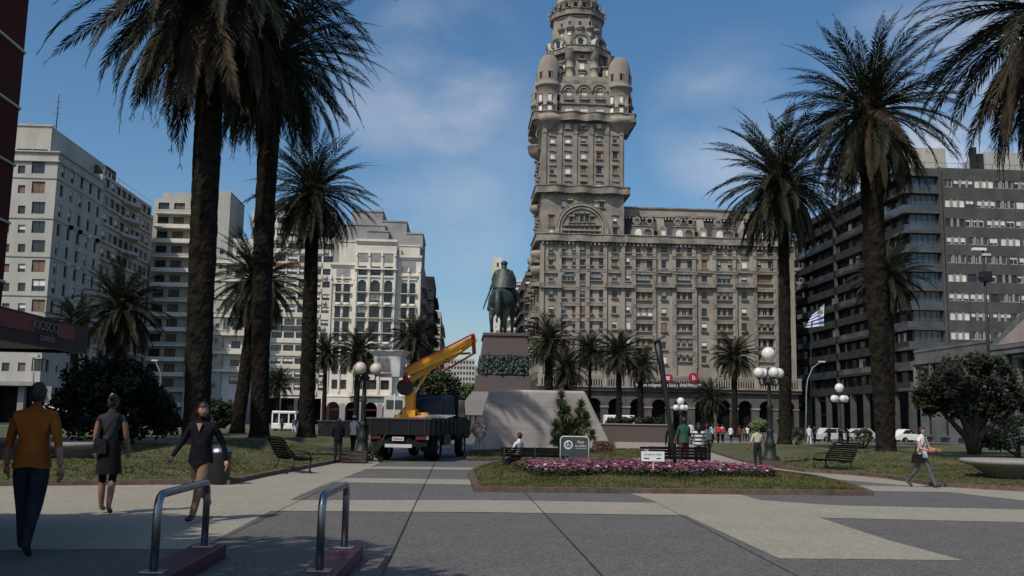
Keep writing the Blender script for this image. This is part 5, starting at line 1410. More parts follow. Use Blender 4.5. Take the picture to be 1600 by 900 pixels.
# ------------------------------------------------------------------ crane truck
ga_ = G(622, 721); T0 = V((ga_.x, ga_.y, 0)); th_ = R(-12)
TR = thing('lift_truck', 'dark flatbed truck with a yellow aerial-lift turret on its bed', 'truck', T0, th_)
W2 = 1.2
ch = MB(); ch.box(-.45, -.3, .0, 7.0, .62, .85, black); ch.box(.3, .45, .0, 7.0, .62, .85, black); ch.box(-1.05, 1.05, -.02, .12, .55, .78, navyp); ch.box(-.3, .3, .2, 6.8, .66, .76, black)
ch.box(.6, 1.1, 2.6, 3.8, .55, 1.0, black); ch.box(-1.1, -.6, 2.6, 3.6, .55, 1.0, black)
ch.build('chassis', TR)
bed = MB(); bed.box(-W2, W2, -.1, 4.5, .98, 1.08, black)
bed.box(-W2, W2, -.16, -.1, .95, 1.55, navyp); bed.box(-W2 - .05, -W2, -.1, 4.5, .95, 1.55, navyp); bed.box(W2, W2 + .05, -.1, 4.5, .95, 1.55, navyp); bed.box(-W2, W2, 4.5, 4.56, .95, 1.9, navyp)
for i in range(7): bed.box(W2 + .05, W2 + .09, -.05 + i * .74, .03 + i * .74, .93, 1.57, black)
for xx in (-1.0, -.4, .4, 1.0): bed.box(xx - .03, xx + .03, -.2, -.16, .95, 1.55, black)
bed.box(-W2 - .03, W2 + .03, -.19, -.12, 1.5, 1.57, frame_d)
bed.build('cargo_bed', TR, bevel=.01)
for s_ in (-1, 1):
    tl = MB(); tl.box(s_ * .85 - .2, s_ * .85 + .2, -.1, -.04, .80, .93, taill); tl.box(s_ * .85 + s_ * .22 - .05, s_ * .85 + s_ * .22 + .05, -.1, -.04, .80, .93, chrome); tl.build('tail_lamp', TR)
pl = MB(); pl.box(-.22, .22, -.12, -.09, .74, .88, offw); pl.box(-.18, .18, -.125, -.12, .79, .83, redp); pl.build('number_plate', TR)
def wheel(parent, x, y, r, w, name='wheel'):
    o = thing(name, None, None, (x, y, r)); 
    o.parent = parent
    ty = MB(); prof = [(r * .6, -w / 2), (r * .92, -w / 2), (r, -w * .36), (r, w * .36), (r * .92, w / 2), (r * .6, w / 2)]
    rows = [[V((p[1], p[0] * math.cos(a), p[0] * math.sin(a))) for a in [2 * math.pi * k / 20 for k in range(20)]] for p in prof]; ty.grid(rows, rubber, True, closeu=True); ty.build('tyre', o)
    rm_ = MB(); rm_.tube([(-w * .4, 0, 0), (w * .4, 0, 0)], r * .6, offw if name == 'wheel' else black, 16); rm_.tube([(-w * .46, 0, 0), (w * .46, 0, 0)], r * .2, black, 10); rm_.build('rim', o)
    return o
for s_ in (-1, 1): wheel(TR, s_ * .95, 1.35, .5, .5); wheel(TR, s_ * 1.0, 6.1, .5, .3)
for s_ in (-1, 1): mf = MB(); mf.box(s_ * .9 - .25, s_ * .9 + .25, .62, .7, .35, .9, rubber); mf.build('mud_flap', TR)
mf = MB(); mf.box(-.5, .5, -.05, .05, .5, .62, offw); mf.build('step_bar', TR)
cab = MB()
cab.prism([(4.9, .7), (6.6, .7), (7.7, .75), (7.7, 1.5), (6.7, 1.75), (6.35, 2.5), (4.9, 2.55)], 'x', -1.1, 1.1, navyp)
cab.build('cab', TR, bevel=.08)
for s_ in (-1, 1):
    q_ = MB(); q_.prism([(5.1, 1.65), (6.45, 1.65), (6.2, 2.35), (5.1, 2.35)], 'x', s_ * 1.1 - .01, s_ * 1.1 + .01, plateglass); q_.build('side_window', TR)
    q_ = MB(); q_.ball((s_ * .95, 7.7, 1.15), .16, chrome, 12); q_.build('headlight', TR)
q_ = MB(); q_.box(-.9, .9, 4.88, 4.9, 1.75, 2.35, plateglass); q_.build('rear_window', TR)
tp = MB(); tp.hexa([(-1.1, 1.9, 1.1), (1.15, 1.9, 1.1), (1.15, 4.5, 1.1), (-1.1, 4.5, 1.1)], [(-.2, 2.2, 2.3), (1.12, 2.2, 2.45), (1.12, 4.4, 2.55), (-.5, 4.4, 2.4)], navy); tp.build('tarpaulin_load', TR, bevel=.2)
# turret and boom (positions from the world, expressed in the truck's frame)
inv = (Matrix.Translation(T0) @ Matrix.Rotation(th_, 4, 'Z')).inverted()
tb = inv @ V((G(641, 718).x + .55, T0.y + 1.6, 0)); tb = V((.05, 1.55, 0))
wt = (Matrix.Translation(T0) @ Matrix.Rotation(th_, 4, 'Z')) @ tb
YT = wt.y
def tl_(px, py, dy=0): return inv @ P(px, py, YT + dy)
tu = MB(); ct = tl_(641, 640)
tu.tube([(ct.x, ct.y, 1.08), (ct.x, ct.y, 1.35)], .42, yellow, 16); tu.box(ct.x - .26, ct.x + .26, ct.y - .26, ct.y + .26, 1.35, 1.9, yellow)
tu.box(ct.x - .6, ct.x + .6, ct.y - .12, ct.y + .12, 1.55, 1.68, yellow); tu.box(ct.x - .17, ct.x + .17, ct.y - .17, ct.y + .17, 1.9, tl_(641, 604).z, yellow)
tu.tube([tl_(633, 605, -.25), tl_(633, 605, .3)], .32, black, 14); tu.box(ct.x + .3, ct.x + .7, ct.y - .1, ct.y + .2, 1.7, 1.78, yellow)
tu.build('turret', TR)
def beam(mb, p, q, w, h, M):
    d = (q - p); L = d.length; d.normalize(); s_ = d.cross(V((0, 0, 1))).normalized(); u = s_.cross(d)
    mb.hexa([p - s_ * w - u * h, p + s_ * w - u * h, q + s_ * w - u * h, q - s_ * w - u * h], [p - s_ * w + u * h, p + s_ * w + u * h, q + s_ * w + u * h, q - s_ * w + u * h], M)
bm_ = MB(); beam(bm_, tl_(634, 598), tl_(741, 533, .5), .11, .105, yellow); beam(bm_, tl_(700, 562, .1), tl_(743, 530, .5), .1, .1, yellow); bm_.build('lower_boom', TR)
bm_ = MB(); beam(bm_, tl_(631, 580, -.35), tl_(739, 529, .1), .09, .08, yellow); beam(bm_, tl_(628, 588, -.3), tl_(720, 545, 0), .09, .09, yellow); bm_.build('upper_boom', TR)
bm_ = MB(); beam(bm_, tl_(632, 576, -.6), tl_(739, 522, -.1), .035, .035, redp); beam(bm_, tl_(646, 583, .1), tl_(700, 565, .2), .03, .03, redp); beam(bm_, tl_(739, 522, -.1), tl_(741, 552, .4), .07, .05, redp); beam(bm_, tl_(741, 552, .4), tl_(690, 582, .3), .05, .04, redp); beam(bm_, tl_(735, 552, .4), tl_(712, 553, .3), .04, .04, redp)
beam(bm_, tl_(690, 582, .3), tl_(686, 562, .3), .04, .04, redp); bm_.build('linkage', TR)
bm_ = MB(); beam(bm_, tl_(649, 612), tl_(668, 582, .1), .045, .045, yellow); beam(bm_, tl_(646, 616), tl_(652, 606), .07, .07, offw); beam(bm_, tl_(637, 606), tl_(654, 586), .05, .05, yellow); bm_.build('lift_cylinder', TR)
bk = MB(); p0, p1, p2 = tl_(592, 589, -.6), tl_(630, 589, -.6), tl_(634, 549, -.6)
xl_, xr_ = p0.x, p1.x; z0_, z1_ = p0.z, p2.z; yb2 = p0.y
bk.hexa([(xl_, yb2 - .35, z0_), (xr_, yb2 - .35, z0_), (xr_, yb2 + .35, z0_), (xl_, yb2 + .35, z0_)], [(xl_ - .12, yb2 - .4, z1_ - .22), (xr_ + .05, yb2 - .4, z1_ - .22), (xr_ + .05, yb2 + .4, z1_ - .22), (xl_ - .12, yb2 + .4, z1_ - .22)], offw)
bk.hexa([(xl_ - .12, yb2 - .4, z1_ - .21), (xr_ + .05, yb2 - .4, z1_ - .21), (xr_ + .05, yb2 + .4, z1_ - .21), (xl_ - .12, yb2 + .4, z1_ - .21)], [(xl_ - .3, yb2 - .5, z1_ - .06), (xr_ + .15, yb2 - .5, z1_ - .06), (xr_ + .15, yb2 + .5, z1_ - .06), (xl_ - .3, yb2 + .5, z1_ - .06)], offw)
bk.box(xl_ - .33, xr_ + .17, yb2 - .53, yb2 + .53, z1_ - .05, z1_, offw)
bk.box(xl_ + .0, xr_ - .35, yb2 - .395, yb2 - .38, z0_ + .22, z1_ - .32, greyb); bk.box(xl_ + .02, xr_ - .3, yb2 - .375, yb2 - .365, z0_ + .05, z0_ + .1, redp)
bk.build('work_bucket', TR)
br_ = MB(); beam(br_, tl_(632, 585, -.6), tl_(636, 598, -.1), .08, .08, redp); br_.build('bucket_bracket', TR)
cp = MB()
for i in range(10): q = V((.2 + .11 * i, 1.2 + .1 * i, 1.58)); beam(cp, q, q + V((.5, -.35, .12)), .012, .012, offw)
cp.box(.2, .8, .6, 1.1, 1.1, 1.6, redp); cp.build('tool_load', TR)
sgn = MB(); q = P(616, 638, 60); sgn.box(q.x - .65, q.x + .65, 59.98, 60.03, q.z - .8, q.z + .75, offw); sgn.tube([(q.x, 60, 0), (q.x, 60, q.z + .9)], .05, offw, 6); sgn.box(q.x - .5, q.x + .5, 59.96, 59.975, q.z - .05, q.z + .5, signg)
tag(sgn.build('notice_board'), 'grey notice board on a post behind the truck bed', 'sign')

# ------------------------------------------------------------------ lamps
def globe_lamp(px, py_base, py_top, label, ring_py, ring_r_px, n_ring, topglobe=True, gm=globe, Y=None, gr=.2):
    b = G(px, py_base) if Y is None else P(px, py_base, Y); Y = b.y
    q = P(px, ring_py, Y); H = q.z; t = thing('globe_lamp', label, 'street lamp', (b.x, Y, 0), 0, 'iron globe lamps of the plaza')
    gr = gr; rr = ring_r_px / F * Y
    ba = MB(); ba.box(-.4, .4, -.4, .4, 0, .25, granite_p); ba.lathe((0, 0, .25), [(.33, 0), (.33, .12), (.22, .2), (.19, .5), (.23, .55), (.15, .7), (.11, 1.0), (.16, 1.06), (.1, 1.15)], iron, 12); ba.build('base', t)
    po = MB(); po.lathe((0, 0, 1.1), [(.1, 0), (.09, H * .3), (.12, H * .3 + .08), (.08, H * .32 + .1), (.065, H - 1.45), (.13, H - 1.4), (.13, H - 1.25), (.06, H - 1.2)], iron, 10); 
    zt = P(px, py_top, Y).z if topglobe else H + .2
    po.lathe((0, 0, H - .45), [(.06, 0), (.22, .12), (.1, .22), (.05, zt - H - .05 if topglobe else .3)], iron, 10); po.build('post', t)
    for k in range(n_ring):
        a = 2 * math.pi * k / n_ring + .15
        ar = MB(); cxy = (math.cos(a) * rr, math.sin(a) * rr)
        ar.tube([(cxy[0] * s_, cxy[1] * s_, H - .35 + z_) for s_, z_ in ((.05, 0), (.35, -.05), (.7, -.12), (.95, -.02), (1, .12))], .03, iron, 6); ar.lathe((cxy[0], cxy[1], H - .25), [(.04, 0), (.1, .05), (.08, .1)], iron, 8); ar.build('arm', t)
        gl = MB(); gl.ball((0, 0, 0), gr, gm, 16); gl.build('globe', t, (cxy[0], cxy[1], H))
    if topglobe: gl = MB(); gl.ball((0, 0, 0), gr * 1.3, gm, 16); gl.build('globe', t, (0, 0, zt))
    return t
globe_lamp(1204, 730, 553, 'iron lamp with a ring of white globes below a larger one beside the beige-shirted man', 583, 17, 4, gr=.2)
globe_lamp(565, 720, 576, 'iron lamp with three yellowed globes at one level beside the lift bucket', 576, 17, 3, topglobe=False, gm=globe_y, gr=.23)
globe_lamp(1314, 694, 606, 'distant globe lamp in front of the dark glass block', 623, 10, 4, gr=.3)
globe_lamp(1064, 694, 627, 'distant globe lamp over the people behind the second black bench', 637, 8, 4, Y=70, gr=.22)

t = thing('double_lamp', 'very tall dark post with a bright double head above the broad tree', 'street lamp', (P(1550, 660, 62).x, 62, 0))
mb = MB(); zt = P(1546, 392, 62).z; mb.tube([(0, 0, 0), (0, 0, zt)], [.13, .07], iron, 10); mb.lathe((0, 0, 0), [(.3, 0), (.28, .6), (.16, 1.0)], iron, 10); mb.build('post', t)
mb = MB(); mb.box(-.75, .15, -.15, .15, zt, zt + .18, white); mb.box(-.1, .45, -.12, .12, zt - .35, zt - .2, offw); mb.build('lamp_head', t)
mb = MB(); zz = P(1547, 433, 62).z; mb.box(-.25, .4, -.25, .25, zz - .35, zz + .35, black); mb.tube([(0, -.3, zz), (0, .3, zz)], .3, black, 12); mb.build('control_box', t)
t = thing('leaning_post', 'dark leaning post with a flat drooping head rising out of the flower bed', 'lamp post', (G(1058, 746).x, G(1058, 746).y, 0))
YL = t.location.y; base = t.location
pts = [P(px, py, YL) - base for px, py in ((1058, 746), (1050, 690), (1041, 620), (1033, 568), (1026, 532))]
mb = MB(); mb.tube(pts, [.05, .055, .07, .09, .12], black, 8); mb.build('post', t)
mb = MB(); beam(mb, P(1038, 526, YL) - base, P(1020, 534, YL) - base, .14, .03, frame_d); mb.build('lamp_head', t)
def arm_light(pts, label):
    Y = pts[0][2]; b = P(pts[0][0], pts[0][1], Y); b.z = 0
    t = thing('street_light', label, 'street light', b); q = [P(a_, b_, Y) - b for a_, b_, _ in pts]
    q[0].z = 0
    mb = MB(); mb.tube(q, [.1] + [.055] * (len(q) - 2) + [.035], mat('weathered_green', (.20, .25, .23), .6), 8); mb.build('post', t)
    mb = MB(); e = q[-1]; mb.box(e.x - .3, e.x + .3, e.y - .12, e.y + .12, e.z - .08, e.z + .06, offw); mb.build('lamp_head', t)
arm_light([(250, 660, 95), (250, 610, 95), (251, 583, 95), (242, 563, 95)], 'bent pale street light rising behind the dark bush')
arm_light([(1259, 690, 88), (1260, 612, 88), (1262, 593, 88), (1270, 574, 88), (1284, 565, 88)], 'bent pale street light under the striped flag')
arm_light([(52, 690, 60), (52, 600, 60), (53, 556, 60)], 'straight pale pole below the kiosk awning')
# flag
YF = 95.0; b = P(1267, 640, YF); b.z = 0
t = thing('flag', 'blue and white striped flag with a sun emblem waving on a dark pole', 'flag', b)
top = P(1288, 474, YF) - b
mb = MB(); mb.tube([(0, 0, 0), (P(1267, 560, YF).x - b.x, 0, P(1267, 560, YF).z), (P(1268, 505, YF).x - b.x, 0, P(1268, 505, YF).z), (P(1287, 474, YF).x - b.x, 0, P(1287, 474, YF).z)], [.09, .07, .06, .04], iron, 8); mb.build('pole', t)
mb = MB(); p1, p2, p3, p4 = [P(*q, YF) - b for q in ((1288, 475), (1289, 513), (1277, 515), (1260, 510))]
n = 9
L0, L1 = P(1288, 475, YF) - b, P(1289, 509, YF) - b; R0, R1 = P(1270, 492, YF) - b, P(1259, 512, YF) - b
def fp(u, v):
    a_ = L0.lerp(L1, v); c_ = R0.lerp(R1, v); q = a_.lerp(c_, u); q.y += .25 * math.sin(u * 7 + v * 2); return q
for i in range(9):
    v0, v1 = i / 9, (i + 1) / 9
    for k in range(12):
        u0, u1 = k / 12, (k + 1) / 12
        canton = u0 < .34 and i < 5
        mb.face([fp(u0, v0), fp(u1, v0), fp(u1, v1), fp(u0, v1)], white if (canton or i % 2 == 0) else blue)
mb.build('cloth', t)
mb = MB(); c_ = fp(.17, .27); mb.ball((c_.x, c_.y - .05, c_.z), .2, mat('sun_gold', (.7, .5, .1), .5), 10, sy=.3); mb.build('sun_emblem', t)

# ------------------------------------------------------------------ benches, bins, rails, kiosk
def back_bench(px0, px1, ytop, Y, label):
    a, b = P(px0, ytop, Y), P(px1, ytop, Y); w = b.x - a.x; H = a.z
    t = thing('park_bench', label, 'bench', ((a.x + b.x) / 2, Y, .12)); h = H - .12
    mb = MB()
    for i in range(4): mb.box(-w / 2, w / 2, -.03, .0, .30 + (h - .3) * i / 4, .30 + (h - .3) * (i + 1) / 4 - .012, blackwood)
    mb.build('backrest', t)
    mb = MB()
    for i in range(4): mb.box(-w / 2, w / 2, .04 + .12 * i, .14 + .12 * i, .27, .30, blackwood)
    mb.build('seat', t)
    for x in (-w / 2 + .1, 0, w / 2 - .1):
        mb = MB(); mb.box(x - .03, x + .03, -.09, -.03, 0, h, iron); mb.box(x - .03, x + .03, .44, .5, 0, .36, iron); mb.box(x - .03, x + .03, -.03, .5, .32, .36, iron); mb.build('leg', t)
back_bench(783, 889, 698, 31.2, 'long black bench seen from behind with a man in white on it')
back_bench(1013, 1110, 697, 31.0, 'long black bench seen from behind under the striped-top woman')
def side_bench(px, py, label, rz, s=1.0):
    b = G(px, py); t = thing('slatted_bench', label, 'bench', (b.x, b.y, 0), rz, 'slatted garden benches by the lawns'); w = 1.5
    mb = MB()
    for i in range(7): mb.box(-w / 2, w / 2, .0 + .075 * i, .055 + .075 * i, .40 - .01 * i * (i < 4), .43 - .01 * i * (i < 4), blackwood)
    mb.build('seat', t)
    mb = MB()
    for i in range(8):
        T = Matrix.Translation((0, .53 + .045 * i + .012 * max(0, i - 5) ** 2, .45 + .07 * i)); mb.box(-w / 2, w / 2, -.01, .015, 0, .055, blackwood, T)
    mb.build('backrest', t)
    for x in (-w / 2 + .06, w / 2 - .06):
        mb = MB(); mb.tube([(x, .02, 0), (x, .06, .2), (x, .0, .38), (x, .25, .36), (x, .5, .38), (x, .66, .62), (x, .84, .95)], .028, iron, 6); mb.tube([(x, .5, .38), (x, .52, .2), (x, .72, 0)], .028, iron, 6); mb.tube([(x, 0, .38), (x, .1, .58), (x, .45, .62), (x, .6, .6)], .022, iron, 6); mb.build('leg', t)
side_bench(1290, 738, 'slatted garden bench with a reclined back at the lawn edge near the walking woman', R(-76))
side_bench(473, 738, 'dark slatted garden bench at the kerb before the tall palm trunks', R(118))
def stone_seat(px0, px1, ptop, pbot, Y, label):
    a, b = P(px0, ptop, Y), P(px1, ptop, Y); w = (b.x - a.x) / 2; H = P((px0 + px1) / 2, ptop + 5, Y).z
    mb = MB(); mb.lathe((0, 0, 0), [(w * .3, 0), (w * .34, .08), (w * .75, H - .2), (w * .98, H - .12), (w, H - .04), (w * .97, H), (w * .8, H + .01), (.02, H + .01)], granite_s, 32)
    o = mb.build('stone_bowl_seat', None, ((a.x + b.x) / 2, Y + w, 0)); tag(o, label, 'stone seat')
stone_seat(42, 152, 687, 705, 29, 'round pale stone bowl seat on the lawn by the kiosk')
stone_seat(1548, 1700, 716, 735, 25.5, 'round pale stone bowl seat cut by the picture edge on the lawn')
b = G(341, 757); t = thing('litter_bin', 'black cylindrical litter bin with a shiny lid behind the man in the dark shirt', 'litter bin', (b.x, b.y, 0))
mb = MB(); zt = P(341, 702, b.y).z; mb.lathe((0, 0, 0), [(.2, 0), (.24, .05), (.26, zt - .1), (.27, zt - .06), (.24, zt - .05)], black, 20); mb.build('body', t)
mb = MB(); mb.lathe((0, 0, zt - .05), [(.25, 0), (.22, .08), (.1, .12), (.01, .13)], steel, 20); mb.build('lid', t)

for i, (n0, n1, base_) in enumerate((((240, 893, 773), (319, 853, 738), 'left'), ((499, 891, 774), (538, 855, 739), 'right'))):
    zb_ = .16; p = G(n0[0], n0[1], zb_); q = G(n1[0], n1[1], zb_); H = P(n0[0], n0[2], p.y).z
    t = thing('steel_rail', ['steel hoop rail on a maroon beam, on the side of the dark-shirted man', 'steel hoop rail on a maroon beam, nearer the middle of the paving'][i], 'rail', (p.x, p.y, 0), math.atan2(-(q.x - p.x), q.y - p.y), 'steel hoop rails in the paving')
    L = (V((q.x, q.y)) - V((p.x, p.y))).length; h = H; r_ = .055
    path = [(0, 0, zb_)] + [(0, 0, h - .14)] + [(0, .14 - .14 * math.cos(a_), h - .14 + .14 * math.sin(a_)) for a_ in [math.pi / 2 * k / 5 for k in range(1, 6)]]
    path += [(0, L - .14 + .14 * math.sin(a_), h - .14 + .14 * math.cos(a_)) for a_ in [math.pi / 2 * k / 5 for k in range(0, 6)]] + [(0, L, zb_)]
    mb = MB(); mb.tube(path, r_ * .68, steel, 16); mb.build('hoop', t)
    mb = MB(); mb.box(-.17, .17, -1.2, L + .3, .0, .15, maroon); mb.build('beam', t, bevel=.012)
    for y in (0, L): mb = MB(); mb.box(-.11, .11, y - .08, y + .08, .151, .168, steel); mb.build('foot_plate', t, bevel=.004)

# kiosk
K = thing('kiosk', 'dark kiosk with a red lettered fascia over the man in orange', 'kiosk', (-5.14, 9.0, 0))
mb = MB(); mb.box(-.12, 0, -1.5, 4.5, 2.36, 2.72, mat('kiosk_fascia', (.02, .006, .006), .7, var=.2, scale=2)); mb.box(-4.5, -.0, 4.5, 4.6, 2.36, 2.72, MATS['kiosk_fascia']); mb.build('fascia', K)
mb = MB(); mb.box(.002, .012, .0, 2.9, 2.5, 2.69, mat('kiosk_red', (.13, .006, .010), .5, var=.3, scale=3)); mb.box(.002, .012, 3.55, 4.1, 2.5, 2.69, MATS['kiosk_red']); mb.build('red_panel', K)
mb = MB(); mb.box(-4.6, -.13, -1.5, 4.49, 2.4, 2.5, black); mb.box(-4.6, -.13, -1.5, 4.49, 2.66, 2.7, black); mb.build('roof', K)
tx = text_mb('KIOSCO', .2, mat('faded_lettering', (.2, .16, .155), .6, var=.05), .004); T = Matrix.Translation((.016, 3.2, 2.60)) @ Matrix.Rotation(R(90), 4, 'Z')
mb = MB(); mb.add(tx, T @ Matrix.Diagonal((1.0, 1, .8, 1))); tx = text_mb('QUINIELAS', .09, MATS['faded_lettering'], .004); mb.add(tx, Matrix.Translation((.016, 3.25, 2.45)) @ Matrix.Rotation(R(90), 4, 'Z')); mb.build('lettering', K)
mb = MB(); mb.box(-4.5, -2.9, -1.4, 3.6, 0, 2.4, black); mb.box(-2.9, -2.86, -1.0, 3.0, 1.0, 2.1, plateglass); mb.build('body', K)
mb = MB(); 
for y in (-1.3,): mb.tube([(-.2, y, 0), (-.2, y, 2.4)], .04, iron, 8)
mb.tube([(-4.3, 4.4, 0), (-4.3, 4.4, 2.4)], .04, iron, 8); mb.build('post', K)

# signs
q0, q1 = P(876, 682, 31), P(920, 682, 31); zt, zb_ = q0.z, P(898, 713, 31).z
t = thing('accessible_sign', 'grey rounded sign with a white wheelchair emblem beside the black bench', 'sign', ((q0.x + q1.x) / 2, 31, 0)); w = (q1.x - q0.x) / 2
fp_ = [(-w, 0), (-w, zt - .08), (-w + .03, zt - .03), (-w + .08, zt), (w - .08, zt), (w - .03, zt - .03), (w, zt - .08), (w, 0)]
mb = MB(); mb.tube([(x, 0, z) for x, z in fp_], .022, offw, 8); mb.build('frame', t)
mb = MB(); mb.box(-w + .03, w - .03, -.01, .01, zb_, zt - .03, signg); mb.build('panel', t)
mb = MB(); cx_, cz_ = -w * .45, zt - .26
rows = [[(cx_ + r_ * math.cos(a_), y_, cz_ + r_ * math.sin(a_)) for a_ in [2 * math.pi * k / 24 for k in range(24)]] for r_, y_ in ((.14, -.011), (.14, -.02), (.105, -.02), (.105, -.011))]
mb.grid(rows, lettering, False, closeu=True)
mb.tube([(cx_ - .02, -.018, cz_ + .07), (cx_ - .01, -.018, cz_), (cx_ + .05, -.018, cz_ - .005), (cx_ + .075, -.018, cz_ - .07)], .013, lettering, 6); mb.ball((cx_ - .022, -.018, cz_ + .09), .018, lettering, 8)
mb.tube([(cx_ + .05 * math.cos(a_), -.018, cz_ - .03 + .05 * math.sin(a_)) for a_ in [R(120 + 22 * k) for k in range(10)]], .01, lettering, 6)
mb.add(text_mb('Plaza', .11, lettering, .003), Matrix.Translation((w * .42, -.016, zt - .17))); mb.add(text_mb('ACCESIBLE', .075, lettering, .003), Matrix.Translation((w * .42, -.016, zt - .29)))
mb.box(w * .05, w * .85, -.015, -.011, zt - .37, zt - .36, lettering)
mb.build('wheelchair_emblem', t)
q = G(1021, 752); a_, b_ = P(1002, 705, q.y), P(1038, 721, q.y); t = thing('white_notice', 'small white notice on a thin stake in the flower bed', 'sign', (q.x, q.y, 0))
mb = MB(); mb.box(a_.x - q.x, b_.x - q.x, -.01, .01, b_.z, a_.z, white); mb.build('panel', t)
mb = MB(); mb.box(-.012, .012, .011, .03, 0, a_.z - .02, white); mb.build('stake', t)
mb = MB(); xm = (a_.x + b_.x) / 2 - q.x; mb.add(text_mb('NO PISAR EL CESPED', .052, inkm, .002), Matrix.Translation((xm, -.012, a_.z - .085))); mb.box(xm - .24, xm - .1, -.012, -.01, b_.z + .06, b_.z + .09, inkm); mb.box(xm + .1, xm + .22, -.012, -.01, b_.z + .06, b_.z + .09, inkm); mb.build('lettering', t)

# flower bed
rf = random.Random(21)
FB = [tuple(G(x, y).xy) for x, y in ((800, 738), (838, 752), (900, 753), (1060, 755), (1180, 756), (1216, 752), (1195, 745), (1112, 740), (960, 738), (880, 737))]
xs = [p[0] for p in FB]; ys = [p[1] for p in FB]
fl = MB(); fo = MB(); cols = [mat('petal_magenta', (.17, .05, .08), .6, var=.2), mat('petal_pink', (.27, .12, .145), .6, var=.2), mat('petal_purple', (.11, .045, .13), .6, var=.2), mat('petal_white', (.55, .42, .42), .6, var=.1), mat('petal_crimson', (.24, .02, .05), .6, var=.2)]
fgm = mat('flower_leaf', (.03, .05, .018), .7, scale=4, col2=(.06, .07, .03))
cnt = 0
while cnt < 5200:
    x, y = rf.uniform(min(xs), max(xs)), rf.uniform(min(ys), max(ys))
    if not inside((x, y), FB): continue
    cnt += 1; z = lawn_h(x, y, LAWN_C, dome=.08); h = rf.uniform(.12, .27)
    if cnt % 5 < 2:
        kk = cols[rf.choices(range(5), (5, 2.2, 4 if x > 3 else 2, .8, 4))[0]]; r_ = rf.uniform(.03, .055); tn = rf.uniform(-.5, .5); t2 = rf.uniform(-.7, .2)
        c_ = V((x, y, z + h)); nn = V((tn * .6, t2, 1)).normalized(); u_ = nn.orthogonal().normalized(); v_ = nn.cross(u_)
        ring_ = [c_ + (u_ * math.cos(a_) + v_ * math.sin(a_)) * r_ * (1 if k % 2 else .72) + nn * .012 for k, a_ in enumerate([2 * math.pi * k / 10 for k in range(10)])]
        fl.face(ring_, kk)
    for q_ in range(2):
        a_ = rf.uniform(0, 6.28); l_ = rf.uniform(.06, .13); dx, dy = math.cos(a_) * l_, math.sin(a_) * l_; h2 = h * rf.uniform(.3, .95)
        fo.face([(x, y, z + h2 - .04), (x + dx * .5 - dy * .3, y + dy * .5 + dx * .3, z + h2), (x + dx, y + dy, z + h2 - .01), (x + dx * .5 + dy * .3, y + dy * .5 - dx * .3, z + h2)], fgm)
fb = fl.build('flowers', fix=False); tag(fb, 'pink, crimson and purple bedding flowers in the central bed', 'flowers', kind='stuff'); fo.build('foliage', fb, fix=False)
sb = MB(); sb.face([(p[0], p[1], lawn_h(p[0], p[1], LAWN_C, dome=.08) + .03) for p in FB], soil)
o = sb.build('soil_bed'); tag(o, kind='structure')
# low hedge at the foot of the wall
hg = MB()
for i in range(900):
    p0 = P(930 + rf.random() * 32, 702, 46); x, y = p0.x, 46 + rf.random() * 1.2; z = .12 + rf.random() * .45; a_ = rf.uniform(0, 6.28); l_ = .07
    hg.face([(x, y, z), (x + math.cos(a_) * l_, y + math.sin(a_) * l_, z + .04), (x + .02, y + .02, z + .09)], rf.choice([fgm, fgm, cols[4]]))
tag(hg.build('low_shrub', fix=False), 'low reddish shrub at the foot of the granite wall', 'shrub')

# yucca clump
def yucca(px, py_top, Y, heads, label):
    b = P(px, 700, Y); t = thing('yucca', label, 'shrub', (b.x, Y, .1)); st = MB(); lv = MB(); rr = random.Random(int(px))
    for hx, hy, r_ in heads:
        h_ = P(hx, hy, Y); c_ = V((h_.x - b.x, rr.uniform(-.3, .3), h_.z)); st.tube([(c_.x * .2, 0, 0), (c_.x * .7, c_.y * .5, c_.z * .5), c_], .07, bark, 6)
        for i in range(230):
            th1 = rr.uniform(0, 6.28); el = R(rr.uniform(-55, 85)); d_ = V((math.cos(th1) * math.cos(el), math.sin(th1) * math.cos(el), math.sin(el))); s_ = d_.cross(V((0, 0, 1))).normalized() * .022; L = r_ * rr.uniform(.75, 1.15)
            m_ = c_ + d_ * L * .55; e = c_ + d_ * L - V((0, 0, L * .12)); k = len(lv.v); lv.v += [c_ - s_ * .5, m_ - s_, e, m_ + s_, c_ + s_ * .5]; lv.f.append((k, k + 1, k + 2, k + 3, k + 4)); lv.mi.append(lv.m(agave)); lv.sm.append(False)
    st.build('stem', t); lv.build('leaves', t, fix=False)
yucca(888, 610, 44, [(876, 626, .52), (877, 644, .5), (880, 660, .6), (868, 672, .55), (884, 683, .6), (907, 640, .5), (906, 655, .55), (913, 672, .5), (897, 678, .6), (925, 684, .35), (868, 690, .45), (905, 692, .5), (890, 665, .6), (885, 650, .5), (893, 690, .6), (915, 660, .5), (875, 684, .6), (902, 672, .6)], 'spiky yucca clump before the granite wall')

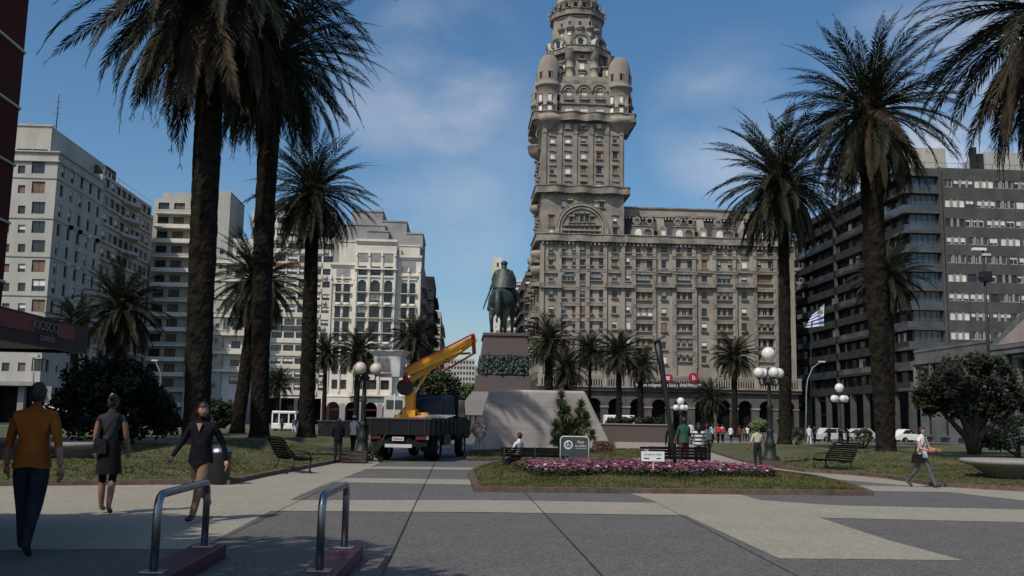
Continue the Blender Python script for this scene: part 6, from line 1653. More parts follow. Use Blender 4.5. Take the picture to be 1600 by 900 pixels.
# ------------------------------------------------------------------ broadleaf trees and bushes
def tree(name, label, px, Y, clumps, M, leaf=.16, n=700, trunk_r=.2, cat='tree', grp=None, seed=1, zb=0):
    b = P(px, 660, Y); t = thing(name, label, cat, (b.x, Y, 0), 0, grp); rr = random.Random(seed); tr_ = MB(); cr = MB(); k_ = cr.m(M); k2_ = cr.m(leafb if M in (leafm, leafr) else M)
    first = True
    for (cx_, cy_, rx, ry) in clumps:
        c_ = P(cx_, cy_, Y) - V((b.x, Y, 0)); RX, RZ = rx / F * Y, ry / F * Y; c_.y = rr.uniform(-RX * .5, RX * .5)
        tr_.tube([(0, 0, zb), (c_.x * .15, c_.y * .2, c_.z * .35), (c_.x * .6, c_.y * .6, c_.z * .7), (c_.x, c_.y, c_.z)], [trunk_r, trunk_r * .7, trunk_r * .35, .02], bark, 7)
        for i in range(int(n)):
            d_ = V((rr.gauss(0, 1), rr.gauss(0, 1), rr.gauss(0, 1))).normalized() * (rr.random() ** .4)
            q = c_ + V((d_.x * RX, d_.y * RX, d_.z * RZ)); q += V((noise.noise(q * 1.3), noise.noise(q * 1.3 + V((5, 0, 0))), noise.noise(q * 1.3 + V((0, 9, 0))))) * RX * .35
            if q.z < .15 or noise.noise(q * 1.1 + V((3, 3, 3))) < -.22: continue
            a_ = V((rr.gauss(0, 1), rr.gauss(0, 1), rr.gauss(0, .6))).normalized(); c2 = a_.orthogonal().normalized() * leaf * .45; L = leaf * rr.uniform(.5, 1.6)
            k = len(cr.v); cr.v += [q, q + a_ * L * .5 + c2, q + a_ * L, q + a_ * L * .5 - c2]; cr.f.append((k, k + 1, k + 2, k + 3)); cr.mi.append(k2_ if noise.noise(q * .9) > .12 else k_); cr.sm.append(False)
    tr_.build('trunk', t); cr.build('crown', t, fix=False); return t
tree('round_bush', 'large dark rounded bush between the kiosk and the thickest palm', 178, 45, [(130, 600, 38, 38), (165, 590, 45, 40), (205, 600, 42, 36), (235, 625, 35, 30), (120, 640, 34, 34), (160, 640, 50, 36), (215, 650, 45, 28), (180, 665, 60, 18), (250, 660, 25, 20)], leafm, .2, 1500, seed=2, cat='bush')
tree('broad_tree', 'broad low tree with dull reddish foliage in front of the classical palace', 1520, 50, [(1470, 600, 40, 30), (1510, 590, 50, 36), (1560, 600, 50, 34), (1600, 615, 40, 30), (1455, 625, 28, 24), (1500, 630, 45, 24), (1560, 640, 40, 22), (1540, 570, 35, 20)], leafr, .2, 1700, trunk_r=.28, seed=3)
tree('dark_bush', 'dark clipped bush beneath the broad tree at the picture edge', 1590, 45, [(1575, 680, 30, 22), (1600, 672, 30, 26), (1550, 690, 20, 12)], leafm, .15, 900, trunk_r=.1, seed=4, cat='bush')
tree('avenue_tree', 'dark green tree behind the truck cab', 690, 150, [(688, 600, 24, 24), (700, 605, 20, 22), (672, 610, 20, 20), (690, 622, 28, 14)], leafm, .5, 800, seed=5, grp='trees along the avenue')
tree('avenue_tree', 'brighter green tree next to the monument steps', 728, 190, [(728, 612, 16, 14), (720, 622, 16, 12), (738, 618, 12, 14)], leafg, .5, 700, seed=6, grp='trees along the avenue')
tree('clipped_tree', 'small dark rounded tree in front of the low arches of the white balcony house', 345, 110, [(338, 640, 15, 16), (352, 645, 16, 18), (345, 655, 18, 12)], leafm, .3, 900, seed=7)
tree('hedge', 'green hedge along the low pink wall in front of the palace arcade', 980, 90, [(960, 658, 14, 7), (985, 659, 16, 7), (1010, 658, 16, 7), (1030, 660, 12, 7)], leafm, .25, 600, trunk_r=.05, seed=8, cat='hedge')
tree('round_shrub', 'round green shrub behind the beige-shirted man', 1196, 62, [(1186, 664, 12, 9), (1205, 665, 12, 9), (1216, 662, 8, 7)], leafg, .16, 500, trunk_r=.05, seed=9, cat='shrub')
yucca(1345, 680, 58, [(1338, 684, .5), (1350, 682, .6), (1360, 686, .5)], 'spiky yellowish yucca beside the trunk base near the dark glass block')
yucca(1246, 680, 60, [(1242, 682, .5), (1250, 686, .5)], 'spiky agave beside the tall trunk next to the flag')

# unseen broad tree beside the camera, behind the kiosk, added to shade the near paving
TX, TY = -10.9, 4.3
t = thing('unseen_shade_tree', 'unseen broad dense tree beyond the kiosk, added to shade the near paving', 'tree', (TX, TY, 0)); rr = random.Random(77); tr_ = MB(); cr = MB(); k_ = cr.m(leafm)
tr_.tube([(0, 0, -.1), (.1, .1, 2.5), (0, 0, 5.5)], [.4, .3, .22], bark, 12)
for q_ in range(15):
    a_ = q_ * 2.4; rad_ = 5.5 * math.sqrt((q_ + .5) / 15); c_ = V((math.cos(a_) * rad_, math.sin(a_) * rad_, 9.6 - rad_ * .35 + rr.uniform(-.6, .6)))
    tr_.tube([(0, 0, 4.5), (c_.x * .5, c_.y * .5, 7), c_], [.2, .12, .03], bark, 6)
    for i in range(1500):
        d_ = V((rr.gauss(0, 1), rr.gauss(0, 1), rr.gauss(0, 1))).normalized() * (rr.random() ** .4); q = c_ + V((d_.x * 1.7, d_.y * 1.7, d_.z * 1.2))
        n_ = V((rr.gauss(0, .5), rr.gauss(0, .5), 1)).normalized(); u_ = n_.orthogonal().normalized(); v_ = n_.cross(u_); L = rr.uniform(.1, .18)
        k = len(cr.v); cr.v += [q, q + u_ * L + v_ * L * .5, q + u_ * L * 2, q + u_ * L - v_ * L * .5]; cr.f.append((k, k + 1, k + 2, k + 3)); cr.mi.append(k_); cr.sm.append(False)
tr_.build('trunk', t); cr.build('crown', t, fix=False)
# ------------------------------------------------------------------ vehicles
def bus(px0, px1, ptop, pbot, Y, label, body, rz=0, L=8.0):
    a, b = P(px0, pbot, Y), P(px1, ptop, Y); w = b.x - a.x; H = b.z; t = thing('bus', label, 'bus', ((a.x + b.x) / 2, Y, -.1), rz)
    mb = MB(); mb.box(-w / 2, w / 2, 0, 2.5, .4, H, body); mb.build('body', t, bevel=.15)
    n = max(2, int(w / 1.6))
    for i in range(n):
        mb = MB(); mb.box(-w / 2 + .25 + i * (w - .4) / n, -w / 2 + .1 + (i + 1) * (w - .4) / n, -.012, .01, H * .5, H - .45, plateglass); mb.build('window', t)
    for x in (-w / 2 + w * .2, w / 2 - w * .2):
        mb = MB(); mb.tube([(x, -.02, .45), (x, .3, .45)], .45, rubber, 16); mb.build('wheel', t)
bus(53, 107, 634, 668, 115, 'white and blue bus below the kiosk awning', offw)
bus(946, 992, 648, 664, 150, 'white bus half hidden behind the low pink wall', white)
t = thing('white_trolley', 'white open-sided trolley car with a group of people beside it', 'trolley', (P(443, 660, 92).x, 92, 0))
w = (P(462, 660, 92).x - P(424, 660, 92).x) / 2; H = P(443, 642, 92).z
mb = MB(); mb.box(-w, w, 0, 4, H - .25, H, white); mb.box(-w, w, 0, 4, .35, .9, white)
mb.build('body', t, bevel=.08)
for x in (-w, -w * .45, w * .35, w - .12): mb = MB(); mb.box(x, x + .12, .02, .14, .9, H - .25, white); mb.build('pillar', t)
mb = MB(); mb.box(-w + .13, w - .13, 1.5, 1.55, .9, H - .26, plateglass); mb.build('windscreen', t)
for x in (-w + .3, w - .3): mb = MB(); mb.tube([(x - .1, .6, .32), (x + .1, .6, .32)], .32, rubber, 14); mb.build('wheel', t)
def car(px, py, Y, label, col, rz=0, L=4.2, s=1.0):
    b = P(px, py, Y); t = thing('parked_car', label, 'car', (b.x, Y, -.12), rz, 'cars on the street beyond the lawn'); W = .85
    mb = MB(); mb.prism([(-L / 2, .3), (L / 2, .3), (L / 2 + .05, .7), (L / 2 - .9, .92), (-L / 2 + .3, .95), (-L / 2, .8)], 'y', -W, W, col); mb.prism([(-L / 2 + .35, .94), (L / 2 - 1.0, .93), (L / 2 - 1.8, 1.42), (-L / 2 + .9, 1.45)], 'y', -W + .1, W - .1, col); mb.build('body', t, bevel=.06)
    for s_ in (-1, 1):
        mb = MB(); mb.prism([(-L / 2 + .6, .98), (-.1, .98), (-.1, 1.36), (-L / 2 + 1.0, 1.38)], 'y', s_ * (W - .095) - .008, s_ * (W - .095) + .008, plateglass); mb.prism([(0, .98), (L / 2 - 1.15, .98), (L / 2 - 1.8, 1.36), (0, 1.36)], 'y', s_ * (W - .095) - .008, s_ * (W - .095) + .008, plateglass); mb.build('side_window', t)
        for x in (-L / 2 + .8, L / 2 - .85): mb = MB(); mb.tube([(x, s_ * W - .1, .31), (x, s_ * W + .02, .31)], .31, rubber, 16); mb.tube([(x, s_ * W - .1, .31), (x, s_ * W + .03, .31)], .18, offw, 12); mb.build('wheel', t)
    return t
car(1419, 693, 100, 'white car beside the walking woman', white, R(4), 3.2)
car(1303, 688, 96, 'silver car half hidden by the dark standing figures', offw, R(8))
car(1338, 688, 98, 'pale car in front of the dark arcade near the yucca', offw, R(176))
car(1258, 690, 104, 'dark car behind the man dressed in white', navyp, R(10))
car(268, 672, 90, 'white car behind the dark bush', white, R(5))

# cloth display on a tripod
t = thing('cloth_stand', 'thin tripod hung with folded red and white patterned cloths by the granite wall', 'stand', (P(749, 700, 46).x, 46, 0))
clm = mat('patterned_cloth', (.16, .06, .05), .8, scale=9, col2=(.6, .5, .45), detail=2)
mb = MB(); zt = P(748, 653, 46).z
for a_ in (0, 2.1, 4.2): mb.tube([(0, 0, zt), (.3 * math.cos(a_ + .5), .3 * math.sin(a_ + .5), 0)], .012, steel, 5)
mb.build('tripod', t)
mb = MB(); rows = []
for i in range(10):
    u = i / 9; rows.append([(math.cos(a_) * (.08 + .26 * math.sin(math.pi * min(1, u * 1.1)) ** .8) * (1 + .25 * math.sin(3 * a_ + i)), math.sin(a_) * .16 * (1 + .3 * math.sin(4 * a_ + i)), zt - 1.15 * u) for a_ in [2 * math.pi * k / 14 for k in range(14)]])
mb.grid(rows, clm, True, closeu=True); mb.build('cloth', t)
# crate and pushchair near the yellow-globed lamp
b = G(584, 722); t = thing('pushchair', 'small dark pushchair next to the yellow-globed lamp', 'pushchair', (b.x, b.y, 0))
mb = MB(); mb.tube([(-.25, 0, .12), (.2, 0, .5), (.35, 0, 1.0)], .015, iron, 6); mb.tube([(-.25, .4, .12), (.2, .4, .5), (.35, .4, 1.0)], .015, iron, 6); mb.tube([(.35, 0, 1.0), (.35, .4, 1.0)], .02, black, 6); mb.tube([(.2, 0, .08), (-.15, 0, .7)], .015, iron, 6); mb.tube([(.2, .4, .08), (-.15, .4, .7)], .015, iron, 6); mb.build('frame', t)
mb = MB(); mb.hexa([(-.2, .03, .35), (.15, .03, .35), (.15, .37, .35), (-.2, .37, .35)], [(-.25, .03, .5), (.25, .03, .85), (.25, .37, .85), (-.25, .37, .5)], leafm); mb.build('seat', t)
for x, y in ((-.25, 0), (.22, 0), (-.25, .4), (.22, .4)): mb = MB(); mb.tube([(x, y - .02, .1), (x, y + .02, .1)], .1, rubber, 14); mb.build('wheel', t)
b = G(563, 722); t = MB()
for i in range(3): t.box(-.42, .42, -.3, -.28, .04 + .14 * i, .13 + .14 * i, bark); t.box(-.42, .42, .28, .3, .04 + .14 * i, .13 + .14 * i, bark)
for x in (-.42, .4): t.box(x, x + .02, -.27, .27, 0, .42, bark)
t.box(-.4, .4, -.27, .27, .03, .05, bark)
tag(t.build('wooden_crate', None, (b.x - .1, b.y - .9, 0)), 'low wooden crate at the foot of the yellow-globed lamp', 'crate')
# ------------------------------------------------------------------ people
def head_mb(sk, hair, style='short', beard=False, cap=None, T=None):
    mb = MB(); rows = []; n = 20; m_ = 14
    for i in range(m_ + 1):
        ph_ = math.pi * i / m_; row = []
        for k in range(n):
            a = 2 * math.pi * k / n; x, y, z = math.sin(ph_) * math.cos(a), math.sin(ph_) * math.sin(a), -math.cos(ph_)
            sx_, sy_ = .074, .092
            if z < 0: sx_ *= 1 + .28 * z; sy_ *= 1 + .14 * z
            px_, py_, pz_ = x * sx_, y * sy_, z * .115
            if y > .6 and abs(x) < .28 and -.35 < z < .12: py_ += .018 * (1 - abs(x) / .28) * (1 - (z + .35) / .6 * .6)
            if y > .55 and .15 < abs(x) < .6 and .0 < z < .25: py_ -= .007
            if y > .5 and abs(x) < .3 and z < -.75: py_ += .012
            row.append((px_, py_, pz_))
        rows.append(row)
    mb.grid(rows, sk, True, closeu=True)
    for s_ in (-1, 1):
        mb.ball((s_ * .03, .081, .008), .0085, black, 8); mb.ball((s_ * .076, -.005, -.01), .022, sk, 8, sx=.35, sz=1.3)
        mb.box(s_ * .03 - .017, s_ * .03 + .017, .083, .089, .026, .031, hair)
    mb.box(-.02, .02, .083, .089, -.056, -.049, mat('lip', (.25, .08, .07), .6))
    if style != 'none':
        rows = []
        for i in range(9):
            row = []
            for k in range(n):
                a = 2 * math.pi * k / n; ph_ = math.pi * (.74 if math.sin(a) < .1 else .6) * i / 8; x, y = math.sin(ph_) * math.cos(a), math.sin(ph_) * math.sin(a); z = math.cos(ph_)
                if y > 0: z = max(z, .42 + .0 * y) if y > .25 else z
                f_ = 1.1 + .05 * noise.noise(V((a * 4, i * 1.7, 0)))
                row.append((x * .078 * f_, y * .094 * (1.04 if y > 0 else 1.12), z * .122 + .004))
            rows.append(row)
        mb.grid(rows, hair, True, closeu=True)
    if style == 'long':
        mb.tube([(0, -.05, .03), (0, -.085, -.05), (0, -.1, -.16), (0, -.1, -.26)], [.085, .09, .08, .03], hair, 10)
    if style == 'bun': mb.ball((0, -.1, .07), .05, hair, 10); mb.ball((.0, -.1, .11), .018, white, 8)
    if beard: mb.tube([(-.06, .02, -.04), (-.045, .06, -.075), (0, .08, -.09), (.045, .06, -.075), (.06, .02, -.04)], [.015, .022, .026, .022, .015], hair, 8)
    if cap: mb.lathe((0, 0, .035), [(.088, 0), (.09, .04), (.07, .075), (.01, .095)], cap, 14, sy=1.12); mb.box(-.05, .05, .08, .16, .035, .045, cap)
    if T is not None: mb.v = [T @ v for v in mb.v]
    return mb
def hand_mb(sk, side, T):
    mb = MB()
    mb.tube([(0, 0, 0), (0, .003, -.045), (0, .008, -.085)], [.024, .034, .03], sk, 8)
    for i, (x, l) in enumerate(((-.028, .062), (-.009, .074), (.010, .068), (.027, .052))):
        mb.tube([(x, .006, -.078), (x * 1.15, .014, -.078 - l * .45), (x * 1.1, .03, -.078 - l * .8), (x * 1.05, .042, -.078 - l * .95)], [.0105, .0095, .0085, .006], sk, 6)
    mb.tube([(side * -.028, .0, -.02), (side * -.05, .014, -.05), (side * -.048, .028, -.078)], [.013, .011, .008], sk, 6)
    mb.v = [T @ v for v in mb.v]; return mb
def rotv(v, ax, deg): return Matrix.Rotation(R(deg), 3, ax) @ V(v)
def person(label, px, feet, head, face, legs=((0, 3), (0, 3)), arms=((0, 8, 10), (0, 8, 10)), shirt=white, pants=navyp, shoe=black, sk=skin_d, hair=hairb, sleeve='long', shin=True, style='short', fat=1.0, sit=False, lean=0, Y=None, zb=0.0, headturn=0, headtilt=0, skirt=None, beard=False, cap=None, extras=None, grp='people walking on the plaza', belt=True, H=None, sub=1, untuck=True, hands=True, turnx=0):
    b = G(px, feet, zb) if Y is None else P(px, feet, Y)
    Y = b.y; Ht = P(px, head, Y).z - zb if H is None else H
    if sit: Ht = Ht * 1.42
    k = Ht / 1.76
    t = thing('person', label, 'person', (b.x, Y, zb), R(face), grp)
    N_ = {}; E = []
    up = rotv((0, 0, 1), 'X', -lean)
    pel = V((0, 0, .94)); 
    N_['pel'] = (pel, .115 * fat); w_ = pel + up * .16; c_ = pel + up * .38; n_ = pel + up * .54; N_['wa'] = (w_, .108 * fat); N_['ch'] = (c_, .125 * fat); N_['nb'] = (n_, .06); N_['hd'] = (n_ + up * .08, .052)
    fa = {}; low = 9
    E += [('pel', 'wa', shirt if untuck else pants), ('wa', 'ch', shirt), ('ch', 'nb', shirt), ('nb', 'hd', sk)]
    for i, (s_, q) in enumerate(((-1, 'L'), (1, 'R'))):
        sw, kn = legs[i]; hp = pel + V((.088 * s_, 0, -.05)); th_d = rotv((0, 0, -1), 'X', sw); kp = hp + th_d * .43; sd = rotv((0, 0, -1), 'X', sw - kn); ap = kp + sd * .41
        fd = rotv((0, 1, 0), 'X', max(-35, (sw - kn) * .6) if not sit else 0); tp_ = ap + fd * .17 + V((0, 0, -.045))
        N_.update({'h' + q: (hp, .093 * fat), 'm' + q: (hp.lerp(kp, .5), .08 * fat), 'k' + q: (kp, .062 * fat), 'c' + q: (kp.lerp(ap, .35) + V((0, -.012, 0)), .058), 'a' + q: (ap, .047 if shin else .036), 't' + q: (tp_, .036)})
        E += [('pel', 'h' + q, pants), ('h' + q, 'm' + q, pants), ('m' + q, 'k' + q, pants), ('k' + q, 'c' + q, pants if shin else sk), ('c' + q, 'a' + q, pants if shin else sk), ('a' + q, 't' + q, shoe)]
        low = min(low, ap.z - .075, tp_.z - .03)
        asw, ab, el = arms[i][:3]; inn = arms[i][3] if len(arms[i]) > 3 else 0
        sp_ = c_ + up * .08 + V((.175 * s_ * (.9 + .1 * fat), 0, 0)); ud = rotv(rotv((0, 0, -1), 'X', asw), 'Y', -ab * s_); ep = sp_ + ud * .29
        ld = rotv(rotv((0, 0, -1), 'X', asw + el), 'Y', -(ab * .6 - inn) * s_); wp = ep + ld * .25; hp2 = wp + ld * .03
        N_.update({'s' + q: (sp_, .062 * fat), 'e' + q: (ep, .044), 'w' + q: (wp, .031)})
        if not hands: N_['v' + q] = (wp + ld * .13, .026); 
        E += [('ch', 's' + q, shirt), ('s' + q, 'e' + q, shirt if sleeve != 'none' else sk), ('e' + q, 'w' + q, shirt if sleeve == 'long' else sk)]
        if not hands: E.append(('w' + q, 'v' + q, sk))
        fa[q] = (wp, ld, s_)
    sh = -low if not sit else 0
    body = skin_mb(N_, E, 'pel', sub)
    hT = Matrix.Translation(n_ + up * .155 + V((0, .014, 0))) @ Matrix.Rotation(R(headturn), 4, 'Z') @ Matrix.Rotation(R(-headtilt), 4, 'X')
    body.add(head_mb(sk, hair, style, beard, cap, hT))
    if hands:
        for q in 'LR':
            wp, ld, s_ = fa[q]; z_ = -ld; x_ = V((1, 0, 0)); y_ = z_.cross(x_).normalized(); x_ = y_.cross(z_)
            y_ = -y_ if y_.y < 0 else y_
            Mx = Matrix(((x_.x, y_.x, z_.x, wp.x), (x_.y, y_.y, z_.y, wp.y), (x_.z, y_.z, z_.z, wp.z), (0, 0, 0, 1)))
            Mx = Mx @ Matrix.Rotation(R(70 * s_), 4, 'Z')
            body.add(hand_mb(sk, s_, Mx))
    if sit: sh = -.52
    T = Matrix.Scale(k, 4) @ Matrix.Translation((0, 0, sh))
    body.v = [T @ v for v in body.v]
    body.build('body', t)
    cl = MB()
    if belt and untuck is False:
        rows = [[(math.cos(a) * .135 * fat, math.sin(a) * .115 * fat, 1.0 + dz) for a in [2 * math.pi * i / 16 for i in range(16)]] for dz in (-.02, .02)]
        cl.grid(rows, black, True, closeu=True)
    if untuck and not sit and not skirt:
        rows = [[(math.cos(a) * (.118 + .045 * u) * fat, math.sin(a) * (.105 + .04 * u) * fat, 1.2 - .32 * u + .012 * math.sin(a * 3)) for a in [2 * math.pi * i / 18 for i in range(18)]] for u in (0, .35, .7, 1)]
        cl.grid(rows, shirt, True, closeu=True)
    if cl.f: cl.v = [T @ v for v in cl.v]; cl.build('shirt_hem' if untuck else 'belt', t)
    if skirt:
        M, ln, fl_ = skirt; sm_ = MB()
        rows = [[(math.cos(a) * (.13 + fl_ * u ** .7) * (1 + .04 * math.sin(a * 7) * u), math.sin(a) * (.125 + fl_ * u ** .7) * (1 + .04 * math.cos(a * 6) * u), 1.06 - ln * u) for a in [2 * math.pi * i / 24 for i in range(24)]] for u in [j / 7 for j in range(8)]]
        sm_.grid(rows, M, True, closeu=True); sm_.v = [T @ v for v in sm_.v]; sm_.build('skirt', t)
    return t, T
def addpart(t, T, mb, name): mb.v = [T @ v for v in mb.v]; return mb.build(name, t)

orange = mat('orange_shirt', (.24, .075, .014), .85, var=.2, scale=4, bump=.3, bscale=9)
jean = mat('dark_jeans', (.018, .02, .028), .85, var=.3, scale=6, bump=.3, bscale=12)
khaki = mat('khaki_trousers', (.17, .115, .075), .85, var=.15, scale=5, bump=.4, bscale=10)
navysh = mat('navy_shirt', (.006, .007, .012), .8, var=.3, scale=5, bump=.4, bscale=10)
blackcl = mat('black_cloth', (.012, .011, .012), .85, var=.3, scale=5)
greyblue = mat('greyblue_top', (.03, .033, .042), .8, var=.15, scale=5)
beige = mat('beige_shirt', (.48, .44, .31), .8, var=.1, scale=6, bump=.2, bscale=12)
whitecl = mat('white_cloth', (.66, .66, .66), .8, var=.08, scale=5, bump=.2, bscale=12)
greycl = mat('grey_trousers', (.09, .09, .11), .85, var=.2, scale=6, bump=.3, bscale=12)
greencl = mat('green_shirt', (.03, .08, .05), .8, var=.15, scale=6)
teal = mat('teal_stripes', (.06, .25, .26), .8, col2=(.5, .6, .6), scale=6)
redcl = mat('red_backpack', (.5, .03, .05), .6, var=.15, scale=6)
browncl = mat('brown_cloth', (.10, .05, .035), .8, var=.2, scale=6)
bluecl = mat('lightblue_shirt', (.25, .45, .62), .8, var=.15, scale=6)
purplecl = mat('plum_shirt', (.12, .04, .09), .8, var=.15, scale=6)
greyshirt = mat('grey_jacket', (.10, .105, .10), .8, var=.2, scale=6)
def stripes(name, c1, c2, sc):
    M = bpy.data.materials.new(name); M.use_nodes = True; n, l = M.node_tree.nodes, M.node_tree.links; b = n['Principled BSDF']; b.inputs['Roughness'].default_value = .85
    c = n.new('ShaderNodeTexCoord'); w = n.new('ShaderNodeTexWave'); w.bands_direction = 'Z'; w.inputs['Scale'].default_value = sc; l.new(c.outputs['Object'], w.inputs['Vector'])
    r = n.new('ShaderNodeValToRGB'); r.color_ramp.interpolation = 'CONSTANT'; r.color_ramp.elements[0].color = (*c1, 1); r.color_ramp.elements[1].color = (*c2, 1); r.color_ramp.elements[1].position = .5
    l.new(w.outputs['Fac'], r.inputs[0]); l.new(r.outputs[0], b.inputs['Base Color']); MATS[name] = M; return M
striped = stripes('striped_top', (.03, .03, .03), (.6, .58, .55), 2.6)

t, T = person('man in an orange T-shirt and dark jeans seen from behind under the kiosk awning', 38, 868, 597, 8, legs=((16, 4), (-14, 18)), arms=((10, 14, 12), (-14, 16, 14)), shirt=orange, pants=jean, fat=1.18, sleeve='short', sub=2)
t, T = person('woman in a grey-blue top and black skirt seen from behind, white clip in her bun', 164, 803, 618, 5, legs=((8, 2), (-8, 10)), arms=((4, 9, 20), (6, 9, 22)), shirt=greyblue, pants=blackcl, sleeve='none', shin=False, style='bun', fat=.9, skirt=(blackcl, .5, .055), sk=skin_d, sub=2)
bg_ = MB(); bg_.hexa([(-.2, -.19, .86), (.0, -.19, .86), (.0, -.13, .86), (-.2, -.13, .86)], [(-.18, -.2, 1.08), (-.02, -.2, 1.08), (-.02, -.14, 1.08), (-.18, -.14, 1.08)], jean); bg_.tube([(-.1, -.15, 1.08), (.02, -.15, 1.3), (.13, -.06, 1.46), (.12, .08, 1.4)], .012, blackcl, 6); addpart(t, T, bg_, 'shoulder_bag')
lg = MB()
t, T = person('bearded man in a dark navy shirt and khaki trousers striding towards the camera', 308, 814, 622, 168, legs=((27, 5), (-24, 34)), arms=((-20, 24, 22), (16, 22, 26)), shirt=navysh, pants=khaki, beard=True, headturn=38, fat=1.15, sub=2, sk=skin)
nk = MB(); nk.prism([(-.045, 1.45), (.045, 1.45), (0, 1.33)], 'y', .098, .112, skin); addpart(t, T, nk, 'open_collar')
t, T = person('dark-clad man standing on the path with hands in front, watching the truck', 527, 724, 654, 12, arms=((8, 10, 50, 30), (8, 10, 50, 30)), legs=((3, 2), (-2, 2)), shirt=navysh, pants=jean, fat=1.1)
t, T = person('person in white with a white cap behind the pushchair', 551, 712, 650, -20, legs=((10, 4), (-10, 12)), arms=((30, 8, 40), (30, 8, 40)), shirt=whitecl, pants=navyp, cap=whitecl, sleeve='short', Y=41)
t, T = person('man in a white T-shirt sitting at the end of the first black bench', 809, 722, 675, 12, sit=True, legs=((78, 40), (72, 36)), arms=((22, 14, 40), (24, 14, 40)), shirt=whitecl, pants=greycl, sleeve='short', Y=31.5, zb=.0, lean=-6, grp='people by the black benches', H=None)
# seat him facing his own left so his legs reach beyond the bench end
t.rotation_euler = (0, 0, R(48)); t.location.y = 31.5
t, T = person('person in a long black coat standing beside the leaning post', 1050, 722, 660, -10, shirt=blackcl, pants=blackcl, Y=33, skirt=(blackcl, .5, .04), grp='people by the black benches')
t, T = person('man in a dark green shirt and brown shorts behind the second black bench', 1069, 722, 653, 10, shirt=greencl, pants=browncl, Y=32.5, fat=1.2, shin=False, sleeve='short', arms=((5, 14, 30), (20, 12, 60, 10)), grp='people by the black benches')
t, T = person('long-haired woman in a black and white striped top behind the second black bench', 1092, 722, 661, -12, shirt=striped, pants=jean, Y=31.5, style='long', sleeve='short', fat=1.15, arms=((15, 14, 50), (15, 14, 40)), grp='people by the black benches')
t, T = person('person with a grey rucksack next to the striped-top woman', 1105, 722, 663, 6, shirt=greyshirt, pants=jean, Y=36, grp='people by the black benches'); r_ = MB(); r_.box(-.15, .15, -.3, -.12, 1.02, 1.42, greyshirt); addpart(t, T, r_, 'rucksack').modifiers.new('b', 'BEVEL').width = .05
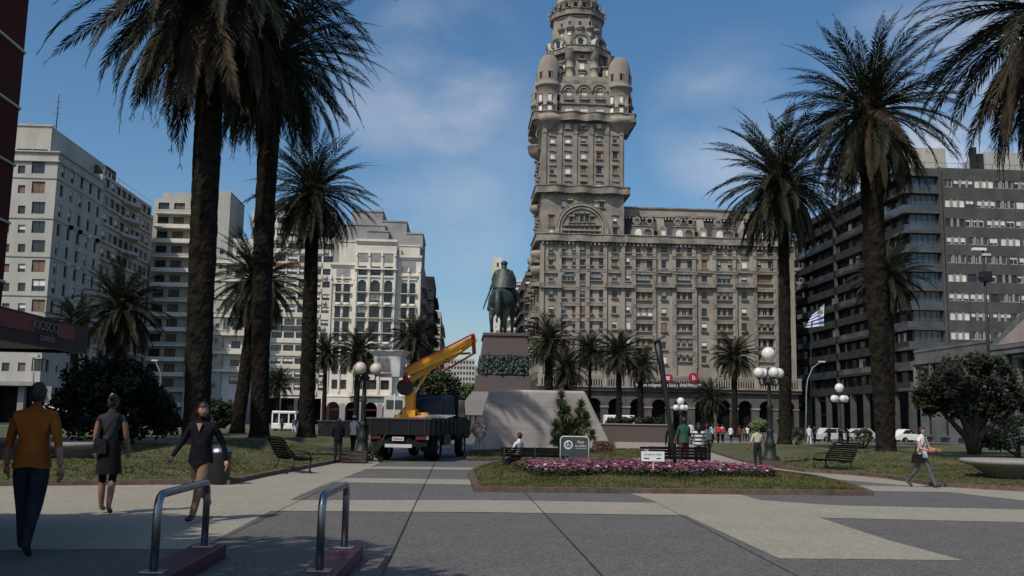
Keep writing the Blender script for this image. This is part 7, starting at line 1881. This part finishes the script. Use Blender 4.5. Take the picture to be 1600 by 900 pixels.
crowd = [
 ('walker in a white shirt seen between the green shirt and the striped top', 1079, 695, 659, whitecl, greycl, 5, 'short'),
 ('walker in a teal and white striped shirt', 1113, 694, 662, teal, jean, 3, 'short'),
 ('walker in black trousers carrying a red rucksack', 1122, 694, 661, redcl, blackcl, -4, 'short'),
 ('walker in white close beside the red rucksack', 1129, 694, 663, whitecl, jean, 2, 'short'),
 ('walker in a white T-shirt and dark trousers alone in the crowd', 1142, 693, 665, whitecl, navyp, 15, 'short'),
 ('walker in a dark brown coat', 1156, 692, 664, browncl, blackcl, -5, 'long'),
 ('walker in an olive shirt behind the brown coat', 1163, 690, 666, khaki, jean, 8, 'long'),
 ('walker in white next to the olive shirt', 1168, 690, 665, whitecl, jean, 0, 'short'),
 ('man dressed all in white walking towards the camera near the flag', 1265, 698, 664, whitecl, whitecl, 185, 'short'),
 ('dark figure following the man dressed in white', 1273, 694, 666, blackcl, blackcl, 170, 'long'),
 ('dark figure in front of the silver car', 1296, 696, 668, blackcl, blackcl, 90, 'long'),
 ('taller dark figure with a pale bag near the distant globe lamp', 1314, 699, 670, blackcl, jean, 200, 'long'),
 ('dark figure nearest the yucca', 1325, 696, 669, navysh, blackcl, 170, 'long'),
 ('person in plum at the side of the white trolley', 433, 676, 650, purplecl, jean, -20, 'short'),
 ('person with a green rucksack before the white trolley', 440, 677, 650, greencl, blackcl, 0, 'short'),
 ('person in light blue before the white trolley', 446, 676, 648, bluecl, greycl, 10, 'short'),
 ('person in navy before the white trolley', 453, 676, 649, navysh, jean, -8, 'long'),
 ('person in white trousers beside the white trolley', 459, 677, 652, greyshirt, whitecl, 30, 'long'),
 ('person in white shirt at the corner of the white trolley', 465, 676, 652, whitecl, whitecl, -30, 'short'),
]
rc = random.Random(4)
for (lb, px, fy, hy, sh_, pa, fc, sl) in crowd:
    a_ = rc.uniform(8, 20); s_ = rc.choice((-1, 1))
    t, T = person(lb, px, fy, hy, fc, legs=((a_ * s_, 6 if s_ > 0 else 20), (-a_ * s_, 6 if s_ < 0 else 20)), arms=((-a_ * s_, 8, 20), (a_ * s_, 8, 20)), shirt=sh_, pants=pa, sleeve=sl, fat=rc.uniform(.95, 1.15), hands=True, style=rc.choice(('short', 'short', 'long')))
    if 'rucksack' in lb: r_ = MB(); r_.box(-.16, .16, -.3, -.11, .98, 1.45, redcl if 'red' in lb else greencl); addpart(t, T, r_, 'rucksack').modifiers.new('b', 'BEVEL').width = .05
    if 'pale bag' in lb: r_ = MB(); r_.box(.1, .4, -.1, .1, .1, .4, whitecl); addpart(t, T, r_, 'bag')
t, T = person('man in a beige shirt walking away with bowed head near the globe lamp', 1184, 734, 668, 10, legs=((5, 4), (-5, 8)), arms=((0, 20, 30), (12, 18, 62, 20)), shirt=beige, pants=jean, untuck=False, sleeve='short', headtilt=-48, fat=1.1, sub=2)
t, T = person('woman in a white sleeveless blouse and grey trousers with a black shoulder bag', 1443, 762, 664, -146, legs=((24, 4), (-22, 20)), arms=((18, 12, 66, 22), (18, 14, 62, 22)), shirt=whitecl, pants=greycl, sleeve='none', style='short', headturn=12, fat=1.0, sub=2, sk=skin)
r_ = MB(); r_.hexa([(.16, -.2, .72), (.26, -.2, .72), (.26, .14, .72), (.16, .14, .72)], [(.16, -.16, .98), (.24, -.16, .98), (.24, .1, .98), (.16, .1, .98)], blackcl); r_.tube([(.2, -.05, .98), (.14, .1, 1.2), (0, .13, 1.36), (-.13, .04, 1.49), (-.1, -.1, 1.4), (.1, -.13, 1.15), (.2, -.1, .98)], .014, blackcl, 6); addpart(t, T, r_, 'shoulder_bag')
r_ = MB(); r_.box(-.05, .09, .38, .44, 1.1, 1.14, yellow); addpart(t, T, r_, 'yellow_wrapper')
